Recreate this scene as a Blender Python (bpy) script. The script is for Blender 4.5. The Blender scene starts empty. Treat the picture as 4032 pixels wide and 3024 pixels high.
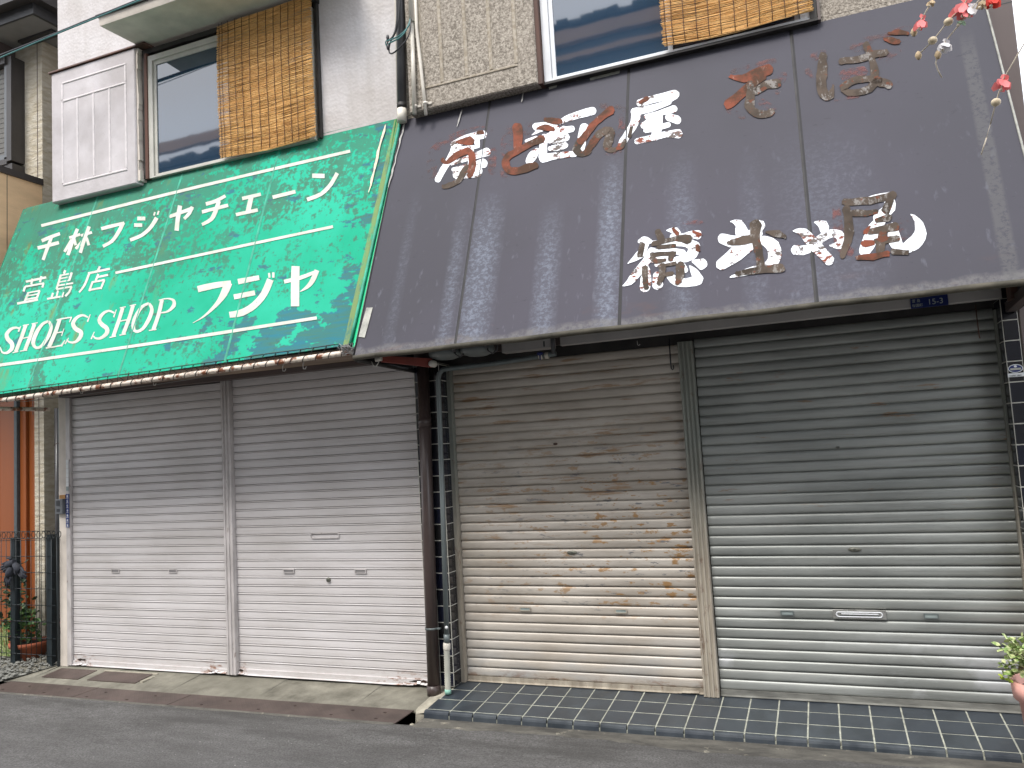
import bpy, bmesh, math, random
from mathutils import Vector, Matrix
random.seed(11)
S = bpy.context.scene
COL = S.collection
R_ = math.radians
# ------------------------------------------------------------------ camera, world, sun, exposure
cam = bpy.data.cameras.new('camera'); co = bpy.data.objects.new('camera', cam); COL.objects.link(co)
co.location = (0, 0, 1.5); co.rotation_euler = (1.65723044, 0.05681972, 0.37855355)
cam.sensor_fit = 'HORIZONTAL'; cam.sensor_width = 36.0; cam.lens = 27.516; cam.clip_start = 0.02; cam.clip_end = 600
S.camera = co
w = bpy.data.worlds.new('World'); S.world = w; w.use_nodes = True
nt = w.node_tree; nt.nodes.clear()
SUN_EL, SUN_AZ = 54, 196          # degrees; azimuth clockwise from +Y
sky = nt.nodes.new('ShaderNodeTexSky'); sky.sky_type = 'NISHITA'; sky.sun_disc = False
sky.sun_elevation = R_(SUN_EL); sky.sun_rotation = R_(SUN_AZ); sky.dust_density = 3.0; sky.ozone_density = 1.0
mx = nt.nodes.new('ShaderNodeMix'); mx.data_type = 'RGBA'; mx.inputs[0].default_value = 0.78
nt.links.new(sky.outputs[0], mx.inputs[6]); mx.inputs[7].default_value = (12.6, 12.9, 13.6, 1)   # pale overcast cloud
bg = nt.nodes.new('ShaderNodeBackground'); bg.inputs[1].default_value = 0.1
nt.links.new(mx.outputs[2], bg.inputs[0])
wo = nt.nodes.new('ShaderNodeOutputWorld'); nt.links.new(bg.outputs[0], wo.inputs[0])
sl = bpy.data.lights.new('sun', 'SUN'); sl.energy = 1.5; sl.angle = R_(20); sl.color = (1, 0.955, 0.9)
so = bpy.data.objects.new('sun', sl); COL.objects.link(so)
a, e = R_(SUN_AZ), R_(SUN_EL)
d = Vector((math.sin(a) * math.cos(e), math.cos(a) * math.cos(e), math.sin(e)))
so.rotation_euler = d.to_track_quat('Z', 'Y').to_euler(); so.location = d * 30
vs = S.view_settings; vs.view_transform = 'Standard'; vs.look = 'None'; vs.exposure = 1.08; vs.gamma = 1.0; vs.use_curve_mapping = False

# ------------------------------------------------------------------ node helpers
class NB:
    def __init__(s, name):
        s.m = bpy.data.materials.new(name); s.m.use_nodes = True; s.t = s.m.node_tree; s.t.nodes.clear()
        s.o = s.t.nodes.new('ShaderNodeOutputMaterial'); s.p = s.t.nodes.new('ShaderNodeBsdfPrincipled'); s.t.links.new(s.p.outputs[0], s.o.inputs[0])
        s.g = s.t.nodes.new('ShaderNodeNewGeometry'); s.sep = None
    def inp(s, sock, v):
        if hasattr(v, 'is_linked') or hasattr(v, 'links'): s.t.links.new(v, sock)
        elif isinstance(v, (tuple, list)):
            sock.default_value = tuple(v) + ((1,) if len(v) == 3 and len(sock.default_value) == 4 else ())
        else: sock.default_value = v
    def pos(s, sc=(1, 1, 1)):
        n = s.t.nodes.new('ShaderNodeVectorMath'); n.operation = 'MULTIPLY'
        s.t.links.new(s.g.outputs['Position'], n.inputs[0]); n.inputs[1].default_value = sc; return n.outputs[0]
    def xyz(s, k):
        if not s.sep:
            s.sep = s.t.nodes.new('ShaderNodeSeparateXYZ'); s.t.links.new(s.g.outputs['Position'], s.sep.inputs[0])
        return s.sep.outputs['XYZ'.index(k)]
    def noise(s, scale, detail=3, sc=(1, 1, 1), rough=0.55, off=None):
        n = s.t.nodes.new('ShaderNodeTexNoise'); v = s.pos(sc)
        if off:
            a = s.t.nodes.new('ShaderNodeVectorMath'); a.operation = 'ADD'; s.t.links.new(v, a.inputs[0]); a.inputs[1].default_value = off; v = a.outputs[0]
        s.t.links.new(v, n.inputs['Vector'])
        n.inputs['Scale'].default_value = scale; n.inputs['Detail'].default_value = detail; n.inputs['Roughness'].default_value = rough
        return n.outputs[0]
    def vor(s, scale, sc=(1, 1, 1), feat='F1'):
        n = s.t.nodes.new('ShaderNodeTexVoronoi'); n.feature = feat; s.t.links.new(s.pos(sc), n.inputs['Vector']); n.inputs['Scale'].default_value = scale; return n.outputs[0]
    def op(s, o, a, b=0.0, c=0.0):
        n = s.t.nodes.new('ShaderNodeMath'); n.operation = o; s.inp(n.inputs[0], a); s.inp(n.inputs[1], b); s.inp(n.inputs[2], c); return n.outputs[0]
    def step(s, v, lo, hi, a=0.0, b=1.0):
        n = s.t.nodes.new('ShaderNodeMapRange'); s.inp(n.inputs[0], v); n.inputs[1].default_value = lo; n.inputs[2].default_value = hi
        n.inputs[3].default_value = a; n.inputs[4].default_value = b; return n.outputs[0]
    def mix(s, f, a, b, mode='MIX'):
        n = s.t.nodes.new('ShaderNodeMix'); n.data_type = 'RGBA'; n.blend_type = mode
        s.inp(n.inputs[0], f); s.inp(n.inputs[6], a); s.inp(n.inputs[7], b); return n.outputs[2]
    def bump(s, h, dist=0.002, st=1.0, prev=None):
        n = s.t.nodes.new('ShaderNodeBump'); s.inp(n.inputs['Height'], h); n.inputs['Distance'].default_value = dist; n.inputs['Strength'].default_value = st
        if prev is not None: s.t.links.new(prev, n.inputs['Normal'])
        return n.outputs[0]
    def rnd(s):
        n = s.t.nodes.new('ShaderNodeObjectInfo'); return n.outputs['Random']
    def fin(s, col, rough=0.7, metal=0.0, nrm=None, spec=0.5, ior=None):
        s.inp(s.p.inputs['Base Color'], col); s.inp(s.p.inputs['Roughness'], rough); s.inp(s.p.inputs['Metallic'], metal)
        s.p.inputs['Specular IOR Level'].default_value = spec
        if ior: s.p.inputs['IOR'].default_value = ior
        if nrm is not None: s.t.links.new(nrm, s.p.inputs['Normal'])
        return s.m
M = {}
def simple(name, col, rough=0.6, metal=0.0, var=0.25, scale=6, bump=0.0, spec=0.5, sc=(1, 1, 1)):
    b = NB(name); n = b.noise(scale, 5, sc)
    f = b.step(n, 0.3, 0.7)
    c2 = tuple(x * (1 - var) for x in col); c1 = tuple(min(1, x * (1 + var * .5)) for x in col)
    nr = b.bump(b.noise(scale * 12, 4, sc), 0.002, bump) if bump else None
    M[name] = b.fin(b.mix(f, c2, c1), b.step(n, .3, .7, max(0, rough - .08), min(1, rough + .08)), metal, nr, spec)
simple('white_stucco_trim', (.66, .60, .53), .85, var=.2, scale=5, bump=.5)
simple('dark_wood', (.10, .045, .03), .7, var=.6, scale=8, bump=.5, sc=(1, 1, .1))
simple('black_trim', (.03, .027, .025), .6, var=.6, scale=9)
simple('frame_cream', (.55, .54, .48), .45, var=.15)
simple('frame_white', (.72, .74, .76), .4, var=.1)
simple('grey_plastic_dark', (.075, .075, .08), .35, var=.3)
simple('brown_pipe', (.06, .042, .038), .38, var=.3, scale=3)
simple('galvanised', (.15, .175, .175), .5, .3, var=.35, scale=10, sc=(1, 1, .2))
simple('cream_plastic', (.66, .62, .54), .45, var=.2)
simple('corrugated_cream', (.42, .42, .36), .6, var=.3)
simple('mint_paint', (.25, .5, .4), .6)
simple('teal_cable', (.06, .2, .2), .4)
simple('black_cable', (.02, .02, .024), .45)
simple('rust_dark', (.09, .045, .03), .8, var=.5, scale=30)
simple('cable_grey', (.3, .3, .3), .5)
simple('duct_tape', (.34, .34, .3), .55, var=.4, scale=20, bump=.4)
simple('white_board', (.48, .46, .44), .55, var=.2, scale=3)
simple('red_board', (.23, .04, .025), .6, var=.3)
simple('lamp_grey', (.16, .18, .18), .35, var=.2)
simple('lamp_white', (.6, .58, .52), .4, var=.2)
simple('soffit_brown', (.36, .27, .20), .7, var=.5, scale=3, sc=(.4, 1, 1))
simple('dark_interior', (.012, .013, .014), .8, var=.3)
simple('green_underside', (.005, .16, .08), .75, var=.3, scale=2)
simple('green_fresh', (.01, .60, .27), .5, var=.12, scale=2)
simple('terracotta', (.36, .10, .045), .8, var=.3, scale=8)
simple('pink_pot', (.84, .44, .37), .55, var=.15, scale=5)
simple('soil', (.03, .02, .015), .95, var=.4, scale=40, bump=.6)
simple('fence_black', (.012, .02, .024), .45, var=.2)
simple('glove_black', (.03, .033, .045), .85, var=.4, scale=20)
simple('roof_dark', (.035, .035, .037), .45, var=.3)
simple('neighbour_soffit', (.23, .23, .22), .8, var=.15)
simple('orange_wood', (.31, .085, .018), .5, var=.3, scale=2.5, sc=(1, 1, .12))
simple('grey_strip', (.075, .095, .105), .6, var=.25, scale=30)
simple('beige_balcony', (.78, .56, .33), .8, var=.15, scale=6, bump=.5, sc=(.4, .4, 1.5))
simple('dark_bronze', (.045, .04, .038), .45, var=.25)
simple('blue_sticker', (.012, .03, .17), .4, var=.15)
simple('sticker_white', (.7, .72, .72), .4, var=.1)
simple('address_blue', (.008, .02, .13), .35, var=.2)
simple('address_ink', (.45, .50, .48), .5, var=.15)
simple('cardboard', (.45, .24, .08), .8, var=.3, scale=20)
simple('intercom_dark', (.03, .033, .038), .4)
simple('intercom_body', (.13, .14, .15), .45)
simple('brown_cladding', (.115, .09, .085), .5, var=.15, scale=2)
simple('grout', (.41, .42, .35), .9, var=.35, scale=25, bump=.4)
simple('mortar', (.42, .39, .31), .95, var=.4, scale=14, bump=1.0)
simple('string_cream', (.62, .55, .44), .8, var=.2, scale=60)
simple('bead_wood', (.62, .52, .36), .5, var=.25, scale=80)
simple('petal_pink', (.85, .22, .22), .7, var=.3, scale=50)
simple('petal_red', (.75, .05, .03), .7, var=.2, scale=50)
simple('petal_white', (.8, .78, .8), .7, var=.15, scale=50)
simple('petal_green', (.4, .65, .45), .7, var=.15, scale=50)
simple('husk', (.55, .42, .26), .8, var=.4, scale=90)
simple('steel_bright', (.55, .55, .52), .28, .8, var=.15, scale=9)
simple('lock_metal', (.17, .17, .14), .45, .5, var=.4, scale=60)
simple('bar_grey', (.21, .21, .19), .55, .2, var=.4, scale=14, sc=(.5, 1, 2))
simple('grout_bright', (.50, .49, .43), .85, var=.2, scale=20)
simple('hole_black', (.035, .018, .012), .9, var=.6, scale=40)  # dark of the torn shutter holes, put into the colour
simple('slot_mid', (.22, .21, .21), .5)
simple('slot_dark', (.05, .06, .06), .5)
simple('slot_teal', (.28, .33, .32), .45, .2)
simple('hook_white', (.55, .53, .5), .5)
simple('tan_band', (.62, .40, .27), .7, var=.15, scale=1)
simple('opposite_wall', (.16, .17, .19), .8, var=.2, scale=.6)
simple('opposite_pale', (.26, .25, .24), .85, var=.2, scale=.5)
simple('opposite_roof', (.03, .035, .045), .6, var=.4, scale=2)
simple('pebble', (.20, .20, .18), .85, var=.4, scale=7)
simple('stem', (.08, .06, .03), .8)
simple('seam_green', (.03, .36, .23), .6, var=.5, scale=12)
simple('seam_grey', (.010, .009, .010), .6, var=.3, scale=12)
simple('peel_cream', (.68, .60, .45), .7, var=.3, scale=40)
simple('peel_grey', (.36, .35, .33), .7, var=.3, scale=40)

def stucco():
    b = NB('white_stucco'); n1 = b.noise(2.2, 5); n2 = b.noise(26, 5); n3 = b.vor(38)
    c = b.mix(b.step(n1, .35, .7), (.515, .481, .464), (.644, .622, .620))
    st = b.noise(5, 4, (1, 1, .12)); c = b.mix(b.step(st, .56, .75, 0, .35), c, (.368, .339, .301))
    M['white_stucco'] = b.fin(c, .88, 0, b.bump(b.op('ADD', n2, b.op('MULTIPLY', n3, .6)), .006, .55), .3)
    b = NB('box_stucco'); n1 = b.noise(3.2, 6); n2 = b.noise(22, 6)
    c = b.mix(b.step(n1, .35, .7), (.47, .44, .44), (.63, .60, .61)); sp = b.noise(55, 4, rough=.7)
    c = b.mix(b.step(sp, .6, .72, 0, .35), c, (.3, .28, .27))
    M['box_stucco'] = b.fin(c, .9, 0, b.bump(n2, .005, .6), .3)
    b = NB('line_stucco'); M['line_stucco'] = b.fin(b.mix(b.step(b.noise(20, 4), .4, .7), (.72, .68, .68), (.62, .59, .59)), .85, 0, b.bump(b.noise(60, 3), .002, .4), .3)
    b = NB('aggregate_grey'); n1 = b.noise(70, 3, rough=.8); n2 = b.noise(2.5, 4)
    c = b.mix(b.step(n1, .38, .66), (.15, .13, .105), (.52, .47, .40)); c = b.mix(b.step(n2, .35, .7, 0, .3), c, (.30, .26, .22))
    M['aggregate_grey'] = b.fin(c, .9, 0, b.bump(b.noise(75, 4), .005, .9), .3)
    b = NB('aggregate_line'); M['aggregate_line'] = b.fin(b.mix(b.step(b.noise(40, 4), .4, .65), (.30, .26, .2), (.45, .40, .33)), .9, 0, b.bump(b.noise(90, 3), .002, .5), .3)
    b = NB('siding_beige'); n = b.noise(9, 4, (1, 1, 3.2), .6)
    M['siding_beige'] = b.fin(b.mix(b.step(n, .4, .6), (.46, .41, .31), (.56, .52, .43)), .85, 0, b.bump(n, .02, .8), .3)
stucco()
def ground():
    b = NB('asphalt'); n = b.noise(85, 4, rough=.85); big = b.noise(1.1, 5, (1, 1.8, 1)); sp = b.noise(60, 2, off=(7, 3, 1)); md = b.noise(9, 6, (1, 1.5, 1), .7)
    c = b.mix(b.step(n, .34, .66), (.060, .058, .055), (.222, .216, .210))
    c = b.mix(b.step(md, .40, .62, 0, .35), c, (.084, .080, .077)); c = b.mix(b.step(big, .38, .66, 0, .35), c, (.072, .068, .064))
    c = b.mix(b.step(sp, .74, .77, 0, .8), c, (.600, .588, .552))
    far = b.step(b.xyz('Y'), 3.1, 4.15, 0, .6); c = b.mix(b.op('MULTIPLY', far, b.step(b.noise(2.2, 6, (.6, 2.4, 1), .65), .40, .60)), c, (.048, .046, .042))
    M['asphalt'] = b.fin(c, .85, 0, b.bump(n, .008, 1.0), .3)
    b = NB('concrete_old'); n = b.noise(5, 7, rough=.65); f = b.noise(60, 4)
    c = b.mix(b.step(n, .32, .68), (.111, .104, .083), (.286, .273, .222)); c = b.mix(b.step(b.noise(1.6, 4), .4, .65, 0, .5), c, (.143, .137, .108))
    M['concrete_old'] = b.fin(c, .88, 0, b.bump(b.op('ADD', n, b.op('MULTIPLY', f, .3)), .006, .8), .3)
    b = NB('cement_strip'); n = b.noise(4, 7, (1, 3, 1), .7)
    c = b.mix(b.step(n, .35, .68), (.055, .052, .046), (.14, .132, .112)); c = b.mix(b.step(b.noise(11, 6, rough=.75), .60, .68, 0, .6), c, (.38, .35, .27))
    M['cement_strip'] = b.fin(c, .85, 0, b.bump(b.noise(60, 4), .005, .9), .4)
    b = NB('checker_plate')
    q1 = b.op('SINE', b.op('MULTIPLY', b.op('ADD', b.xyz('X'), b.xyz('Y')), 150)); q2 = b.op('SINE', b.op('MULTIPLY', b.op('SUBTRACT', b.xyz('X'), b.xyz('Y')), 150))
    h = b.op('MAXIMUM', b.op('MULTIPLY', q1, b.op('GREATER_THAN', q2, 0.1)), 0.2)
    n = b.noise(5, 6)
    c = b.mix(b.step(n, .35, .68), (.066, .048, .041), (.115, .085, .073)); c = b.mix(b.step(b.noise(40, 4, rough=.7), .55, .75, 0, .5), c, (.06, .04, .032))
    M['checker_plate'] = b.fin(c, .62, .25, b.bump(h, .0015, .6), .5)
    b = NB('floor_tile'); n = b.noise(6, 6, (1.4, 1, 1)); r = b.rnd()
    c = b.mix(b.step(n, .35, .68), (.024, .031, .038), (.055, .066, .075)); c = b.mix(b.op('MULTIPLY', r, .5), c, (.034, .042, .056))
    c = b.mix(b.step(b.noise(22, 6, rough=.7), .58, .78, 0, .35), c, (.11, .115, .10))
    M['floor_tile'] = b.fin(c, b.step(n, .3, .7, .30, .5), 0, b.bump(b.noise(9, 3), .004, .35), .5)
    b = NB('wall_tile'); n = b.noise(8, 3)
    M['wall_tile'] = b.fin(b.mix(b.rnd(), (.006, .008, .02), (.012, .012, .012)), .1, 0, b.bump(n, .004, .1), .6)
    b = NB('gravel'); v = b.vor(38); n = b.noise(20, 5)
    M['gravel'] = b.fin(b.mix(b.step(n, .35, .65), (.10, .10, .085), (.30, .30, .27)), .9, 0, b.bump(v, .015, 1), .3)
ground()
def shutters():
    # warm white painted shutters of the shoe shop
    b = NB('shutter_white'); n = b.noise(1.6, 6, (1, 1, 2)); st = b.noise(9, 5, (.25, 1, 7)); r = b.rnd()
    c = b.mix(b.step(n, .35, .7), (.605, .578, .567), (.733, .708, .709)); c = b.mix(b.step(st, .52, .75, 0, .4), c, (.438, .404, .373))
    c = b.mix(b.op('MULTIPLY', r, .16), c, (.464, .442, .425))
    low = b.step(b.xyz('Z'), .06, -.03); loc = None
    for cx, wd in ((-5.85, .16), (-4.45, .17), (-4.2, .05), (-2.78, .32), (-2.6, .1)):
        q = b.step(b.op('ABSOLUTE', b.op('SUBTRACT', b.xyz('X'), cx)), wd, wd * .4); loc = q if loc is None else b.op('MAXIMUM', loc, q)
    low = b.op('MULTIPLY', low, b.op('ADD', loc, .12)); rs = b.step(b.noise(22, 6, (.7, 1, 2), .7), .50, .62); c = b.mix(b.op('MULTIPLY', low, rs), c, (.258, .116, .058))
    M['shutter_white'] = b.fin(c, .38, .15, b.bump(b.noise(3, 3, (.3, 1, 6)), .004, .1), .5)
    # cream shutter of the restaurant with worn, rusty scratches
    b = NB('shutter_cream'); n = b.noise(1.8, 6, (1, 1, 3)); st = b.noise(8, 7, (.35, 1, 6), .7); bl = b.noise(15, 6, (.6, 1, 1.6), .7); bl2 = b.noise(13, 6, (.5, 1, 2.0), .7, (5, 0, 3))
    c = b.mix(b.step(n, .35, .68), (.396, .354, .300), (.564, .522, .462)); c = b.mix(b.step(st, .50, .70, 0, .45), c, (.264, .222, .180))
    reg = b.op('MULTIPLY', b.step(b.xyz('Z'), 1.75, 1.3), b.step(b.xyz('Z'), .38, .55)); rx = b.step(b.xyz('X'), -2.3, -1.3, .3, 1)
    reg = b.op('MULTIPLY', reg, rx)
    lum = b.noise(6, 6, (.35, 1, 3.4), .65, (2, 0, 9))
    c = b.mix(b.op('MULTIPLY', b.step(lum, .57, .63), b.step(b.xyz('Z'), .7, 1.15, 0, .75)), c, (.300, .180, .090))
    c = b.mix(b.op('MULTIPLY', reg, b.step(bl, .565, .61)), c, (.348, .204, .090))
    c = b.mix(b.op('MULTIPLY', reg, b.step(bl2, .59, .625)), c, (.180, .180, .186))
    low = b.step(b.xyz('Z'), .42, .02, 0, .55); c = b.mix(b.op('MULTIPLY', low, b.step(b.noise(5, 5, (.6, 1, 2)), .4, .6)), c, (.360, .384, .396))
    lowr = b.step(b.xyz('Z'), .09, .03, 0, .8); c = b.mix(b.op('MULTIPLY', lowr, b.step(bl, .5, .6)), c, (.192, .090, .042))
    M['shutter_cream'] = b.fin(c, .42, .15, b.bump(b.noise(4, 3, (.3, 1, 5)), .004, .3), .5)
    # bare grey galvanised shutter
    b = NB('shutter_grey'); n = b.noise(2.0, 6, (.8, 1, 3)); st = b.noise(6, 7, (.3, 1, 7), .68); bl = b.noise(11, 6, (.35, 1, 2.4), .7)
    c = b.mix(b.step(n, .35, .68), (.248, .262, .248), (.370, .384, .364)); c = b.mix(b.step(st, .5, .72, 0, .5), c, (.164, .160, .143))
    c = b.mix(b.op('MULTIPLY', b.step(bl, .63, .69), b.step(b.xyz('Z'), .9, 1.3, 0, .7)), c, (.264, .139, .058))
    c = b.mix(b.op('MULTIPLY', b.step(b.noise(3, 5, (.8, 1, 1.2)), .5, .6), b.step(b.xyz('Z'), .42, .22, 0, .6)), c, (.549, .566, .581))
    M['shutter_grey'] = b.fin(c, b.step(n, .3, .7, .36, .5), .4, b.bump(b.noise(3, 4, (.5, 1, 5)), .004, .4), .5)
    b = NB('rail_weathered'); n = b.noise(7, 6, (1.5, 1, .3), .65)
    c = b.mix(b.step(n, .35, .66), (.253, .218, .172), (.483, .437, .356)); c = b.mix(b.step(b.xyz('Z'), .8, 1.5, 0, .7), c, (.172, .207, .190)); c = b.mix(b.step(b.noise(24, 6, (1, 1, .5), .7), .58, .66, 0, .6), c, (.127, .057, .034))
    M['rail_weathered'] = b.fin(c, .6, .2, None, .5)
    b = NB('rail_white'); n = b.noise(9, 5, (1, 1, .4)); c = b.mix(b.step(n, .4, .7), (.414, .391, .380), (.644, .609, .598)); c = b.mix(b.step(b.noise(30, 5, (1, 1, .5), .7), .62, .68, 0, .6), c, (.138, .081, .057))
    M['rail_white'] = b.fin(c, .5, .1, None, .5)
shutters()
def awnings():
    b = NB('awning_green'); X, Z = b.xyz('X'), b.xyz('Z')
    c = b.mix(b.step(b.noise(1.3, 4), .35, .68), (.010, .332, .193), (.029, .443, .287))
    # olive grey weathering: strongest toward the top and the left, and beside the seams
    g = b.op('ADD', b.step(Z, 2.7, 3.95, -.045, .16), b.step(X, -4.0, -6.4, 0, .10))
    for sx in (-5.47, -4.56, -3.62):
        dd = b.op('SUBTRACT', X, sx); band = b.op('MULTIPLY', b.step(dd, .0, .015), b.step(dd, .17, .03)); g = b.op('ADD', g, b.op('MULTIPLY', band, .115 if sx < -4.7 else .07))
    n = b.noise(24, 8, (1, 1, .85), .70); big = b.noise(2.3, 4, (1, 1, 1), .5, (3, 1, 7))
    v = b.op('ADD', b.op('ADD', n, g), b.op('MULTIPLY', b.op('SUBTRACT', big, .5), .55))
    wear = b.step(v, .585, .605)
    c = b.mix(b.op('MULTIPLY', wear, .78), c, b.mix(b.step(b.noise(3, 4), .4, .6), (.062, .131, .090), (.049, .190, .128)))
    # fine scratches
    fs = b.noise(20, 6, (.5, 1, 2.2), .7); c = b.mix(b.step(fs, .68, .71, 0, .5), c, (.041, .111, .082))
    # blue grey patches, bottom right and here and there
    gb = b.op('ADD', b.op('MULTIPLY', b.step(X, -4.6, -3.2), b.step(Z, 2.56, 2.36, 0, .17)), b.step(X, -2.95, -2.7, 0, .10)); nb = b.noise(7, 8, (.8, 1, 1.4), .66, (9, 2, 4))
    bl = b.step(b.op('ADD', nb, gb), .612, .628)
    tex = b.noise(14, 5, (.3, 1, 3)); c = b.mix(b.op('MULTIPLY', bl, .85), c, b.mix(b.step(tex, .35, .65), (.033, .134, .213), (.062, .131, .107)))
    he = b.op('ADD', b.op('ADD', X, 2.585), b.op('MULTIPLY', b.op('SUBTRACT', 3.85, Z), .045)); c = b.mix(b.op('MULTIPLY', b.step(he, -.060, -.055), b.step(b.noise(9, 6, (2, 1, .5), .7), .36, .50, .15, .9)), c, (.196, .275, .103))
    # ochre stains
    mu = b.noise(3.4, 5, (1.5, 1, .6), .6, (1, 8, 2)); c = b.mix(b.op('MULTIPLY', b.step(mu, .58, .70, 0, .7), b.step(X, -4.2, -5.0)), c, (.182, .174, .041))
    dk = b.noise(9, 6, (3, 1, .35), .6, (4, 1, 1)); c = b.mix(b.op('MULTIPLY', b.step(dk, .58, .72, 0, .55), b.step(X, -4.9, -5.6)), c, (.049, .072, .041))
    M['awning_green'] = b.fin(c, .7, 0, b.bump(b.op('ADD', b.noise(1.6, 2), b.op('MULTIPLY', b.noise(30, 4), .03)), .02, .5), .12)
    b = NB('awning_grey'); X, Z = b.xyz('X'), b.xyz('Z')
    c = b.mix(b.step(b.noise(.9, 4, (1, 1, .6)), .35, .68), (.054, .052, .064), (.068, .064, .084))
    c = b.mix(b.step(Z, 2.6, 3.9, 0, .45), c, (.062, .063, .075)); c = b.mix(b.step(X, -.6, .9, 0, .5), c, (.056, .056, .066))
    st = None
    for cx, wd, amp, top in ((-1.80, .13, .9, 3.05), (-1.98, .06, .5, 3.0), (-1.38, .09, .65, 2.9), (-1.02, .085, .9, 3.15), (-.62, .1, .4, 3.1), (.1, .3, .22, 3.1), (-2.35, .05, .2, 3.2), (-.25, .08, .25, 3.0)):
        t = b.op('MULTIPLY', b.step(b.op('ABSOLUTE', b.op('SUBTRACT', X, cx)), wd, wd * .2, 0, amp), b.step(Z, top + .1, top - .35)); st = t if st is None else b.op('MAXIMUM', st, t)
    fine = b.noise(38, 5, (1, 1, 1.3), .75); thin = b.noise(26, 3, (1, 1, .03))
    f1 = b.op('MULTIPLY', st, b.step(fine, .47, .60)); c = b.mix(b.op('MULTIPLY', f1, .6), c, (.224, .254, .317)); c = b.mix(b.op('MULTIPLY', st, .28), c, (.170, .193, .245))
    c = b.mix(b.op('MULTIPLY', b.step(thin, .62, .75, 0, .25), b.step(Z, 3.3, 2.6)), c, (.200, .215, .261))
    # scattered dark pocks and the whitish speckled fringe along the bottom hem
    pk = b.noise(26, 6, (.6, 1, 1.7), .7, (3, 3, 3)); c = b.mix(b.step(pk, .64, .69, 0, .4), c, (.026, .026, .031))
    hem = b.op('MULTIPLY', b.step(b.op('ADD', Z, b.op('MULTIPLY', b.noise(4, 5), .10)), 2.225, 2.20), b.step(b.noise(30, 5, rough=.75), .38, .58, .2, .75)); c = b.mix(hem, c, (.150, .145, .145))
    dg = b.op('ABSOLUTE', b.op('SUBTRACT', b.op('SUBTRACT', X, .86), b.op('MULTIPLY', b.op('SUBTRACT', 3.0, Z), -.03)))
    c = b.mix(b.op('MULTIPLY', b.op('MULTIPLY', b.step(dg, .04, .025, 0, .5), b.step(Z, 3.6, 3.4)), b.step(fine, .4, .5)), c, (.110, .110, .110))
    rs = b.noise(3, 4, (1, 1, 2.6), .6, (2, 0, 0)); c = b.mix(b.op('MULTIPLY', b.step(Z, 2.27, 2.2, 0, .4), b.step(rs, .58, .7)), c, (.119, .066, .053))
    M['awning_grey'] = b.fin(c, .62, 0, b.bump(b.op('ADD', b.noise(1.3, 2), b.op('MULTIPLY', b.noise(45, 4), .02)), .02, .4), .18)
    b = NB('hem_dirty'); n = b.noise(8, 6, (.6, 1, 1), .65); M['hem_dirty'] = b.fin(b.mix(b.step(n, .35, .65), (.03, .028, .02), (.10, .09, .068)), .7, 0, b.bump(b.noise(30, 3), .003, .5), .3)
    b = NB('paint_white'); ch = b.noise(30, 7, (.8, 1, 1.2), .72); bg_ = b.noise(5, 3, (1, 1, 1), .5, (1, 5, 2))
    c = b.mix(b.step(b.noise(16, 4, (1, 1, .5)), .35, .7), (.74, .77, .82), (.86, .89, .93)); k = b.op('ADD', ch, b.op('MULTIPLY', b.op('SUBTRACT', bg_, .5), .5))
    c = b.mix(b.step(k, .575, .59), c, b.mix(b.step(b.noise(12, 3), .45, .55), (.12, .10, .09), (.20, .055, .03)))
    M['paint_white'] = b.fin(c, .6, 0, b.bump(k, .002, .3), .15)
    b = NB('paint_cream'); c = b.mix(b.step(b.noise(9, 5), .35, .7), (.504, .522, .450), (.648, .639, .594)); c = b.mix(b.step(b.noise(34, 6, rough=.72), .62, .66, 0, .55), c, (.225, .324, .252))
    M['paint_cream'] = b.fin(c, .65, 0, None, .1)
    b = NB('paint_rust'); sc = b.noise(13, 7, (3, 1, .8), .78); c = b.mix(b.step(b.noise(7, 6, rough=.65), .40, .58), (.060, .029, .016), (.186, .051, .027)); c = b.mix(b.step(sc, .60, .67, 0, .6), c, (.372, .312, .276))
    c = b.mix(b.step(b.noise(24, 5, (1, 1, 1), .7), .6, .7, 0, .5), c, (.042, .030, .018)); M['paint_rust'] = b.fin(c, .6, 0, b.bump(sc, .003, .4), .12)
    b = NB('paint_dark'); sc = b.noise(11, 7, (1.6, 1, .9), .78); c = b.mix(b.step(b.noise(6, 5), .38, .62), (.039, .029, .021), (.091, .068, .052)); c = b.mix(b.step(sc, .54, .60, 0, .7), c, (.260, .247, .234))
    c = b.mix(b.step(b.noise(20, 5, off=(3, 3, 1)), .60, .64, 0, .8), c, (.124, .039, .019)); M['paint_dark'] = b.fin(c, .6, 0, b.bump(sc, .003, .4), .12)
    b = NB('paint_stain'); n = b.noise(17, 8, (1, 1, 1.4), .72); tr = b.t.nodes.new('ShaderNodeBsdfTransparent'); ms = b.t.nodes.new('ShaderNodeMixShader')
    b.inp(ms.inputs[0], b.step(n, .47, .60, 0, .55)); b.t.links.new(tr.outputs[0], ms.inputs[1]); b.t.links.new(b.p.outputs[0], ms.inputs[2]); b.t.links.new(ms.outputs[0], b.o.inputs[0])
    M['paint_stain'] = b.fin(b.mix(b.step(b.noise(6, 4), .4, .6), (.10, .065, .065), (.20, .06, .05)), .6, 0, None, .3)
    b = NB('rusty_pipe'); n = b.noise(13, 6, (1, 1, 1), .7); c = b.mix(b.step(n, .52, .58), (.72, .63, .53), (.22, .075, .03)); c = b.mix(b.step(b.noise(30, 4), .56, .68, 0, .6), c, (.12, .05, .03))
    M['rusty_pipe'] = b.fin(c, .42, 0, b.bump(n, .004, .4), .5)
    b = NB('reed'); n = b.noise(1, 4, (9, 9, 230), .6); n2 = b.noise(1, 3, (22, 9, 420), .5); big = b.noise(2.5, 3)
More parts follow.
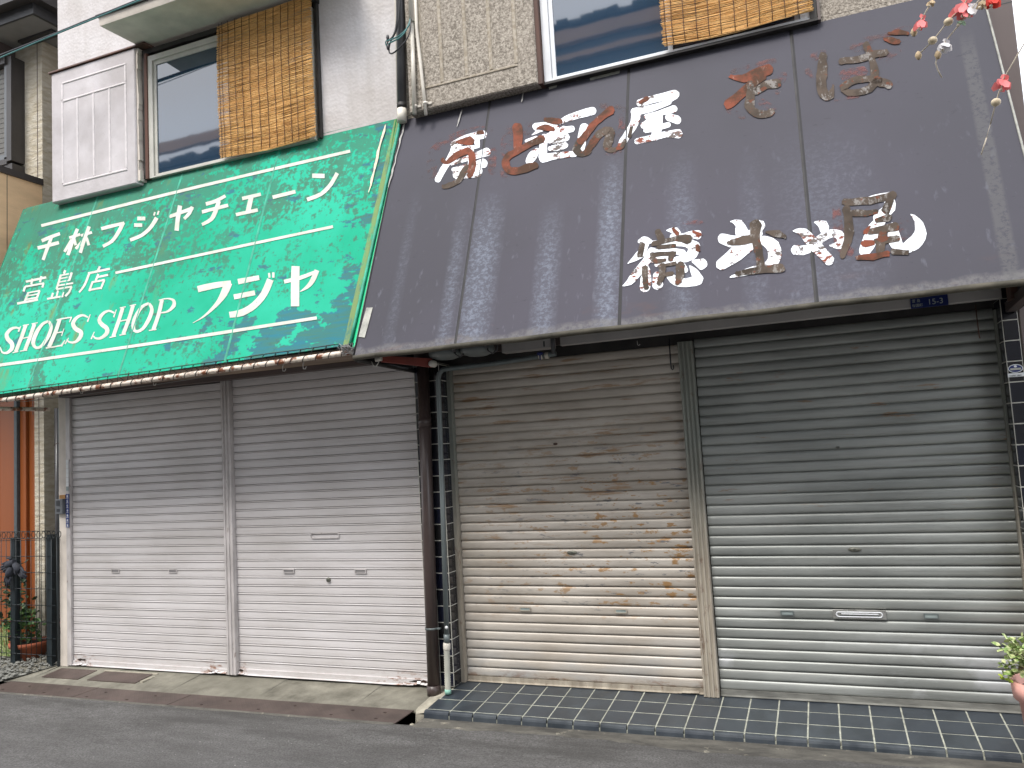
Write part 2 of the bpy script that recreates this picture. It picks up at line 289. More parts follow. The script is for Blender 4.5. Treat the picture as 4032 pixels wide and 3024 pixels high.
    c = b.mix(b.step(n, .33, .66), (.397, .184, .044), (.950, .607, .225)); c = b.mix(b.step(n2, .58, .72, 0, .6), c, (1.000, .775, .425)); c = b.mix(b.step(n2, .38, .28, 0, .7), c, (.137, .063, .019)); c = b.mix(b.step(big, .4, .6, 0, .25), c, (.580, .282, .075))
    M['reed'] = b.fin(c, .55, 0, None, .4)
    b = NB('window_glass'); n = b.noise(2.6, 2, (1, 1, 1)); M['window_glass'] = b.fin((.020, .045, .080), .03, 0, b.bump(b.op('ADD', n, b.op('MULTIPLY', b.noise(40, 3), .004)), .006, .07), .5, 2.1)
    b = NB('leaf_green'); M['leaf_green'] = b.fin(b.mix(b.step(b.noise(14, 3), .35, .65), (.025, .075, .02), (.13, .24, .07)), .45, 0, None, .5)
    b = NB('leaf_dark'); M['leaf_dark'] = b.fin(b.mix(b.step(b.noise(14, 3), .35, .65), (.012, .035, .012), (.05, .10, .035)), .5, 0, None, .5)
    b = NB('leaf_purple'); M['leaf_purple'] = b.fin(b.mix(b.step(b.noise(14, 3), .35, .65), (.05, .02, .05), (.12, .06, .10)), .5, 0, None, .5)
    b = NB('leaf_ivy'); n = b.noise(45, 3); M['leaf_ivy'] = b.fin(b.mix(b.step(n, .42, .58), (.16, .26, .06), (.52, .56, .28)), .5, 0, None, .5)
    b = NB('leaf_lime'); n = b.noise(40, 3); M['leaf_lime'] = b.fin(b.mix(b.step(n, .4, .6), (.25, .36, .03), (.58, .66, .12)), .5, 0, None, .5)
awnings()
GLYPHS=[
('R','faded stain around the first character',[('s',"-2303,3524,-7,9,21,-18,-28,33,41,-35,-41,48,48,-45,-44,52,61,-40,-46,56,70,-39,-47,62,75,-48,-43,69,80,-56,-38,71,83,-59,-35,72,81,-63,-31,72,81,-66,-27,71,78,-68,-23,70,66,-68,-18,66,47,-66,-8,55,31,-57,-2,43,19,-44,-2,33,7,-34,-1,31,7,-28,-1,22,4,-15,-1,5"),('s',"-2292,3482,15,-1,-32,-6,54,-6,-61,-10,78,-9,-77,-7,84,-10,-46,-107,67,-7,-61,-6,62,-7,-49,-8,43,-5,-25,-4,11,-2"),('s',"-1831,3477,10,-4,-24,1,39,-12,-47,2,56,-17,-57,6,60,-18,-49,-144,59,-17,-56,5,54,-16,-45,2,38,-11,-24,0,10,-3")]),
('R','peeling white character with an orange brown hiragana over it',[('w',"-2142,3545,-6,11,19,-24,-23,41,37,-46,-33,58,43,-58,-36,63,59,-55,-36,64,69,-55,-35,68,68,-60,-30,70,69,-67,-25,71,67,-70,-23,71,53,-71,-22,71,32,-68,-21,65,28,-55,-14,45,15,-29,-4,13"),('w',"-1976,3604,8,0,-18,-6,32,-1,-36,-10,46,-1,-44,-9,49,-1,-24,-59,34,-1,-30,-6,31,-1,-24,-7,22,0,-13,-4,6,0"),('w',"-2143,3518,-2,9,10,-22,-8,34,18,-43,-11,49,20,-52,-12,53,29,-53,-12,49,37,-50,-11,45,40,-47,-10,41,48,-42,-9,37,51,-38,-8,32,38,-33,-7,29,11,-29,-7,27,11,-23,-5,19,5,-12,-1,5"),('w',"-2099,3558,9,-7,-24,12,35,-27,-47,24,51,-39,-56,32,55,-42,-64,17,53,-41,-65,5,50,-38,-62,6,47,-38,-58,14,45,-38,-57,15,45,-37,-56,14,45,-35,-55,7,45,-32,-55,4,45,-30,-51,11,45,-30,-46,22,42,-28,-38,17,29,-20,-20,8,8,-5"),('w',"-2127,3403,-3,6,9,-13,-9,22,16,-27,-13,32,19,-32,-14,34,41,-31,-14,35,53,-31,-15,36,58,-32,-16,40,67,-38,-20,49,74,-48,-25,62,63,-61,-28,71,37,-67,-26,66,33,-54,-18,45,17,-28,-5,12"),('w',"-2110,3352,-2,6,8,-14,-7,22,14,-26,-11,31,16,-33,-11,34,46,-36,-13,38,61,-41,-14,44,58,-48,-16,51,53,-55,-20,60,53,-64,-23,70,45,-73,-25,78,36,-75,-23,72,31,-61,-16,50,17,-31,-4,13"),('w',"-2093,3305,-4,14,17,-34,-15,54,32,-67,-21,78,35,-82,-23,84,41,-85,-23,84,49,-85,-23,83,48,-85,-22,83,48,-86,-23,86,49,-90,-24,91,42,-94,-24,94,38,-91,-22,87,34,-75,-16,60,19,-39,-4,17"),('w',"-2000,3508,8,-1,-17,-2,29,-6,-34,-3,43,-7,-43,-2,46,-8,-27,-94,46,-8,-42,-1,42,-7,-34,-4,29,-4,-17,-3,7,-1"),('r',"-2113,3572,0,1,1,-3,-1,5,3,-7,-2,9,4,-9,-3,9,19,-18,-6,24,30,-35,-11,43,33,-53,-14,59,33,-66,-15,68,34,-73,-17,73,29,-76,-17,76,28,-75,-15,71,25,-62,-11,49,14,-32,-3,13"),('r',"-1967,3612,-2,6,6,-15,-4,23,11,-29,-7,33,13,-35,-7,36,37,-40,-7,35,13,-35,-7,33,11,-29,-4,23,6,-15,-2,6"),('r',"-2203,3465,5,3,-8,-11,17,11,-15,-21,23,17,-19,-24,25,18,-16,-27,22,17,-6,-32,11,21,11,-31,-9,29,30,-25,-23,32,43,-23,-31,40,48,-32,-34,48,49,-41,-33,51,46,-43,-30,50,46,-44,-27,50,47,-44,-25,51,44,-47,-17,52,24,-52,9,44,-10,-47,39,16,-34,-34,49,3,-44,-25,54,-5,-51,-15,57,-12,-55,-10,58,-18,-57,-2,57,-23,-56,2,52,-25,-53,5,48,-26,-49,11,45,-24,-45,15,42,-22,-36,10,29,-15,-20,5,8,-4"),('d',"-1997,3375,5,-4,-13,6,19,-13,-25,11,28,-19,-30,15,29,-21,-38,7,36,-25,-47,6,44,-31,-55,12,48,-36,-55,17,44,-36,-49,17,35,-34,-44,20,27,-34,-42,28,21,-38,-40,36,18,-42,-37,41,19,-45,-34,41,16,-41,-28,39,13,-37,-22,35,12,-34,-17,33,11,-31,-14,26,7,-22,-8,14,2,-6")]),
('R','faded stain beside the red hiragana',[('s',"-1719,3627,12,-7,-31,10,47,-29,-60,21,68,-41,-74,29,74,-44,-80,24,78,-46,-86,16,83,-47,-88,14,83,-46,-83,7,74,-39,-72,-3,60,-30,-58,1,49,-24,-48,14,46,-22,-40,9,31,-15,-20,5,8,-5"),('s',"-1588,3619,10,-7,-25,10,37,-25,-48,20,53,-36,-58,27,57,-39,-66,-16,47,-31,-47,22,43,-30,-39,17,30,-21,-20,8,8,-5"),('s',"-1744,3295,9,0,-21,-7,36,0,-40,-12,51,0,-50,-12,56,1,-18,-83,27,0,-25,-5,26,0,-20,-6,18,0,-11,-4,5,0")]),
('R','white character for sake partly under brown strokes',[('w',"-1562,3553,-3,11,13,-26,-13,41,25,-49,-18,58,27,-60,-19,63,36,-59,-16,58,40,-53,-12,50,33,-51,-2,44,22,-55,9,40,14,-59,13,42,4,-56,15,45,-7,-50,14,42,-4,-41,10,29,-1,-22,2,8"),('w',"-1490,3534,3,-5,-9,12,10,-21,-17,25,14,-31,-18,30,14,-33,-21,30,14,-31,-23,27,13,-29,-23,23,12,-25,-24,15,9,-18,-22,7,6,-10,-14,2,2,-4"),('w',"-1606,3456,-2,5,7,-11,-7,18,12,-21,-9,25,14,-26,-11,28,76,-19,-12,33,16,-31,-11,31,14,-26,-8,22,8,-13,-2,5"),('w',"-1507,3385,5,-5,-13,10,17,-20,-25,20,25,-29,-29,26,26,-31,-38,26,34,-39,-50,31,44,-49,-58,38,52,-53,-61,37,54,-48,-59,32,51,-43,-54,31,47,-39,-49,30,44,-37,-41,23,30,-25,-22,11,9,-7"),('w',"-1389,3544,-3,5,10,-12,-11,21,17,-23,-15,29,20,-28,-17,31,33,-27,-19,38,43,-33,-21,47,51,-43,-19,56,66,-53,-17,61,73,-60,-17,65,57,-63,-18,66,26,-63,-16,61,23,-51,-11,42,13,-27,-3,12"),('w',"-1478,3489,8,-4,-19,3,30,-13,-37,6,43,-18,-46,10,48,-20,-49,-1,49,-20,-52,-9,52,-20,-53,-10,54,-17,-53,-13,55,-13,-53,-15,56,-12,-55,-7,58,-12,-55,0,54,-11,-44,-3,37,-8,-23,-2,10,-2"),('w',"-1494,3294,-4,12,14,-28,-12,43,24,-52,-16,62,27,-64,-18,67,39,-64,-16,62,47,-58,-14,55,47,-54,-10,51,50,-53,-8,48,52,-53,-7,47,38,-51,-7,48,14,-47,-7,44,13,-38,-4,30,7,-19,-1,8"),('w',"-1215,3505,10,-5,-25,5,38,-18,-48,10,54,-27,-57,17,58,-29,-61,10,59,-28,-62,1,59,-28,-62,-4,58,-25,-58,-16,54,-21,-54,-23,49,-18,-48,-13,44,-17,-43,8,41,-16,-35,4,28,-11,-18,2,7,-3"),('w',"-1482,3447,-3,8,12,-19,-13,32,23,-37,-19,45,26,-45,-20,49,47,-44,-21,53,59,-46,-22,57,56,-51,-21,60,48,-56,-17,58,41,-56,-13,54,30,-52,-12,50,19,-48,-11,46,16,-39,-7,32,8,-20,-2,8"),('w',"-1426,3522,7,-3,-17,1,27,-10,-33,4,39,-15,-41,7,43,-16,-45,-47,46,-17,-45,7,44,-16,-37,3,30,-10,-19,1,8,-3"),('w',"-1353,3519,9,-3,-22,2,33,-13,-40,5,47,-19,-49,9,51,-19,-51,-45,46,-17,-45,8,43,-17,-37,4,30,-11,-19,2,8,-3"),('w',"-1462,3435,0,9,5,-23,-1,34,11,-44,-3,49,11,-53,-2,53,18,-59,-3,55,26,-62,-5,57,30,-62,-12,60,36,-59,-19,60,40,-56,-22,60,36,-57,-22,60,29,-56,-20,55,25,-45,-14,38,14,-23,-4,10"),('w',"-1444,3362,-1,6,6,-16,-5,25,12,-30,-7,35,13,-37,-8,38,22,-42,-8,43,30,-48,-11,50,32,-53,-14,54,33,-52,-17,54,33,-50,-17,51,28,-48,-16,48,22,-45,-15,45,20,-37,-11,31,11,-19,-3,8"),('r',"-1489,3602,0,6,2,-16,3,23,3,-32,4,34,2,-38,4,36,8,-44,4,40,14,-51,4,44,16,-54,1,48,19,-54,-2,47,21,-50,-2,42,16,-44,-2,38,8,-38,-2,35,8,-32,-2,25,4,-17,0,7"),('r',"-1535,3539,-1,3,3,-7,-3,11,7,-13,-5,15,7,-16,-5,17,20,-22,-8,28,27,-35,-9,42,26,-48,-3,49,20,-56,5,44,16,-52,6,35,9,-41,6,30,0,-32,5,28,1,-26,3,18,1,-13,1,5")]),
('R','brick red painted hiragana under the white lettering',[('r',"-1684,3626,12,-2,-26,-4,44,-7,-51,-7,63,-10,-63,-4,68,-10,-64,-12,68,-11,-63,-20,68,-13,-64,-16,69,-16,-65,-11,65,-20,-63,-8,62,-20,-60,1,59,-20,-56,8,54,-19,-46,4,38,-13,-24,2,10,-4"),('r',"-1473,3463,4,-11,-15,24,16,-40,-29,47,24,-58,-34,58,27,-63,-47,55,25,-58,-54,47,23,-52,-53,41,23,-49,-52,38,25,-49,-54,38,27,-51,-53,41,29,-53,-52,44,29,-53,-51,43,32,-51,-51,37,40,-45,-52,24,48,-33,-53,8,53,-19,-51,-5,53,-6,-45,-21,48,9,-33,-36,38,26,-15,-52,20,46,9,-61,2,56,26,-63,-7,58,34,-62,-14,59,42,-58,-22,60,47,-56,-26,62,46,-58,-24,63,41,-59,-21,59,35,-54,-17,53,27,-49,-16,47,23,-45,-15,44,20,-36,-11,30,11,-19,-3,9")]),
('R','faded stain above the brown hiragana',[('s',"-1126,3617,0,6,3,-16,0,24,6,-31,-1,35,7,-38,-1,38,37,-49,-1,38,50,-53,1,37,33,-52,10,32,1,-46,23,14,-18,-33,26,2,-22,-19,26,1,-23,-7,23,1,-19,-7,17,1,-10,-4,4,0"),('s',"-995,3519,6,2,-13,-9,23,6,-25,-16,33,8,-31,-17,35,9,-30,-24,36,7,-30,-26,38,1,-36,-16,39,-15,-44,-3,37,-27,-46,3,35,-29,-42,12,35,-29,-37,21,33,-27,-31,16,23,-18,-16,8,6,-5"),('s',"-1067,3233,-1,4,4,-8,-3,13,6,-16,-4,19,7,-20,-4,21,89,-21,-4,21,6,-20,-3,19,6,-16,-3,13,4,-8,-1,3")]),
('R','brown brush painted hiragana between two white characters',[('r',"-1031,3579,6,-11,-18,22,21,-39,-34,43,31,-56,-39,54,33,-61,-45,51,31,-57,-49,43,30,-53,-50,36,30,-48,-50,31,31,-46,-52,28,32,-46,-52,25,35,-43,-52,20,38,-40,-51,17,38,-38,-50,20,37,-41,-49,27,36,-45,-49,32,38,-46,-46,38,38,-48,-43,40,36,-44,-36,31,25,-31,-19,16,7,-8"),('d',"-1224,3395,8,-7,-21,13,28,-27,-38,24,40,-37,-46,31,44,-40,-53,26,45,-42,-58,18,50,-37,-56,3,54,-9,-37,-27,36,28,-13,-50,20,38,5,-51,-1,45,25,-44,-20,46,37,-38,-26,46,37,-40,-28,48,33,-42,-26,44,28,-33,-18,30,15,-17,-5,8"),('r',"-1196,3259,-5,5,14,-9,-20,19,28,-17,-29,27,33,-23,-31,29,43,-13,-34,33,51,-10,-38,38,54,-17,-41,42,54,-23,-42,44,53,-27,-41,44,49,-32,-41,44,44,-35,-37,40,36,-27,-26,28,20,-14,-7,8"),('d',"-1133,3375,-6,9,17,-19,-20,34,31,-37,-28,50,36,-48,-31,54,43,-46,-30,54,46,-44,-27,56,38,-51,-16,58,22,-60,1,56,3,-58,19,46,-23,-38,43,11,-46,-3,48,-28,-54,17,49,-36,-56,18,52,-33,-57,11,53,-31,-58,5,53,-25,-52,-5,51,-4,-38,-25,35,26,-16,-43,17,38,3,-45,0,40,19,-39,-9,36,26,-31,-11,32,22,-28,-10,30,14,-28,-10,28,13,-23,-7,19,7,-11,-2,5")]),
('R','large white character for shop speckled with rust',[('w',"-887,3565,-2,10,10,-24,-9,39,19,-47,-12,56,21,-57,-13,59,43,-58,-13,60,55,-57,-12,59,53,-57,-12,59,50,-60,-11,62,47,-63,-11,65,36,-66,-11,67,20,-64,-10,62,18,-53,-8,43,10,-27,-2,12"),('w',"-639,3587,5,-9,-15,19,18,-34,-29,37,26,-49,-33,46,28,-53,-63,22,23,-43,-27,38,21,-40,-23,30,14,-28,-12,15,4,-7"),('w',"-920,3508,-2,10,9,-24,-6,38,16,-47,-9,55,17,-58,-9,59,37,-59,-10,57,49,-58,-10,56,50,-54,-12,54,51,-46,-13,49,51,-39,-12,45,39,-38,-12,42,17,-39,-11,38,15,-31,-8,27,8,-17,-2,7"),('w',"-889,3538,11,-4,-25,3,38,-16,-48,7,55,-24,-58,12,59,-26,-60,6,57,-25,-58,-1,53,-28,-56,4,48,-35,-58,11,44,-40,-57,14,41,-41,-54,16,40,-39,-51,20,40,-39,-50,24,41,-41,-48,28,39,-41,-43,29,34,-38,-36,29,27,-33,-29,26,23,-28,-25,23,21,-26,-21,18,15,-18,-12,9,4,-5"),('w',"-839,3453,-1,6,6,-15,-5,24,11,-29,-7,34,12,-35,-7,37,26,-37,-7,38,35,-37,-9,39,38,-39,-9,42,42,-41,-11,47,46,-47,-12,53,36,-52,-13,57,20,-54,-12,53,18,-44,-8,37,10,-23,-2,10"),('w',"-760,3456,6,-9,-16,17,20,-32,-31,33,29,-45,-36,42,32,-49,-44,40,33,-51,-49,38,34,-54,-46,45,30,-58,-37,52,21,-56,-28,52,14,-52,-20,48,12,-46,-18,44,12,-44,-17,36,8,-30,-9,19,3,-9"),('w',"-711,3425,2,9,-1,-23,9,31,-3,-44,13,46,-6,-53,14,50,34,-85,16,55,-7,-59,15,51,-4,-49,10,35,-1,-26,3,10"),('w',"-839,3350,-1,7,6,-16,-5,26,12,-32,-7,38,13,-39,-8,41,22,-42,-9,43,28,-44,-9,46,31,-45,-10,46,37,-44,-10,45,39,-41,-9,42,30,-40,-9,41,14,-39,-8,38,13,-32,-6,27,7,-17,-2,7"),('w',"-767,3474,12,-3,-27,-2,43,-10,-52,-3,62,-14,-64,0,66,-15,-64,-8,64,-14,-62,-16,61,-16,-59,-9,57,-22,-59,2,53,-28,-56,8,50,-29,-52,15,47,-28,-48,18,44,-27,-39,12,30,-18,-21,6,9,-5"),('w',"-892,3282,-2,8,8,-18,-6,28,13,-34,-8,41,15,-42,-10,44,32,-43,-9,44,41,-43,-9,45,41,-44,-9,46,37,-43,-10,45,36,-43,-8,45,33,-45,-5,46,33,-52,-3,50,30,-60,-1,59,20,-66,-1,64,10,-64,0,60,10,-53,-1,41,6,-27,0,11"),('r',"-872,3566,-2,5,8,-12,-9,20,15,-22,-12,29,16,-29,-13,31,55,-13,-13,31,16,-28,-11,29,14,-23,-8,20,7,-12,-2,5"),('d',"-913,3406,3,-1,-7,1,10,-5,-13,3,15,-8,-17,5,17,-9,-29,-53,20,-11,-20,6,19,-10,-17,4,13,-7,-9,2,4,-2"),('d',"-950,3318,4,-3,-10,5,15,-12,-20,10,21,-17,-24,14,23,-20,-39,-17,23,-19,-24,14,22,-17,-20,10,14,-12,-10,5,4,-3"),('r',"-1003,3269,1,6,0,-15,5,20,-1,-28,8,29,-3,-33,8,31,7,-32,4,18,-1,-19,4,16,-1,-16,3,12,0,-9,1,3")]),
('R','faded stain around the third hiragana',[('s',"-329,3651,-1,6,5,-14,-4,23,9,-28,-5,33,10,-34,-6,36,36,-34,-6,35,48,-31,-6,34,49,-32,-5,35,50,-34,-5,37,50,-37,-4,40,37,-40,-5,42,10,-40,-5,38,9,-32,-3,26,5,-16,0,7"),('s',"-37,3574,7,-6,-19,7,26,-20,-35,15,38,-29,-42,21,40,-31,-70,-84,27,-20,-28,13,25,-18,-23,9,17,-13,-12,5,5,-4"),('s',"-362,3387,3,5,-3,-15,9,21,-6,-30,13,30,-8,-36,13,33,65,-99,14,32,-8,-34,12,29,-6,-29,9,21,-3,-16,3,6"),('s',"-181,3393,3,8,-4,-23,13,31,-8,-44,19,45,-13,-53,20,48,51,-94,11,27,-7,-29,10,25,-5,-24,7,17,-2,-13,2,4")]),
('R','brown hiragana near the top of the awning',[('r',"-337,3619,1,5,0,-12,3,16,0,-22,5,24,-2,-27,6,26,11,-41,7,34,19,-55,6,48,25,-64,-4,62,35,-62,-15,68,44,-61,-19,71,43,-66,-16,75,38,-74,-13,79,35,-78,-12,81,27,-81,-12,83,22,-79,-11,76,20,-64,-7,53,11,-33,-2,14"),('r',"-135,3580,4,-10,-13,21,14,-37,-25,41,21,-53,-28,52,22,-58,-40,47,22,-57,-48,42,24,-56,-51,39,27,-55,-52,35,30,-54,-54,33,32,-56,-54,38,31,-59,-53,42,31,-61,-53,46,32,-62,-46,52,31,-63,-38,55,30,-59,-33,44,20,-41,-17,23,5,-11"),('d',"-206,3454,-3,9,12,-18,-14,32,23,-35,-19,46,26,-44,-21,49,36,-40,-22,51,42,-41,-20,55,38,-49,-13,60,30,-61,-3,63,23,-68,1,65,14,-69,1,67,8,-66,1,61,8,-53,1,42,5,-28,0,11"),('d',"-221,3556,5,-1,-12,-1,19,-5,-24,-1,28,-8,-29,1,30,-8,-34,-21,36,-10,-42,-29,44,-13,-48,-20,49,-18,-53,-1,50,-25,-54,5,50,-20,-50,-9,49,4,-40,-33,43,24,-30,-49,35,38,-16,-59,23,49,0,-64,13,53,12,-62,6,52,16,-57,-1,51,20,-49,-13,49,26,-41,-19,45,26,-40,-19,44,24,-39,-18,41,21,-31,-12,28,10,-16,-3,8")]),
('R','faded stain around the fourth hiragana',[('s',"113,3618,-2,11,10,-23,-9,38,18,-44,-12,55,20,-55,-13,59,65,-33,-8,40,13,-37,-8,37,12,-29,-6,25,7,-15,-2,7"),('s',"81,3551,5,5,-10,-16,19,19,-18,-31,27,26,-24,-35,29,28,-9,-56,23,21,-19,-26,21,20,-14,-23,14,13,-7,-12,4,4"),('s',"321,3616,-3,13,12,-27,-10,45,22,-52,-16,66,25,-65,-17,71,35,-65,-17,72,42,-63,-16,74,40,-64,-14,71,30,-61,-11,62,26,-52,-6,49,32,-40,-4,40,52,-32,-3,37,61,-31,-3,39,45,-34,-3,39,7,-37,-2,36,7,-30,-2,25,4,-16,-1,7"),('s',"248,3448,-1,13,8,-31,-3,49,13,-60,-3,71,13,-74,-3,77,95,-78,-3,76,13,-74,-3,71,12,-60,-1,49,6,-31,0,13"),('s',"206,3298,0,3,2,-8,-1,12,3,-14,0,17,3,-18,-1,19,114,-25,0,18,3,-18,0,17,2,-14,0,12,2,-8,-1,3"),('s',"455,3493,-3,13,13,-28,-12,47,24,-53,-17,68,26,-67,-18,74,90,-21,-9,37,13,-33,-8,34,11,-27,-5,24,6,-14,-1,6")]),
('R','scraped brown hiragana with two short marks at its top right',[('d',"179,3647,7,-3,-16,1,24,-9,-31,1,35,-13,-38,5,38,-15,-43,-14,41,-16,-49,-24,47,-18,-54,-20,50,-20,-56,-10,52,-22,-56,-9,51,-19,-54,-13,52,-9,-51,-25,52,1,-48,-34,50,12,-40,-43,42,33,-24,-56,24,55,-1,-64,-1,63,24,-51,-28,45,37,-17,-30,22,32,9,-20,12,21,9,-13,7,14,-4,-13,7,11,-2,-8,4,6,-1,-2,1"),('d',"253,3553,1,8,2,-20,1,30,5,-37,2,42,4,-45,2,46,19,-50,2,46,29,-52,1,47,32,-51,-2,49,36,-47,-5,50,38,-45,-5,51,32,-49,-3,52,21,-52,1,50,13,-52,3,47,6,-48,4,44,2,-44,4,41,2,-36,3,28,1,-19,1,8"),('d',"396,3652,6,2,-14,-10,23,7,-26,-18,33,9,-33,-18,36,10,-32,-32,35,9,-29,-40,35,8,-31,-40,35,5,-32,-39,37,4,-36,-39,39,1,-39,-32,40,-6,-42,-24,38,-12,-42,-18,36,-14,-39,-8,35,-13,-35,4,32,-12,-29,2,22,-9,-14,0,6,-2"),('d',"455,3364,-2,-8,1,21,-7,-30,2,40,-10,-44,5,48,-11,-46,-4,53,-10,-46,-11,56,-8,-45,-15,54,-5,-46,-19,52,-2,-48,-23,51,1,-49,-26,49,7,-51,-32,43,15,-50,-38,37,22,-49,-41,26,37,-29,-36,-9,36,18,-21,-42,23,36,-5,-51,12,43,8,-50,3,45,18,-48,0,47,20,-47,-2,46,20,-46,-3,46,22,-43,-7,45,27,-39,-15,43,31,-29,-23,39,33,-27,-22,44,25,-42,-2,56,14,-62,12,54,8,-68,16,53,-1,-63,17,52,-10,-55,16,48,-7,-45,11,33,-3,-24,3,9"),('r',"514,3674,0,3,1,-7,1,11,1,-13,1,15,1,-16,1,16,12,-22,1,24,17,-32,2,34,14,-41,5,39,11,-44,6,35,9,-40,7,29,5,-32,5,24,-2,-25,5,23,-1,-21,3,15,0,-10,1,4"),('r',"490,3645,1,4,-1,-10,4,13,-2,-18,6,19,-4,-21,6,20,2,-30,8,27,3,-41,11,36,1,-47,12,42,0,-48,10,41,2,-44,8,35,0,-37,7,31,-3,-31,6,28,-1,-26,4,20,0,-14,1,5")]),
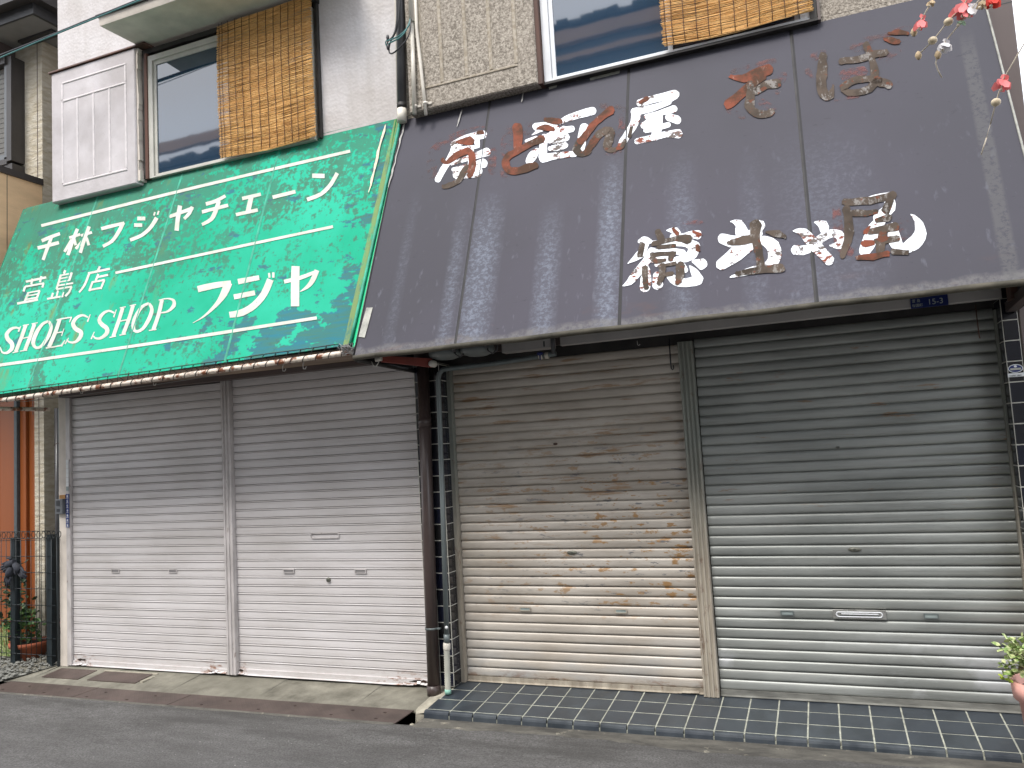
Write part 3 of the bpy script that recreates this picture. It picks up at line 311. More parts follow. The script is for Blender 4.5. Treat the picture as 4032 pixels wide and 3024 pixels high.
('R','white character with many strokes and brown scraped strokes over it',[('w',"-856,2605,-1,5,5,-11,-4,18,10,-22,-6,27,10,-28,-6,29,13,-32,-7,37,17,-42,-8,48,14,-51,-1,52,9,-52,5,46,6,-44,5,35,4,-35,4,28,0,-28,4,25,1,-23,3,18,1,-13,1,5"),('w',"-812,2613,7,-3,-18,4,26,-14,-34,10,37,-21,-41,14,40,-23,-45,9,42,-24,-50,5,43,-28,-49,14,39,-35,-46,25,30,-40,-40,28,24,-36,-34,23,18,-29,-29,16,12,-21,-23,7,6,-11,-14,1,3,-3"),('w',"-768,2557,7,-6,-20,10,28,-23,-39,20,41,-33,-47,26,44,-35,-51,21,43,-35,-53,14,40,-34,-52,14,38,-35,-53,15,37,-37,-54,17,37,-38,-54,17,37,-37,-50,18,35,-35,-46,17,31,-33,-40,19,23,-31,-32,18,13,-23,-23,12,5,-12,-13,5,2,-4"),('w',"-812,2454,7,-1,-17,-2,27,-4,-32,-4,38,-5,-39,-3,41,-6,-43,-8,46,-6,-49,-14,53,-8,-56,-9,58,-13,-59,-4,58,-16,-60,-1,58,-18,-59,6,57,-18,-57,6,53,-16,-46,2,37,-11,-24,1,10,-3"),('w',"-700,2652,0,1,1,-4,0,6,2,-7,0,8,1,-9,0,10,12,-18,0,21,13,-32,5,36,-3,-43,26,38,-33,-36,51,12,-54,-20,60,0,-62,-8,66,-3,-62,-11,61,-2,-50,-12,42,-2,-26,-7,11,0"),('w',"-655,2597,0,5,4,-12,-3,19,8,-22,-4,26,9,-27,-5,28,21,-28,-5,31,29,-31,-6,34,27,-35,-4,37,21,-42,-1,44,18,-50,0,51,12,-56,0,56,9,-55,0,52,9,-46,0,36,5,-23,0,9"),('w',"-787,2589,0,5,3,-10,0,15,4,-19,-1,22,4,-24,0,24,27,-31,0,29,38,-39,0,36,36,-45,-1,42,31,-49,-1,47,28,-53,1,52,19,-59,8,54,7,-63,19,51,-5,-62,24,49,-13,-58,25,49,-16,-53,23,45,-11,-45,16,31,-6,-23,5,8"),('w',"-550,2561,11,-4,-26,3,38,-16,-49,7,55,-22,-59,12,58,-25,-60,12,57,-24,-60,10,55,-30,-56,23,45,-45,-47,41,29,-53,-38,47,21,-52,-29,46,19,-48,-25,44,17,-45,-22,35,12,-31,-12,18,4,-8"),('w',"-763,2449,-1,4,4,-10,-3,15,7,-18,-4,22,8,-22,-4,23,25,-24,-5,27,34,-27,-6,32,35,-32,-7,37,38,-36,-9,42,40,-41,-10,47,31,-46,-11,50,18,-47,-10,46,17,-38,-7,32,8,-20,-1,9"),('w',"-787,2528,-1,7,5,-16,-2,24,9,-30,-3,35,9,-37,-3,38,26,-39,-3,38,35,-40,-2,38,32,-41,0,37,27,-44,3,36,23,-44,4,36,14,-42,5,36,1,-37,5,33,2,-29,3,22,1,-15,1,6"),('w',"-789,2540,7,0,-15,-5,24,1,-27,-9,34,2,-34,-10,36,2,-27,-40,32,2,-30,-8,30,1,-24,-8,21,1,-13,-4,6,0"),('w',"-776,2478,0,6,4,-14,-2,21,8,-26,-3,31,8,-32,-3,33,81,-39,-3,37,9,-35,-3,34,8,-29,-2,23,5,-15,-1,6"),('w',"-565,2444,1,3,-1,-9,5,13,-2,-18,6,19,-3,-22,7,21,28,-63,19,61,-9,-64,19,56,-6,-53,13,39,-2,-28,3,11"),('w',"-754,2411,6,-1,-14,-3,23,-1,-28,-6,34,-2,-35,-5,37,-3,-42,-56,57,-3,-54,-8,53,-3,-44,-9,36,-2,-22,-5,10,-1"),('w',"-699,2390,4,4,-7,-14,16,17,-14,-26,22,24,-18,-31,24,26,-17,-38,27,30,-15,-48,29,38,-11,-55,22,48,-2,-58,14,51,7,-57,6,50,17,-53,-3,49,28,-50,-10,52,34,-51,-13,57,29,-56,-14,61,23,-58,-14,57,21,-46,-9,39,12,-24,-3,11"),('w',"-519,2309,-8,-3,16,14,-29,-13,32,25,-42,-18,39,29,-45,-20,38,33,-42,-18,31,37,-38,-17,26,35,-30,-17,16,30,-19,-14,6,23,-9,-8,0,13,-3,-2"),('w',"-636,2426,5,7,-8,-20,19,25,-16,-37,27,35,-21,-44,29,39,-9,-48,20,26,-14,-30,18,24,-11,-25,13,17,-6,-13,4,4"),('d',"-755,2664,6,3,-12,-10,22,8,-23,-18,31,13,-30,-21,34,14,-16,-55,33,14,-29,-21,31,13,-23,-18,21,8,-11,-9,5,2"),('d',"-783,2576,-1,5,5,-11,-4,18,9,-22,-5,27,10,-28,-6,29,26,-27,-6,29,34,-26,-6,28,32,-26,-5,28,28,-27,-6,29,26,-27,-5,29,22,-31,-1,33,18,-41,3,41,13,-51,6,51,6,-59,7,59,2,-60,7,54,4,-49,5,38,2,-26,1,10"),('d',"-831,2603,6,-3,-15,3,22,-10,-28,5,31,-13,-33,7,33,-14,-47,-45,38,-15,-38,8,35,-15,-31,5,24,-10,-16,2,7,-2"),('d',"-752,2549,-1,4,4,-9,-2,15,6,-19,-3,22,7,-23,-3,24,86,-26,-4,29,8,-28,-4,26,8,-22,-2,18,4,-11,-1,5"),('d',"-787,2513,0,5,3,-12,-1,18,6,-22,-2,26,7,-27,-3,28,17,-30,-2,29,24,-30,-2,28,23,-30,-1,28,24,-30,-2,28,25,-30,-2,28,18,-29,-2,27,6,-27,-1,26,5,-22,-1,18,4,-12,-1,5"),('d',"-787,2501,3,4,-5,-11,12,13,-11,-21,18,20,-15,-25,19,21,-12,-28,18,21,-7,-31,13,23,2,-31,3,26,15,-27,-4,26,21,-23,-6,24,17,-22,-6,23,9,-21,-5,21,8,-18,-4,15,5,-9,-1,4"),('d',"-667,2519,6,-3,-14,3,20,-10,-26,6,29,-14,-32,8,31,-15,-37,-16,27,-14,-27,8,25,-12,-23,5,18,-9,-12,2,4,-2"),('d',"-749,2438,0,3,3,-7,-2,12,5,-14,-3,17,6,-18,-3,18,93,-16,-4,23,7,-22,-3,21,6,-18,-2,15,4,-9,-1,4"),('d',"-818,2455,6,0,-13,-3,21,-2,-26,-4,31,-4,-32,-2,34,-4,-33,-14,34,-4,-33,-20,34,-4,-32,-19,33,-3,-31,-17,32,-2,-29,-17,30,-1,-28,-11,29,-1,-27,-5,26,-1,-21,-5,18,0,-11,-3,5,0"),('d',"-725,2457,6,-1,-15,-3,24,-2,-29,-5,35,-3,-35,-4,36,-4,-36,-10,37,-4,-36,-16,37,-6,-38,-10,36,-12,-38,-4,31,-16,-35,-2,26,-15,-29,3,23,-14,-24,9,21,-13,-19,7,14,-9,-10,3,4,-2"),('d',"-626,2450,7,-1,-18,-2,28,-6,-35,-1,41,-9,-43,0,44,-9,-45,-8,45,-9,-46,-14,45,-11,-47,-8,44,-15,-44,1,37,-19,-39,5,31,-17,-32,7,26,-15,-27,10,24,-14,-22,6,17,-9,-12,3,4,-3"),('d',"-707,2380,-1,5,5,-11,-4,18,9,-21,-5,25,9,-26,-5,27,34,-24,-6,27,10,-26,-5,25,8,-21,-3,17,4,-10,0,4"),('r',"-539,2539,4,0,-9,-4,15,1,-17,-6,21,1,-22,-6,24,1,-18,-24,20,1,-18,-5,18,1,-15,-5,13,0,-8,-3,3,1"),('r',"-668,2659,3,2,-5,-7,10,8,-10,-14,15,12,-13,-16,16,12,5,-44,15,12,-13,-15,15,11,-10,-13,10,8,-5,-7,3,2"),('r',"-559,2620,1,2,-1,-6,3,8,-2,-11,5,11,-3,-13,5,12,30,-39,7,16,-4,-17,6,15,-3,-15,5,10,-2,-7,2,3")]),
('R','faded brown smear above the lower lettering',[('s',"-616,2679,0,2,1,-6,0,9,3,-11,-1,13,3,-14,-1,15,19,-18,-2,19,27,-24,-2,25,25,-29,-2,29,21,-30,-1,27,18,-26,-1,23,13,-22,-1,19,4,-19,-1,18,4,-15,-1,12,2,-8,0,3")]),
('R','white brush character with an upright brown stroke',[('w',"-430,2559,4,9,-3,-25,12,35,-6,-49,18,52,-10,-59,20,55,-3,-67,20,59,8,-76,12,66,26,-74,-7,70,50,-61,-20,68,62,-51,-22,65,50,-53,-21,63,30,-57,-20,58,26,-46,-14,41,14,-24,-3,11"),('w',"-361,2645,0,2,0,-4,1,5,0,-7,2,8,0,-9,1,9,13,-24,8,27,0,-45,32,35,-34,-46,51,14,-51,-38,61,10,-60,-28,66,10,-61,-24,61,9,-48,-22,42,6,-26,-12,12,2"),('w',"-200,2620,7,-8,-20,14,25,-29,-37,27,37,-41,-44,35,39,-44,-72,-6,34,-38,-38,30,31,-35,-31,22,21,-24,-16,12,5,-7"),('w',"-230,2543,8,-13,-24,26,28,-49,-45,51,40,-70,-52,64,43,-75,-66,59,44,-76,-76,52,45,-76,-75,52,44,-75,-71,52,40,-70,-66,48,35,-63,-53,47,32,-57,-39,49,30,-53,-34,39,21,-37,-18,20,6,-10"),('w',"-222,2516,4,7,-5,-21,14,29,-10,-40,20,40,-14,-47,21,44,-10,-57,26,50,-14,-67,38,55,-35,-64,59,37,-57,-44,67,7,-65,-24,65,-9,-65,-4,58,-26,-58,19,44,-42,-47,33,28,-48,-39,38,17,-47,-38,39,11,-46,-39,40,9,-44,-36,38,9,-41,-30,34,8,-36,-27,29,7,-31,-24,25,5,-25,-23,18,4,-18,-21,11,2,-10,-13,5,1,-5"),('d',"-237,2634,10,-2,-25,-2,38,-9,-47,-3,55,-12,-58,0,59,-13,-59,-10,55,-12,-54,-22,49,-8,-47,-28,44,-1,-38,-32,41,5,-35,-36,40,6,-36,-32,40,1,-38,-28,39,-3,-40,-24,39,-5,-40,-14,40,-5,-38,-4,36,-4,-31,-5,25,-3,-16,-3,7,0"),('d',"-382,2516,0,4,3,-9,-2,14,5,-18,-1,21,5,-21,-2,22,15,-27,-2,31,22,-38,-4,44,26,-48,-7,53,31,-52,-7,55,33,-52,-8,54,26,-52,-8,53,15,-50,-7,49,14,-41,-5,34,8,-21,-1,9"),('d',"-190,2547,1,2,0,-5,1,7,0,-9,2,10,0,-10,1,10,14,-20,3,20,18,-34,6,34,10,-44,12,40,6,-47,14,29,0,-34,10,18,-7,-19,9,16,-5,-16,7,11,-3,-8,2,3"),('d',"-346,2332,-1,5,4,-12,-2,19,7,-23,-3,27,8,-28,-3,29,29,-30,-3,32,41,-32,-3,34,40,-36,-2,38,41,-41,-1,42,41,-46,-1,47,29,-50,-1,50,8,-48,-1,46,9,-39,-1,31,5,-20,0,9")]),
('R','clean white hiragana crossing the awning seam',[('w',"-57,2534,0,1,0,-3,1,5,0,-7,1,8,0,-8,1,8,11,-17,3,20,12,-33,9,35,-1,-47,26,39,-19,-55,39,33,-30,-57,45,32,-33,-57,45,37,-32,-59,43,41,-29,-59,41,39,-29,-56,40,37,-28,-54,40,34,-29,-52,39,33,-31,-45,38,32,-32,-40,36,30,-25,-34,24,21,-12,-18,6,5"),('w',"-72,2425,1,10,2,-23,5,34,2,-44,7,50,1,-54,7,53,8,-56,6,52,18,-56,-1,52,30,-47,-14,47,42,-30,-22,43,49,-21,-24,43,45,-27,-19,46,37,-37,-12,47,28,-42,-5,47,13,-46,11,44,-1,-53,27,36,-25,-44,42,13,-43,-17,44,-20,-43,18,22,-47,-26,42,0,-39,-18,32,-2,-20,-12,15,-1,-5"),('w',"48,2566,1,2,-1,-5,2,7,-1,-9,3,9,-1,-10,3,10,9,-30,12,32,-5,-49,34,40,-36,-40,46,9,-43,-16,41,-2,-40,-8,39,-1,-33,-8,27,-1,-17,-5,7,0")]),
('R','white character with a long hooked stroke, half covered in brown',[('s',"153,2640,7,-1,-17,-4,27,-3,-33,-6,38,-4,-40,-5,42,-4,-46,-44,46,-5,-50,-63,50,-2,-50,-59,54,9,-41,-53,48,30,-32,-58,43,40,-32,-55,41,40,-33,-48,38,38,-26,-41,26,26,-13,-22,7,7"),('s',"432,2524,9,1,-20,-9,33,4,-40,-17,48,6,-49,-18,51,6,-46,-73,51,7,-48,-18,47,6,-39,-17,32,5,-20,-10,9,1"),('d',"183,2654,1,7,2,-17,2,25,3,-31,3,36,3,-38,2,38,29,-44,3,40,42,-47,2,42,42,-46,0,43,40,-42,-3,44,41,-40,-4,46,29,-43,-3,47,10,-45,-4,44,10,-36,-2,30,5,-19,-1,8"),('w',"278,2649,0,3,2,-7,-1,10,3,-11,-1,14,4,-15,-2,16,18,-14,-2,18,25,-16,-2,21,25,-19,-2,23,24,-21,-1,22,23,-20,0,20,16,-19,0,18,3,-18,-1,18,3,-15,0,12,2,-8,0,4"),('w',"388,2663,8,3,-17,-12,29,9,-34,-21,42,12,-42,-23,46,13,-44,-26,47,11,-45,-23,48,-3,-48,2,39,-38,-50,27,27,-52,-50,34,24,-52,-41,39,23,-51,-29,44,21,-47,-25,35,14,-33,-13,18,4,-9"),('d',"408,2646,5,-4,-13,6,18,-15,-25,11,26,-20,-30,15,28,-23,-58,-30,34,-26,-36,18,31,-25,-30,13,21,-17,-15,6,5,-4"),('d',"200,2634,7,0,-17,-5,27,0,-32,-10,38,1,-39,-10,40,0,-40,-26,42,0,-42,-37,43,-1,-44,-32,43,-5,-46,-21,43,-10,-47,-14,41,-15,-46,-9,38,-19,-45,-10,31,-19,-40,-11,25,-16,-32,-5,21,-14,-22,9,19,-13,-18,6,14,-8,-10,3,4,-3"),('w',"196,2625,3,0,-6,-2,9,0,-11,-4,14,0,-15,-3,15,0,-13,-78,12,0,-11,-2,11,-1,-9,-2,7,0,-5,-2,2,0"),('d',"220,2582,0,8,2,-18,3,27,2,-35,5,39,1,-41,5,42,9,-44,5,39,16,-42,4,37,16,-38,2,33,17,-32,0,30,18,-28,-1,28,13,-26,-1,25,4,-24,-1,24,5,-20,-1,16,3,-10,-1,5"),('w',"383,2559,3,-5,-11,10,14,-20,-22,20,20,-30,-25,26,21,-32,-38,20,26,-39,-51,21,35,-48,-58,25,45,-48,-62,22,52,-43,-64,17,54,-39,-63,19,53,-41,-62,22,50,-41,-56,25,45,-39,-50,27,43,-37,-47,26,40,-34,-39,19,27,-24,-20,10,7,-7"),('w',"396,2500,7,-1,-16,-3,25,-3,-32,-5,36,-5,-38,-4,39,-5,-44,-15,45,-5,-51,-25,53,0,-53,-33,56,15,-47,-43,50,30,-34,-53,35,40,-12,-57,13,53,13,-56,-7,60,33,-54,-20,64,43,-53,-30,64,49,-46,-39,55,54,-30,-45,39,55,-8,-48,16,47,17,-43,-4,35,33,-33,-11,23,35,-23,-15,4,36,-10,-11,-5,21,-3,-3"),('d',"320,2518,-1,6,4,-12,-2,19,6,-23,-2,27,7,-27,-3,29,57,-28,-3,41,8,-39,-2,38,8,-32,-2,27,5,-16,-1,7"),('d',"280,2464,0,5,3,-12,-1,19,5,-23,-1,27,6,-28,-2,29,121,-29,-1,45,7,-43,-1,42,8,-35,-1,29,4,-18,0,7"),('d',"304,2405,0,7,3,-15,0,23,5,-28,0,33,6,-35,-1,37,92,-34,0,32,4,-31,1,30,4,-25,0,21,3,-14,0,6"),('d',"350,2466,6,-3,-16,1,23,-8,-29,2,32,-12,-35,4,34,-12,-56,-74,38,-12,-38,4,34,-12,-31,1,24,-8,-16,1,6,-3"),('r',"267,2458,-2,3,6,-5,-7,10,11,-10,-10,15,13,-13,-12,16,35,16,-7,9,8,-7,-7,9,7,-6,-4,6,3,-3,-1,2"),('r',"249,2402,0,8,3,-17,1,26,5,-32,1,37,5,-39,1,41,32,-38,1,32,3,-31,1,30,4,-26,1,21,2,-14,1,6"),('r',"216,2334,0,3,1,-8,1,13,2,-16,1,18,2,-19,1,20,16,-24,1,25,23,-30,2,31,23,-34,0,36,25,-35,-1,36,26,-32,-2,33,19,-31,-2,32,6,-30,-2,29,7,-24,-2,20,4,-13,0,6"),('d',"370,2346,1,5,0,-13,4,20,-1,-26,6,29,-1,-31,6,31,50,-45,5,27,-1,-27,5,25,-1,-22,4,17,0,-11,1,4")]),
('G','cream painted kanji',[('g',"-5960,3476,-34,36,59,-31,-34,36,69,-28,-33,36,69,-29,-33,35,69,-29,-30,35,67,-29,-28,33,54,-29,-27,32"),('g',"-5980,3411,-28,36,62,-35,-28,36,75,-34,-27,35,74,-34,-28,36,72,-33,-27,35,70,-33,-27,36,57,-34,-27,35"),('g',"-5889,3514,42,-18,-43,-2,44,-19,-45,-11,46,-19,-46,-15,47,-19,-46,-24,46,-18,-43,-29,44,-18,-42,-16,42,-16")]),
('G','cream painted kanji',[('g',"-5631,3452,-22,28,142,-17,-22,28"),('g',"-5604,3549,46,-20,-47,-3,45,-20,-47,-13,46,-20,-46,-20,45,-19,-44,-32,45,-18,-42,-39,45,-17,-44,-23,45,-17"),('g',"-5621,3452,45,-25,-78,-82,36,-19"),('g',"-5591,3441,30,2,20,-67,29,2"),('g',"-5496,3448,-22,28,140,-17,-22,28"),('g',"-5470,3546,45,-19,-46,0,45,-19,-45,-10,44,-19,-44,-18,45,-18,-42,-36,44,-17,-40,-44,44,-17,-41,-27,44,-16"),('g',"-5471,3435,42,-28,-98,-54,33,-22"),('g',"-5445,3429,28,2,34,-82,28,3")]),
('G','cream painted katakana',[('g',"-5280,3470,-24,35,56,-33,-25,35,70,-34,-25,36,70,-34,-24,35,69,-32,-22,33,67,-30,-20,30,52,-28,-19,28"),('g',"-5082,3513,47,-23,-50,3,46,-23,-51,-5,46,-24,-54,-4,46,-25,-55,-3,44,-25,-56,-3,41,-26,-56,5,37,-29,-62,14,31,-30,-62,20,29,-30,-51,23,27,-30")]),
('G','cream painted katakana',[('g',"-4907,3494,-14,37,105,-53,-14,36"),('g',"-4918,3438,-14,35,105,-51,-13,34"),('g',"-4723,3494,47,-27,-53,7,46,-26,-54,-2,44,-26,-56,0,41,-28,-58,6,38,-29,-59,9,35,-30,-61,13,31,-31,-68,20,27,-33,-71,25,26,-33,-57,27,26,-32"),('g',"-4749,3543,20,-9,-19,-22,20,-9"),('g',"-4711,3546,20,-9,-20,-26,20,-9")]),
('G','cream painted katakana',[('g',"-4554,3448,-24,33,55,-29,-24,33,67,-27,-24,34,66,-27,-23,33,64,-27,-24,34,63,-27,-24,33,51,-28,-24,33"),('g',"-4371,3522,38,-19,-40,5,38,-20,-41,-1,38,-20,-44,2,37,-24,-47,9,34,-26,-47,10,31,-25,-41,14,30,-24"),('g',"-4511,3557,49,-17,-45,-11,49,-17,-43,-24,49,-16,-41,-26,48,-14,-38,-30,47,-13,-36,-32,47,-12,-39,-19,47,-12")]),
('G','cream painted katakana',[('g',"-4209,3493,-20,35,44,-34,-21,35,55,-33,-22,35,57,-30,-25,34,57,-23,-25,31,57,-18,-25,29,46,-20,-23,28"),('g',"-4226,3428,-19,33,50,-31,-19,33,63,-31,-19,33,64,-31,-19,33,65,-31,-18,33,65,-31,-18,33,51,-31,-18,32"),('g',"-4114,3522,41,-19,-43,-5,43,-19,-45,-15,45,-20,-48,-10,45,-22,-49,-2,45,-23,-49,4,42,-27,-50,11,35,-31,-56,18,28,-32,-57,20,24,-29,-45,22,22,-28")]),
('G','cream painted katakana',[('g',"-3860,3473,-17,33,188,-29,-16,32"),('g',"-3808,3499,48,-19,-41,-116,48,-18"),('g',"-3877,3340,-17,31,215,-28,-16,31")]),
('G','cream painted katakana dash',[('g',"-3569,3426,-17,33,216,-24,-16,33")]),
('G','cream painted katakana',[('g',"-3256,3540,-8,39,120,-65,-7,38"),('g',"-3058,3547,34,-23,-42,-1,33,-22,-45,-10,33,-23,-48,-6,32,-26,-50,2,31,-27,-51,6,29,-30,-53,13,24,-32,-61,21,21,-34,-63,27,19,-34,-50,29,19,-34")]),
('G','cream painted kanji',[('g',"-5964,3104,-17,23,250,-18,-17,23"),('g',"-5918,3138,28,-9,-16,-44,29,-8"),('g',"-5820,3145,28,-8,-14,-49,28,-8"),('g',"-5951,3060,-14,19,233,-20,-13,19"),('g',"-5972,3074,29,-10,-24,-34,29,-10"),('g',"-5758,3074,28,-10,-24,-28,28,-9"),('g',"-5884,2998,-10,14,146,-13,-11,15"),('g',"-5893,2970,-9,13,150,-12,-9,13"),('g',"-5884,2939,-10,13,145,-13,-9,14"),('g',"-5904,3015,29,-11,-31,-68,28,-11"),('g',"-5775,3013,28,-10,-25,-67,28,-10"),('g',"-5967,2912,-17,22,253,-18,-15,21")]),
('G','cream painted kanji',[('g',"-5557,3162,30,-13,-31,-19,27,-11"),('g',"-5588,3125,28,-9,-17,-118,27,-9"),('g',"-5466,3127,27,-11,-25,-60,27,-10"),('g',"-5569,3106,-10,15,138,-13,-10,15"),('g',"-5567,3077,-9,13,128,-12,-9,14"),('g',"-5563,3047,-9,13,128,-13,-9,13"),('g',"-5565,3015,-11,16,188,-18,-10,16"),('g',"-5560,2983,-11,16,184,-16,-11,16"),('g',"-5409,2997,26,-11,-27,-11,26,-11,-30,-13,26,-13,-40,-4,25,-16,-38,3,25,-17"),('g',"-5600,2968,26,-9,-24,-34,26,-9"),('g',"-5550,2980,23,-7,-14,-47,23,-7"),('g',"-5478,2958,23,-9,-21,-27,23,-9"),('g',"-5625,2908,-13,19,192,-20,-12,18")]),
('G','cream painted kanji',[('g',"-5166,3136,28,-13,-34,-26,25,-12"),('g',"-5254,3074,-14,22,245,-17,-14,22"),('g',"-5260,3087,28,-11,-29,-16,29,-12,-30,-26,28,-12,-32,-20,28,-14,-42,-21,23,-14,-37,-9,19,-12"),('g',"-5151,3067,25,-11,-30,-47,26,-10"),('g',"-5129,3025,-12,19,120,-16,-12,18"),('g',"-5175,2987,-12,18,150,-17,-12,18"),('g',"-5186,3003,26,-10,-28,-68,26,-10"),('g',"-5061,3001,25,-11,-31,-63,25,-10"),('g',"-5170,2921,-12,18,131,-16,-12,18")]),
('G','cream serif capital letter',[('g',"-5823,2696,-1,-16,-20,24,2,-17,-33,25,9,-19,-32,21,17,-22,-41,22,24,-24,-46,19,33,-25,-50,14,40,-25,-54,9,46,-23,-52,3,51,-12,-34,-19,44,5,-13,-33,33,16,-6,-34,23,23,1,-37,25,22,-12,-30,40,9,-26,-26,50,-5,-45,-10,50,-19,-54,10,40,-26,-52,14,32,-24,-44,17,20,-23,-40,22,6,-18,-28,24,-7,-10,-9,22,-13,-3,-6,22,-13,-2,-1,16,-11,-2"),('g',"-5828,2711,12,-5,-20,-39,22,-8")]),
('G','cream serif capital letter',[('g',"-5790,2719,47,-16,-45,-10,46,-16,-45,-22,47,-15,-46,-24,47,-16,-47,-26,46,-16,-47,-29,46,-16,-47,-15,47,-16"),('g',"-5691,2718,46,-16,-45,-11,46,-16,-44,-23,46,-16,-44,-24,46,-15,-46,-27,46,-15,-46,-27,46,-16,-46,-14,46,-15"),('g',"-5743,2593,-9,10,94,-5,-9,10"),('g',"-5797,2706,-7,9,75,-8,-7,10"),('g',"-5700,2709,-7,9,75,-7,-7,9"),('g',"-5794,2481,-8,10,71,-6,-8,10"),('g',"-5713,2485,-6,10,85,-9,-7,9")]),
('G','cream serif capital letter',[('g',"-5526,2724,20,-21,-37,19,22,-23,-46,18,26,-23,-50,13,34,-23,-51,3,40,-21,-55,-3,45,-22,-54,-4,49,-20,-52,-8,50,-18,-48,-12,49,-14,-40,-15,46,-5,-24,-22,33,7,-4,-28,17,15,14,-29,-3,22,31,-25,-18,24,43,-18,-27,22,48,-10,-34,21,50,0,-39,20,52,7,-44,20,52,8,-48,18,49,11,-48,15,44,15,-47,11,36,17,-41,4,19,21,-28,-8,3,26,-19,-12,3,22,-16,-11")]),
('G','cream serif capital letter',[('g',"-5415,2722,42,-14,-41,-13,43,-14,-42,-24,45,-15,-45,-25,46,-16,-50,-27,46,-17,-51,-27,46,-18,-50,-14,46,-17"),('g',"-5426,2707,-9,11,31,-10,-9,12,39,-11,-9,13,40,-12,-9,13,39,-13,-8,13,39,-13,-7,12,29,-13,-7,12"),('g',"-5281,2718,21,-7,-17,-35,9,-3"),('g',"-5383,2596,-7,11,81,-10,-7,10"),('g',"-5313,2630,10,-4,-10,-54,13,-4"),('g',"-5432,2480,-7,12,30,-11,-8,11,40,-11,-8,12,38,-12,-8,12,36,-11,-8,12,35,-11,-9,13,27,-13,-9,14"),('g',"-5258,2533,10,-5,-38,-39,26,-13")]),
('G','cream serif capital letter',[('g',"-5079,2718,10,-4,-17,-54,18,-7"),('g',"-5085,2700,-4,-13,-15,21,-3,-13,-24,26,0,-16,-28,24,8,-19,-34,19,17,-21,-41,17,24,-23,-43,15,31,-23,-46,10,38,-22,-47,4,43,-18,-43,-3,45,-8,-30,-16,37,7,-15,-28,29,16,-4,-35,20,24,9,-40,10,30,16,-40,12,28,-2,-33,32,14,-30,-19,47,-5,-44,-4,47,-16,-48,5,44,-22,-49,9,38,-23,-47,10,29,-22,-41,14,19,-21,-36,20,9,-19,-32,22,4,-16,-21,20,-4,-11,-12,20,-10,-4,-1,14,-9,-2"),('g',"-5226,2547,10,-5,-31,-40,18,-9")]),
('G','cream serif capital letter',[('g',"-4815,2724,9,-4,-15,-57,17,-7"),('g',"-4819,2702,-4,-13,-14,21,-3,-13,-23,25,0,-15,-28,23,9,-18,-34,18,18,-21,-40,15,24,-22,-42,12,30,-22,-44,8,37,-21,-45,2,42,-17,-41,-6,41,-4,-19,-25,30,14,2,-38,21,22,6,-38,15,26,10,-40,18,25,-5,-33,33,12,-30,-18,45,-5,-42,-4,46,-16,-47,7,41,-23,-49,12,33,-25,-47,14,25,-24,-40,16,17,-21,-32,20,8,-19,-26,22,3,-16,-16,19,-5,-11,-7,18,-10,-4,3,12,-10,-2"),('g',"-4970,2565,10,-3,-21,-52,17,-7")]),
('G','cream serif capital letter',[('g',"-4770,2735,41,-14,-40,-15,41,-14,-40,-27,41,-14,-40,-27,40,-14,-41,-28,40,-15,-42,-28,40,-14,-41,-16,40,-14"),('g',"-4668,2741,39,-14,-39,-14,40,-14,-39,-26,39,-14,-40,-27,40,-14,-42,-28,40,-15,-43,-29,39,-15,-41,-16,39,-15"),('g',"-4736,2614,-7,11,91,-7,-6,10"),('g',"-4778,2726,-6,9,66,-7,-6,9"),('g',"-4680,2730,-6,9,67,-7,-6,10"),('g',"-4783,2494,-6,10,69,-6,-6,9"),('g',"-4688,2500,-6,10,69,-7,-6,9")]),
('G','cream serif capital letter',[('g',"-4502,2739,16,-20,-33,18,17,-22,-42,17,21,-22,-45,10,29,-21,-46,0,35,-19,-47,-6,38,-19,-47,-8,42,-18,-45,-9,43,-15,-42,-13,43,-12,-35,-15,39,-5,-24,-19,31,4,-10,-25,19,12,9,-26,-1,21,28,-24,-15,23,40,-18,-21,22,43,-10,-28,21,44,-1,-33,19,46,6,-38,19,47,7,-41,18,45,8,-41,17,42,11,-40,13,33,15,-36,4,17,23,-26,-7,2,28,-19,-10,2,23,-16,-9")]),
('G','cream serif capital letter',[('g',"-4393,2747,40,-12,-36,-19,39,-12,-35,-31,40,-12,-37,-30,39,-14,-40,-29,39,-14,-42,-29,39,-14,-41,-16,39,-14"),('g',"-4402,2738,-6,10,28,-9,-7,10,37,-8,-6,10,34,-12,-5,11,28,-17,-2,14,23,-23,2,16,10,-24,14,13,-9,-22,28,4,-26,-13,37,-8,-37,-2,39,-18,-43,5,32,-21,-42,6,24,-19,-37,8,15,-17,-36,11,9,-14,-36,13,7,-12,-26,11,5,-10"),('g',"-4407,2504,-5,9,76,-8,-5,9")]),
('G','large cream katakana',[('g',"-4039,2754,-31,52,62,-49,-31,52,75,-49,-31,52,79,-49,-27,51,85,-49,-23,48,87,-46,-20,43,65,-42,-18,39"),('g',"-3825,2809,81,-33,-81,10,77,-31,-78,0,71,-32,-74,2,63,-33,-70,6,54,-32,-63,3,42,-27,-57,0,33,-24,-54,-4,26,-20,-51,-8,19,-16,-46,-8,14,-12,-42,-6,9,-9,-38,-6,5,-5,-26,-5,3,-3")]),
('G','large cream katakana',[('g',"-3687,2766,-22,44,202,-37,-18,38"),('g',"-3688,2652,-21,41,199,-33,-19,39"),('g',"-3444,2777,61,-28,-66,0,61,-28,-69,-11,60,-29,-71,-5,58,-33,-73,7,56,-38,-75,15,53,-41,-74,21,49,-44,-74,28,46,-47,-74,34,41,-49,-70,40,34,-51,-69,47,27,-51,-65,49,22,-48,-51,48,21,-46"),('g',"-3449,2816,19,-1,-3,-37,18,0"),('g',"-3413,2816,21,-3,-10,-38,21,-3")]),
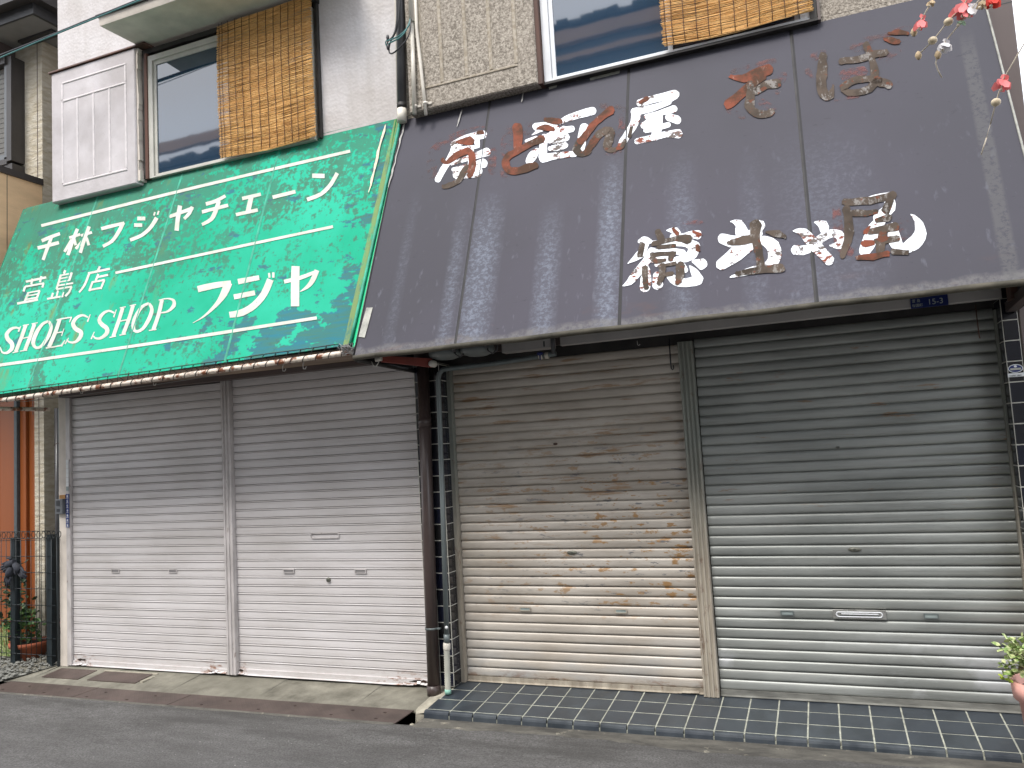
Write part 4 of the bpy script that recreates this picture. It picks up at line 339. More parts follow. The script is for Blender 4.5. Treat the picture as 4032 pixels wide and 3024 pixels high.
('G','large cream katakana',[('g',"-3284,2714,-14,30,48,-28,-14,30,62,-28,-15,31,63,-26,-17,31,64,-21,-18,29,62,-17,-17,27,48,-18,-16,25"),('g',"-3056,2785,40,-19,-45,-1,41,-20,-48,-9,41,-21,-49,-4,39,-23,-46,7,33,-25,-42,11,28,-24,-38,12,22,-21,-35,8,15,-16,-29,5,8,-10,-19,2,4,-5"),('g',"-3258,2840,69,-12,-61,-27,70,-12,-58,-44,71,-11,-58,-45,71,-11,-57,-46,71,-10,-56,-47,69,-9,-59,-30,69,-9")]),
('G','cream painted line above the top row',[('g',"-6046,3636,-25,33,484,-21,-23,32,641,-16,-20,31,603,-19,-17,30,571,-23,-15,29,538,-25,-13,29,359,-26,-11,28")]),
('G','cream painted line below the top row',[('g',"-4945,3031,-15,23,291,-16,-15,24,395,-14,-13,24,381,-14,-12,24,373,-14,-11,23,360,-14,-10,23,246,-17,-10,23")]),
('G','cream painted line along the bottom',[('g',"-5990,2382,-19,26,482,-24,-17,25,637,-21,-15,24,592,-19,-13,23,552,-16,-11,24,516,-15,-10,23,344,-17,-9,23")]),
]
# ------------------------------------------------------------------ mesh helpers
WL = {}
class G:
    def __init__(s): s.v = []; s.f = []; s.sm = []
    def add(s, vs, fs, smooth=False):
        k = len(s.v); s.v += [tuple(v) for v in vs]; s.f += [tuple(i + k for i in f) for f in fs]; s.sm += [smooth] * len(fs); return s
    def box(s, x0, x1, y0, y1, z0, z1):
        return s.add([(x0, y0, z0), (x1, y0, z0), (x1, y1, z0), (x0, y1, z0), (x0, y0, z1), (x1, y0, z1), (x1, y1, z1), (x0, y1, z1)],
                     [(0, 3, 2, 1), (4, 5, 6, 7), (0, 1, 5, 4), (1, 2, 6, 5), (2, 3, 7, 6), (3, 0, 4, 7)])
    def bbox(s, x0, x1, y0, y1, z0, z1, c=.004):      # box with a chamfered front (-y) face
        s.add([(x0, y0 + c, z0), (x1, y0 + c, z0), (x1, y1, z0), (x0, y1, z0), (x0, y0 + c, z1), (x1, y0 + c, z1), (x1, y1, z1), (x0, y1, z1),
               (x0 + c, y0, z0 + c), (x1 - c, y0, z0 + c), (x1 - c, y0, z1 - c), (x0 + c, y0, z1 - c)],
              [(0, 3, 2, 1), (4, 5, 6, 7), (1, 2, 6, 5), (2, 3, 7, 6), (3, 0, 4, 7), (8, 9, 10, 11), (0, 1, 9, 8), (1, 5, 10, 9), (5, 4, 11, 10), (4, 0, 8, 11)])
        return s
    def hexa(s, p):                                     # 8 corners, bottom 4 then top 4
        return s.add(p, [(0, 3, 2, 1), (4, 5, 6, 7), (0, 1, 5, 4), (1, 2, 6, 5), (2, 3, 7, 6), (3, 0, 4, 7)])
    def tube(s, pts, r, n=8, caps=True, rs=None):
        pts = [Vector(p) for p in pts]; vs = []; m = len(pts); up = Vector((0.12, 0.31, 0.94)); prev = None
        for i, p in enumerate(pts):
            t = (pts[min(i + 1, m - 1)] - pts[max(i - 1, 0)]).normalized()
            if prev is None:
                a = t.cross(up if abs(t.dot(up)) < .9 else Vector((1, 0, 0))).normalized()
            else:
                a = (prev - t * prev.dot(t)).normalized()
            prev = a; b = t.cross(a); rr = rs[i] if rs else r
            for k in range(n):
                an = 2 * math.pi * k / n; vs.append(p + a * math.cos(an) * rr + b * math.sin(an) * rr)
        fs = [(i * n + k, i * n + (k + 1) % n, (i + 1) * n + (k + 1) % n, (i + 1) * n + k) for i in range(m - 1) for k in range(n)]
        s.add(vs, fs, True)
        if caps:
            k0 = len(s.v) - len(vs); s.f += [tuple(k0 + i for i in range(n))[::-1], tuple(k0 + (m - 1) * n + i for i in range(n))]; s.sm += [False, False]
        return s
    def lathe(s, c, prof, n=20, ax='z', smooth=True):
        vs = []
        for r, h in prof:
            for k in range(n):
                a = 2 * math.pi * k / n; x, y = r * math.cos(a), r * math.sin(a)
                vs.append((c[0] + x, c[1] + y, c[2] + h) if ax == 'z' else (c[0] + x, c[1] + h, c[2] + y))
        m = len(prof); fs = [(i * n + k, i * n + (k + 1) % n, (i + 1) * n + (k + 1) % n, (i + 1) * n + k) for i in range(m - 1) for k in range(n)]
        return s.add(vs, fs, smooth)
    def ball(s, c, r, n=10, sz=(1, 1, 1)):
        vs = []; m = n // 2 + 1
        for i in range(m):
            t = math.pi * i / (m - 1)
            for k in range(n):
                a = 2 * math.pi * k / n; vs.append((c[0] + r * sz[0] * math.sin(t) * math.cos(a), c[1] + r * sz[1] * math.sin(t) * math.sin(a), c[2] + r * sz[2] * math.cos(t)))
        return s.add(vs, [(i * n + k, i * n + (k + 1) % n, (i + 1) * n + (k + 1) % n, (i + 1) * n + k) for i in range(m - 1) for k in range(n)], True)
    def mesh(s, name, mat, org=(0, 0, 0)):
        me = bpy.data.meshes.new(name); o = Vector(org)
        me.from_pydata([tuple(Vector(v) - o) for v in s.v], [], s.f); me.materials.append(M[mat])
        me.polygons.foreach_set('use_smooth', s.sm); me.update(); return me
def fixn(me):
    bm = bmesh.new(); bm.from_mesh(me); bmesh.ops.recalc_face_normals(bm, faces=bm.faces); bm.to_mesh(me); bm.free()
def put(name, me, parent=None, loc=(0, 0, 0), label=None, kind=None):
    o = bpy.data.objects.new(name, me); COL.objects.link(o); o.location = loc
    if parent: o.parent = parent
    WL[o.name] = Vector(loc) + (WL[parent.name] if parent else Vector((0, 0, 0)))
    if label: o['label'] = label
    if kind: o['kind'] = kind
    return o
def part(name, g, mat, parent, label=None, kind=None, fix=True):
    org = WL[parent.name] if parent else (0, 0, 0)
    me = g.mesh(name, mat, org)
    if fix: fixn(me)
    return put(name, me, parent, (0, 0, 0), label, kind)
def thing(name, label, cat, loc, group=None):
    o = bpy.data.objects.new(name, None); COL.objects.link(o); o.location = loc; o.empty_display_size = .1; WL[o.name] = Vector(loc)
    o['label'] = label; o['category'] = cat
    if group: o['group'] = group
    return o
def single(name, g, mat, label, cat, loc, group=None, kind=None):
    me = g.mesh(name, mat, loc); fixn(me); o = put(name, me, None, loc); o['label'] = label; o['category'] = cat
    if group: o['group'] = group
    if kind: o['kind'] = kind
    return o
def struct(name, g, mat, parent=None, fix=True):
    return part(name, g, mat, parent, kind=None if parent else 'structure', fix=fix)
def text_mesh(txt, size, mat):
    c = bpy.data.curves.new('text', 'FONT'); c.body = txt; c.size = size; c.align_x = 'LEFT'; c.extrude = .0004
    o = bpy.data.objects.new('text', c); COL.objects.link(o); bpy.context.view_layer.update()
    me = bpy.data.meshes.new_from_object(o.evaluated_get(bpy.context.evaluated_depsgraph_get()))
    bpy.data.objects.remove(o); me.materials.clear(); me.materials.append(M[mat]); return me

def yR(z): return 4.75 + (z - 3.89) * (.758 / 1.775)       # slope of the grey awning
def yL(z): return 4.75 + (z - 3.915) * (.65 / 1.697)       # slope of the green awning
NR = Vector((0, -1.775, .758)).normalized(); NL = Vector((0, -1.697, .65)).normalized()
# ------------------------------------------------------------------ ground
def zroad(x): return -.085 + .0038 * (x + 1)
g = G(); xs = [-60, -12, -8] + [-6.4 + .3 * i for i in range(13)] + [-2.6, -2.41, -2.1] + [-1.8 + .3 * i for i in range(14)] + [6, 60]
def yedge(x): return 4.235 if x < -2.5 else 4.36 + .0 * x
prev = None
for i in range(len(xs) - 1):
    x0, x1 = xs[i], xs[i + 1]
    ye = 4.235 if x1 <= -2.40 else 4.39
    if x1 <= -6.3: ye = 4.42
    for y0, y1 in ((-40, -6), (-6, 2), (2, ye)):
        g.add([(x0, y0, zroad(max(-8, min(2, x0)))), (x1, y0, zroad(max(-8, min(2, x1)))), (x1, y1, zroad(max(-8, min(2, x1)))), (x0, y1, zroad(max(-8, min(2, x0))))], [(0, 1, 2, 3)])
road = struct('road', g, 'asphalt')
struct('ground', G().add([(-300, -300, -.45), (300, -300, -.45), (300, 300, -.45), (-300, 300, -.45)], [(0, 1, 2, 3)]), 'concrete_old')
# cement strip between asphalt and tiled step, ragged front edge
g = G(); random.seed(5); px = None
xs = [-2.41 + .06 * i for i in range(72)]
rag = [4.24 - .03 * max(0, min(1, (x + 2.4) / 3)) + random.uniform(-.012, .012) + .03 * math.sin(x * 3.1) for x in xs]
for i in range(len(xs) - 1):
    x0, x1 = xs[i], xs[i + 1]
    g.add([(x0, rag[i] - .015, zroad(x0) - .002), (x1, rag[i + 1] - .015, zroad(x1) - .002), (x1, rag[i + 1] + .01, zroad(x1) + .006), (x0, rag[i] + .01, zroad(x0) + .006), (x0, 4.40, zroad(x0) + .006), (x1, 4.40, zroad(x1) + .006)],
          [(0, 1, 2, 3), (3, 2, 5, 4)])
struct('cement_strip', g, 'cement_strip')
# thin lip of mortar in front of the plates on the left
g = G(); random.seed(8); xs = [-6.3 + .05 * i for i in range(76)]
for i in range(len(xs) - 1):
    x0, x1 = xs[i], xs[i + 1]; wob = lambda x: 4.222 - .012 * (1 + math.sin(x * 7.3) * math.sin(x * 3.1 + 1)) * (1 if x > -4.2 else .55)
    g.add([(x0, wob(x0), zroad(x0) - .002), (x1, wob(x1), zroad(x1) - .002), (x1, 4.236, zroad(x1) + .006), (x0, 4.236, zroad(x0) + .006)], [(0, 1, 2, 3)])
struct('gutter_lip', g, 'cement_strip')
# gutter channel below the plates (dark, open at its right end)
g = G(); g.box(-6.6, -2.41, 4.236, 4.48, -.40, -.36); g.box(-6.6, -2.46, 4.478, 4.50, -.36, -.105); g.box(-6.6, -2.46, 4.215, 4.235, -.36, -.112); g.box(-2.425, -2.412, 4.236, 4.36, -.36, -.094)
struct('gutter_channel', g, 'cement_strip')
# apron in front of the shoe shop
g = G(); xs = [-6.75, -6.1, -5.4, -4.6, -3.8, -3.0, -2.53]
for i in range(len(xs) - 1):
    x0, x1 = xs[i], xs[i + 1]
    f = lambda x: -.103 + .0038 * (x + 4)
    y0a = 4.478
    g.add([(x0, y0a, f(x0) + .001), (x1, y0a, f(x1) + .001), (x1, 5.0, -.047), (x0, 5.0, -.055), (x0, y0a, -.2), (x1, y0a, -.2)], [(0, 1, 2, 3), (4, 5, 1, 0)])
apron = struct('concrete_apron', g, 'concrete_old')
def apz(x, y):
    f = -.103 + .0038 * (x + 4) + .001; b = -.055 + (x + 6.75) / 4.22 * .008; t = (y - 4.478) / .522; return f + (b - f) * t
# rough mortar edge between apron and step
g = G(); random.seed(4)
prof = [(4.83, -2.46, -2.385), (4.70, -2.475, -2.39), (4.6, -2.49, -2.395), (4.53, -2.505, -2.40), (4.46, -2.51, -2.405), (4.41, -2.495, -2.405), (4.365, -2.46, -2.405)]
top = [(y, a + random.uniform(-.012, .012), b, -.02 - .05 * (4.83 - y) / .5 + random.uniform(-.004, .004)) for y, a, b in prof]
for i in range(len(top) - 1):
    (y0, a0, b0, z0), (y1, a1, b1, z1) = top[i], top[i + 1]
    g.add([(a0, y0, z0), (b0, y0, z0 + .012), (b1, y1, z1 + .012), (a1, y1, z1), (a0 - .02, y0, z0 - .25), (a1 - .02, y1, z1 - .25), (b0, y0, -.3), (b1, y1, -.3)], [(0, 1, 2, 3), (4, 0, 3, 5), (1, 6, 7, 2)])
g.add([(top[-1][1], 4.365, top[-1][3]), (top[-1][2], 4.365, top[-1][3]), (top[-1][2], 4.36, -.3), (top[-1][1], 4.36, -.3)], [(0, 1, 2, 3)])
struct('mortar_edge', g, 'mortar')
for c, r, sz in (((-2.50, 4.34, -.10), .035, (1.3, 1, .6)), ((-2.43, 4.29, -.095), .03, (1.5, .8, .5)), ((-2.47, 4.27, -.12), .03, (1, 1, .6)), ((-2.53, 4.53, -.06), .03, (1, 1.5, .5))):
    pass
g = G(); random.seed(77)
for k in range(14):
    r = random.uniform(.012, .03); g.ball((random.uniform(-2.47, -2.41), random.uniform(4.26, 4.40), random.uniform(-.17, -.12)), r, 6, (random.uniform(.8, 1.4), 1, .7))
struct('rubble', g, 'mortar', fix=False)
# tiled step
step = struct('tiled_step', G().hexa([(-2.402, 4.370, -.2), (1.75, 4.370, -.2), (1.75, 4.90, -.2), (-2.376, 4.90, -.2), (-2.402, 4.370, -.0419), (1.75, 4.370, -.0419), (1.75, 4.90, .0034), (-2.376, 4.90, .0034)]), 'grout')
JX = [-2.236 + .1562 * k for k in range(-1, 26)]
rows = [(4.845, 4.697), (4.687, 4.542), (4.532, 4.388)]
def stz(y): return .0004 + (4.85 - y) * -.0858 + .0008
gp = .006
for k in range(len(JX) - 1):
    x0, x1 = JX[k] + gp * .7, JX[k + 1] - gp * .7
    for ri, (yb, yf) in enumerate(rows):
        if k == 0: x0 = (-2.372, -2.385, -2.398)[ri]
        dz = random.uniform(-.0008, .0008)
        put('tile', None, None) if False else None
        gg = G(); z0, z1 = stz(yf) + dz, stz(yb) + dz
        gg.add([(x0, yf, z0 - .008), (x1, yf, z0 - .008), (x1, yb, z1 - .008), (x0, yb, z1 - .008), (x0, yf, z0), (x1, yf, z0), (x1, yb, z1), (x0, yb, z1)],
               [(4, 5, 6, 7), (0, 1, 5, 4), (1, 2, 6, 5), (2, 3, 7, 6), (3, 0, 4, 7)])
        part('tile', gg, 'floor_tile', step, fix=False)
    if k == 0: x0 = -2.405
    gg = G(); zt = stz(4.38) - .001; zb = zroad(x0) - .012; pr = [(4.380, zt), (4.362, zt - .002), (4.354, zt - .008), (4.350, zt - .018), (4.346, zb), (4.369, zb)]
    n = len(pr); gg.add([(x0, y, z) for y, z in pr] + [(x1, y, z) for y, z in pr] , [(i, i + n, i + n + 1, i + 1)[::-1] for i in range(n - 1)] + [tuple(range(n)), tuple(range(n, 2 * n))[::-1]])
    part('edge_tile', gg, 'floor_tile', step)
struct('step_front_grout', G().box(-2.400, 1.75, 4.354, 4.3695, -.2, -.064), 'grout')
# steel plates over the gutter
def plate(x0, x1, y0, y1, zf, holes, label, name='gutter_cover', cat='steel plate', group='checker plates covering the gutter'):
    t = thing(name, label, cat, ((x0 + x1) / 2, (y0 + y1) / 2, zf(x0, y0)), group)
    g = G(); nx = max(2, round((x1 - x0) / .03)); ny = max(2, round((y1 - y0) / .022))
    X = lambda i: x0 + (x1 - x0) * i / nx; Y = lambda j: y0 + (y1 - y0) * j / ny; hs = set()
    for hx, hy in holes:
        i = int((hx - x0) / (x1 - x0) * nx); j = int((hy - y0) / (y1 - y0) * ny); hs.add((i, j))
    tz = .006
    for i in range(nx):
        for j in range(ny):
            if (i, j) in hs:
                cx, cy = (X(i) + X(i + 1)) / 2, (Y(j) + Y(j + 1)) / 2; ring = []
                for q in range(8):
                    a = 2 * math.pi * q / 8 + math.pi / 8; ring.append((cx + math.cos(a) * .0145, cy + math.sin(a) * .0095, zf(cx, cy) + tz))
                outer = [(X(i + 1), Y(j)), (X(i + 1), Y(j + 1)), (X(i), Y(j + 1)), (X(i), Y(j))]
                ov_ = [(x, y, zf(x, y) + tz) for x, y in outer]
                g.add(ring + ov_ + [(x, y, z - tz) for x, y, z in ring], [(9, 1, 0), (9, 2, 1), (9, 10, 2)[::1], (10, 3, 2), (10, 4, 3), (10, 11, 4), (11, 5, 4), (11, 6, 5), (11, 8, 6), (8, 7, 6), (8, 0, 7), (8, 9, 0)] + [(q, (q + 1) % 8, 12 + (q + 1) % 8, 12 + q) for q in range(8)])
            else:
                g.add([(X(i), Y(j), zf(X(i), Y(j)) + tz), (X(i + 1), Y(j), zf(X(i + 1), Y(j)) + tz), (X(i + 1), Y(j + 1), zf(X(i + 1), Y(j + 1)) + tz), (X(i), Y(j + 1), zf(X(i), Y(j + 1)) + tz)], [(0, 1, 2, 3)])
    for (a, b) in (((x0, y0), (x1, y0)), ((x1, y0), (x1, y1)), ((x1, y1), (x0, y1)), ((x0, y1), (x0, y0))):
        g.add([(a[0], a[1], zf(*a)), (b[0], b[1], zf(*b)), (b[0], b[1], zf(*b) + tz), (a[0], a[1], zf(*a) + tz)], [(0, 1, 2, 3)])
    part('plate', g, 'checker_plate', t, fix=False); return t
zp = lambda x, y: -.108 + .0038 * (x + 4) + .006
def hol(xs): return [(x, 4.30 + (.11 if i % 2 else 0)) for i, x in enumerate(xs)]
plate(-6.22, -5.262, 4.228, 4.488, zp, hol([-6.05, -5.9, -5.62, -5.50]), 'brown checker plate furthest from the camera, beside the gravel strip')
plate(-5.256, -4.352, 4.232, 4.482, zp, hol([-5.15, -5.08, -4.75, -4.62]), 'brown checker plate in front of the left white shutter')
plate(-4.345, -2.55, 4.226, 4.485, zp, hol([-4.1, -3.95, -3.6, -3.4, -3.05, -2.95, -2.72, -2.70]), 'long brown checker plate ending at the open black hole in the gutter')
plate(-6.02, -5.62, 4.60, 4.78, lambda x, y: apz(x, y) + .001, [], 'small rust brown drain cover set in the concrete nearest the white pillar', 'drain_cover', 'drain cover', 'small drain covers in the concrete')
plate(-5.52, -5.02, 4.60, 4.77, lambda x, y: apz(x, y) + .001, [], 'small rust brown drain cover to the right, partly framed by white mortar', 'drain_cover', 'drain cover', 'small drain covers in the concrete')
g = G(); g.box(-5.54, -4.98, 4.775, 4.79, -.08, apz(-5.3, 4.78) + .010); g.box(-4.99, -4.965, 4.62, 4.775, -.1, apz(-5, 4.7) + .007)
struct('drain_frame', g, 'mortar')
# gravel strip by the fence
g = G(); g.add([(-7.6, 4.40, -.10), (-6.30, 4.44, -.10), (-6.10, 4.86, -.058), (-6.10, 5.4, -.05), (-7.6, 5.4, -.05)], [(0, 1, 2, 3, 4)]); struct('gravel_bed', g, 'gravel')
g = G(); random.seed(21)
for i in range(750):
    x, y = random.uniform(-7.3, -6.08), random.uniform(4.42, 5.1)
    if x > -6.30 + (y - 4.44) * .48: continue
    r = random.uniform(.008, .019); c = (x, y, -.095 + (y - 4.42) * .09 + r * .3)
    a = random.uniform(0, 3); ph = [random.uniform(.7, 1.2) for _ in range(6)]
    g.add([(c[0], c[1], c[2] + r * .7), (c[0], c[1], c[2] - r)] + [(c[0] + math.cos(a + q * 1.047) * r * ph[q], c[1] + math.sin(a + q * 1.047) * r * ph[q], c[2] + random.uniform(-.2, .3) * r) for q in range(6)],
          [(0, 2 + q, 2 + (q + 1) % 6) for q in range(6)] + [(1, 2 + (q + 1) % 6, 2 + q) for q in range(6)])
single('gravel', g, 'pebble', 'loose grey gravel below the black wire fence', 'gravel', (-6.6, 4.7, -.09), kind='stuff')
struct('side_kerb', G().hexa([(-8, 4.2, -.3), (-6.24, 4.2, -.3), (-6.31, 4.43, -.3), (-8, 4.43, -.3), (-8, 4.2, -.106), (-6.24, 4.2, -.106), (-6.31, 4.43, -.094), (-8, 4.43, -.094)]), 'concrete_old')

# ------------------------------------------------------------------ shoe shop (left building)
shop = thing('shop_building', 'white stucco two storey shop with two white roller shutters under the green awning', 'building', (-4.3, 4.85, 0))
g = G()   # upper wall pieces around the window, right of it, and the flank
YW = 4.745
g.box(-5.97, -4.92, YW, YW + .2, 2.24, 6.6); g.box(-4.92, -3.28, YW, YW + .2, 5.03, 6.6); g.box(-4.92, -3.28, YW, YW + .2, 2.24, 3.90); g.box(-3.28, -2.585, YW, YW + .2, 2.24, 6.6)
g.box(-5.97, -5.87, YW + .2, 9.5, -.1, 6.6); g.box(-5.97, -2.6, 5.02, 5.1, -.1, 2.24)
part('wall', g, 'white_stucco', shop, fix=False)
part('roof', G().box(-6.1, -2.5, 4.6, 9.6, 6.602, 6.75), 'concrete_old', shop, fix=False)
g = G()  # corner pillar, slightly irregular
for i in range(8):
    z0, z1 = -.07 + 2.31 * i / 8, -.07 + 2.31 * (i + 1) / 8; o0, o1 = .004 * math.sin(i * 2.1), .004 * math.sin((i + 1) * 2.1)
    g.hexa([(-6.10 + o0, 4.83, z0), (-6.014 + o0 * .4, 4.83, z0), (-6.014 + o0 * .4, 4.99, z0), (-6.10 + o0, 4.99, z0), (-6.10 + o1, 4.83, z1), (-6.014 + o1 * .4, 4.83, z1), (-6.014 + o1 * .4, 4.99, z1), (-6.10 + o1, 4.99, z1)])
part('pillar', g, 'white_stucco_trim', shop, fix=False)
# canopy slab above the window
g = G(); g.hexa([(-4.965, 4.31, 4.985), (-2.9, 4.31, 4.985), (-2.9, 4.744, 5.005), (-4.965, 4.744, 5.005), (-4.965, 4.30, 5.05), (-2.9, 4.30, 5.05), (-2.9, 4.744, 5.10), (-4.965, 4.744, 5.10)])
part('canopy_slab', g, 'white_stucco_trim', shop)
part('slab_flashing', G().hexa([(-4.985, 4.285, 5.052), (-2.9, 4.285, 5.052), (-2.9, 4.744, 5.102), (-4.985, 4.744, 5.102), (-4.985, 4.285, 5.066), (-2.9, 4.285, 5.066), (-2.9, 4.744, 5.115), (-4.985, 4.744, 5.115)]), 'black_trim', shop)
# shutter box (storm shutter pocket) with raised lines
BX0, BX1, BZ0, BZ1 = -5.935, -4.978, 3.832, 4.975
bx = part('shutter_pocket', G().bbox(BX0, BX1, 4.65, YW - .001, BZ0, BZ1, .008), 'box_stucco', shop)
def ridge(parent, mat, x0, x1, z0, z1, y=4.65, w=.011):
    if abs(x1 - x0) < .001: gg = G().bbox(x0 - w, x0 + w, y - .006, y - .0002, z0, z1, .004)
    else: gg = G().bbox(x0, x1, y - .006, y - .0002, z0 - w * .8, z0 + w * .8, .004)
    part('raised_line', gg, mat, parent)
for z in (4.86, 4.70, 3.965): ridge(bx, 'line_stucco', -5.80, -5.07, z, z)
for x in (-5.80, -5.625, -5.44, -5.26, -5.08): ridge(bx, 'line_stucco', x, x, 3.975 if x not in (-5.80, -5.08) else 3.975, 4.69)
for x in (-5.80, -5.08): ridge(bx, 'line_stucco', x, x, 4.71, 4.85)
part('pocket_cap', G().hexa([(-5.955, 4.635, 4.977), (-4.86, 4.635, 4.977), (-4.86, 4.744, 4.977), (-5.955, 4.744, 4.977), (-5.955, 4.64, 4.992), (-4.86, 4.64, 4.992), (-4.86, 4.744, 5.0), (-5.955, 4.744, 5.0)]), 'dark_wood', shop)
g = G(); random.seed(2)   # crumbling plaster edge of the pocket
for i in range(26):
    z = 3.855 + i * .043; g.box(-4.977, -4.957 + random.uniform(-.012, .006), 4.665, 4.742, z, z + .0425)
part('plaster_edge', g, 'white_stucco_trim', shop, 'crumbled cream plaster edge', fix=False)
part('jamb', G().box(-4.95, -4.922, 4.70, 4.744, 3.875, 4.925), 'black_trim', shop, fix=False)
part('jamb', G().box(-4.921, -4.892, 4.69, 4.86, 3.868, 4.925), 'dark_wood', shop, 'reddish brown wooden jamb', fix=False)
part('lintel', G().box(-4.955, -3.235, 4.70, 4.744, 4.926, 4.965), 'black_trim', shop)
part('jamb', G().box(-3.262, -3.242, 4.71, 4.744, 3.88, 4.925), 'black_trim', shop, fix=False)
def window(parent, x0, x1, z0, z1, yf, mat, fw=.045, mid=None, fb=.012, sb=.018):
    t = part('window', G().box(x0, x0 + fw, yf, yf + .07, z0, z1).box(x1 - fw, x1, yf, yf + .07, z0, z1).box(x0 + fw, x1 - fw, yf, yf + .07, z1 - fw, z1).box(x0 + fw, x1 - fw, yf, yf + .07, z0, z0 + fb), mat, parent, fix=False)
    xm = mid if mid else (x0 + x1) / 2; zb = z0 + fb + .001
    for a, b, dy in ((x0 + fw + .002, xm + .02, .014), (xm - .02, x1 - fw - .002, .04)):
        part('sash', G().box(a, a + .028, yf + dy, yf + dy + .022, zb, z1 - fw - .001).box(b - .028, b, yf + dy, yf + dy + .022, zb, z1 - fw - .001).box(a + .028, b - .028, yf + dy, yf + dy + .022, z1 - fw - .036, z1 - fw - .001).box(a + .028, b - .028, yf + dy, yf + dy + .022, zb, zb + sb), mat, t, fix=False)
        part('pane', G().box(a + .028, b - .028, yf + dy + .008, yf + dy + .012, zb + sb - .002, z1 - fw - .034), 'window_glass', t, fix=False)
    return t
window(shop, -4.89, -3.287, 3.870, 4.90, 4.70, 'frame_cream', .045, -4.0)
part('window_backing', G().box(-4.9, -3.287, 4.80, 4.83, 3.8, 4.97), 'dark_interior', shop, fix=False)
# soffit and header under the green awning
part('soffit', G().hexa([(-6.02, 4.16, 2.192), (-2.64, 4.16, 2.192), (-2.64, 4.76, 2.212), (-6.02, 4.76, 2.212), (-6.02, 4.16, 2.204), (-2.64, 4.16, 2.204), (-2.64, 4.76, 2.236), (-6.02, 4.76, 2.236)]), 'soffit_brown', shop)
part('shutter_header', G().box(-6.013, -2.56, 4.765, 4.99, 2.175, 2.238), 'brown_cladding', shop, fix=False)
# shutters
def prof_bead(p):   # flat slat with a rolled bead on top
    return [(.004, .000), (-.0005, .0015), (-.0012, p * .40), (-.0005, p * .745), (.0075, p * .76), (.0075, p * .785), (-.002, p * .80), (-.0058, p * .84), (-.0058, p * .885), (-.002, p * .925), (.004, p * .945), (.013, p * .955), (.013, p)]
def prof_curve(p):
    return [(.010, .0), (.001, .002), (-.0022, p * .07), (-.0034, p * .25), (-.0034, p * .55), (-.0018, p * .74), (.0008, p * .85), (.0045, p * .925), (.013, p * .94), (.013, p)]
def shutter(parent, x0, x1, z0, z1, pitch, prof, mat, yf, base_mat, label, phase, skew=0.0):
    r = part('roller_shutter', G().box(x0, x1, yf + .02, yf + .035, z0, z1 + .05), 'dark_interior', parent, label, fix=False)
    pr = prof(pitch); n = len(pr); ln = x1 - x0; seg = 8; vs = []
    random.seed(int(abs(x0) * 100))
    sag = [random.uniform(-.0007, .0007) for _ in range(seg + 1)]
    for k in range(seg + 1):
        for (dy, dz) in pr: vs.append((ln * k / seg, dy + sag[k], dz + sag[(k + 3) % seg] * .6))
    fs = [(k * n + i, (k + 1) * n + i, (k + 1) * n + i + 1, k * n + i + 1) for k in range(seg) for i in range(n - 1)]
    me = G().add(vs, fs, prof is prof_curve).mesh('slat', mat)
    z = phase; w0 = WL[r.name]
    while z < z1:
        put('slat', me, r, tuple(Vector((x0, yf + random.uniform(-.0012, .0012), z)) - w0)); z += pitch
    return r
s1 = shutter(shop, -5.963, -4.322, -.05, 2.16, .0627, prof_bead, 'shutter_white', 4.85, 'shutter_white', 'left white roller shutter', -.022)
s2 = shutter(shop, -4.236, -2.575, -.04, 2.16, .0627, prof_bead, 'shutter_white', 4.85, 'shutter_white', 'right white roller shutter with rusted bottom corner', -.012)
def base_bar(parent, x0, x1, z0, z1, yf, mat, ragged=None):
    g = G(); n = 60; random.seed(9)
    top = z1; 
    for k in range(n):
        xa, xb = x0 + (x1 - x0) * k / n, x0 + (x1 - x0) * (k + 1) / n
        zz = z0 + ((ragged(xa) * random.uniform(.3, 1)) if ragged else 0)
        g.add([(xa, yf - .006, zz), (xb, yf - .006, zz), (xb, yf - .006, top), (xa, yf - .006, top), (xb, yf + .012, top), (xa, yf + .012, top)], [(0, 1, 2, 3), (3, 2, 4, 5)])
        g.add([(xa, yf - .020, z0 + .0 + (zz - z0) * .6), (xb, yf - .020, z0 + (zz - z0) * .6), (xb, yf - .006, zz + .006), (xa, yf - .006, zz + .006)], [(0, 1, 2, 3)])
    part('bottom_bar', g, mat, parent, fix=False)
base_bar(s1, -5.963, -4.322, -.056, -.020, 4.845, 'shutter_white', lambda x: max(0, .028 - abs(x + 4.42) * .14) + (.012 if -5.93 < x < -5.8 else 0))
base_bar(s2, -4.236, -2.575, -.050, -.010, 4.845, 'shutter_white', lambda x: max(0, .03 - abs(x + 2.70) * .16) + max(0, .02 - abs(x + 4.22) * .3))
def rail(parent, x0, x1, y0, z0, z1, mat, grooves=0, name='guide_rail'):
    g = G(); g.box(x0, x1, y0 + .004, y0 + .06, z0, z1)
    if grooves:
        w = (x1 - x0) / (grooves * 2 + 1)
        for i in range(grooves + 1): g.bbox(x0 + w * 2 * i, x0 + w * (2 * i + 1), y0 - .004, y0 + .004, z0, z1, .002)
    part(name, g, mat, parent, fix=False)
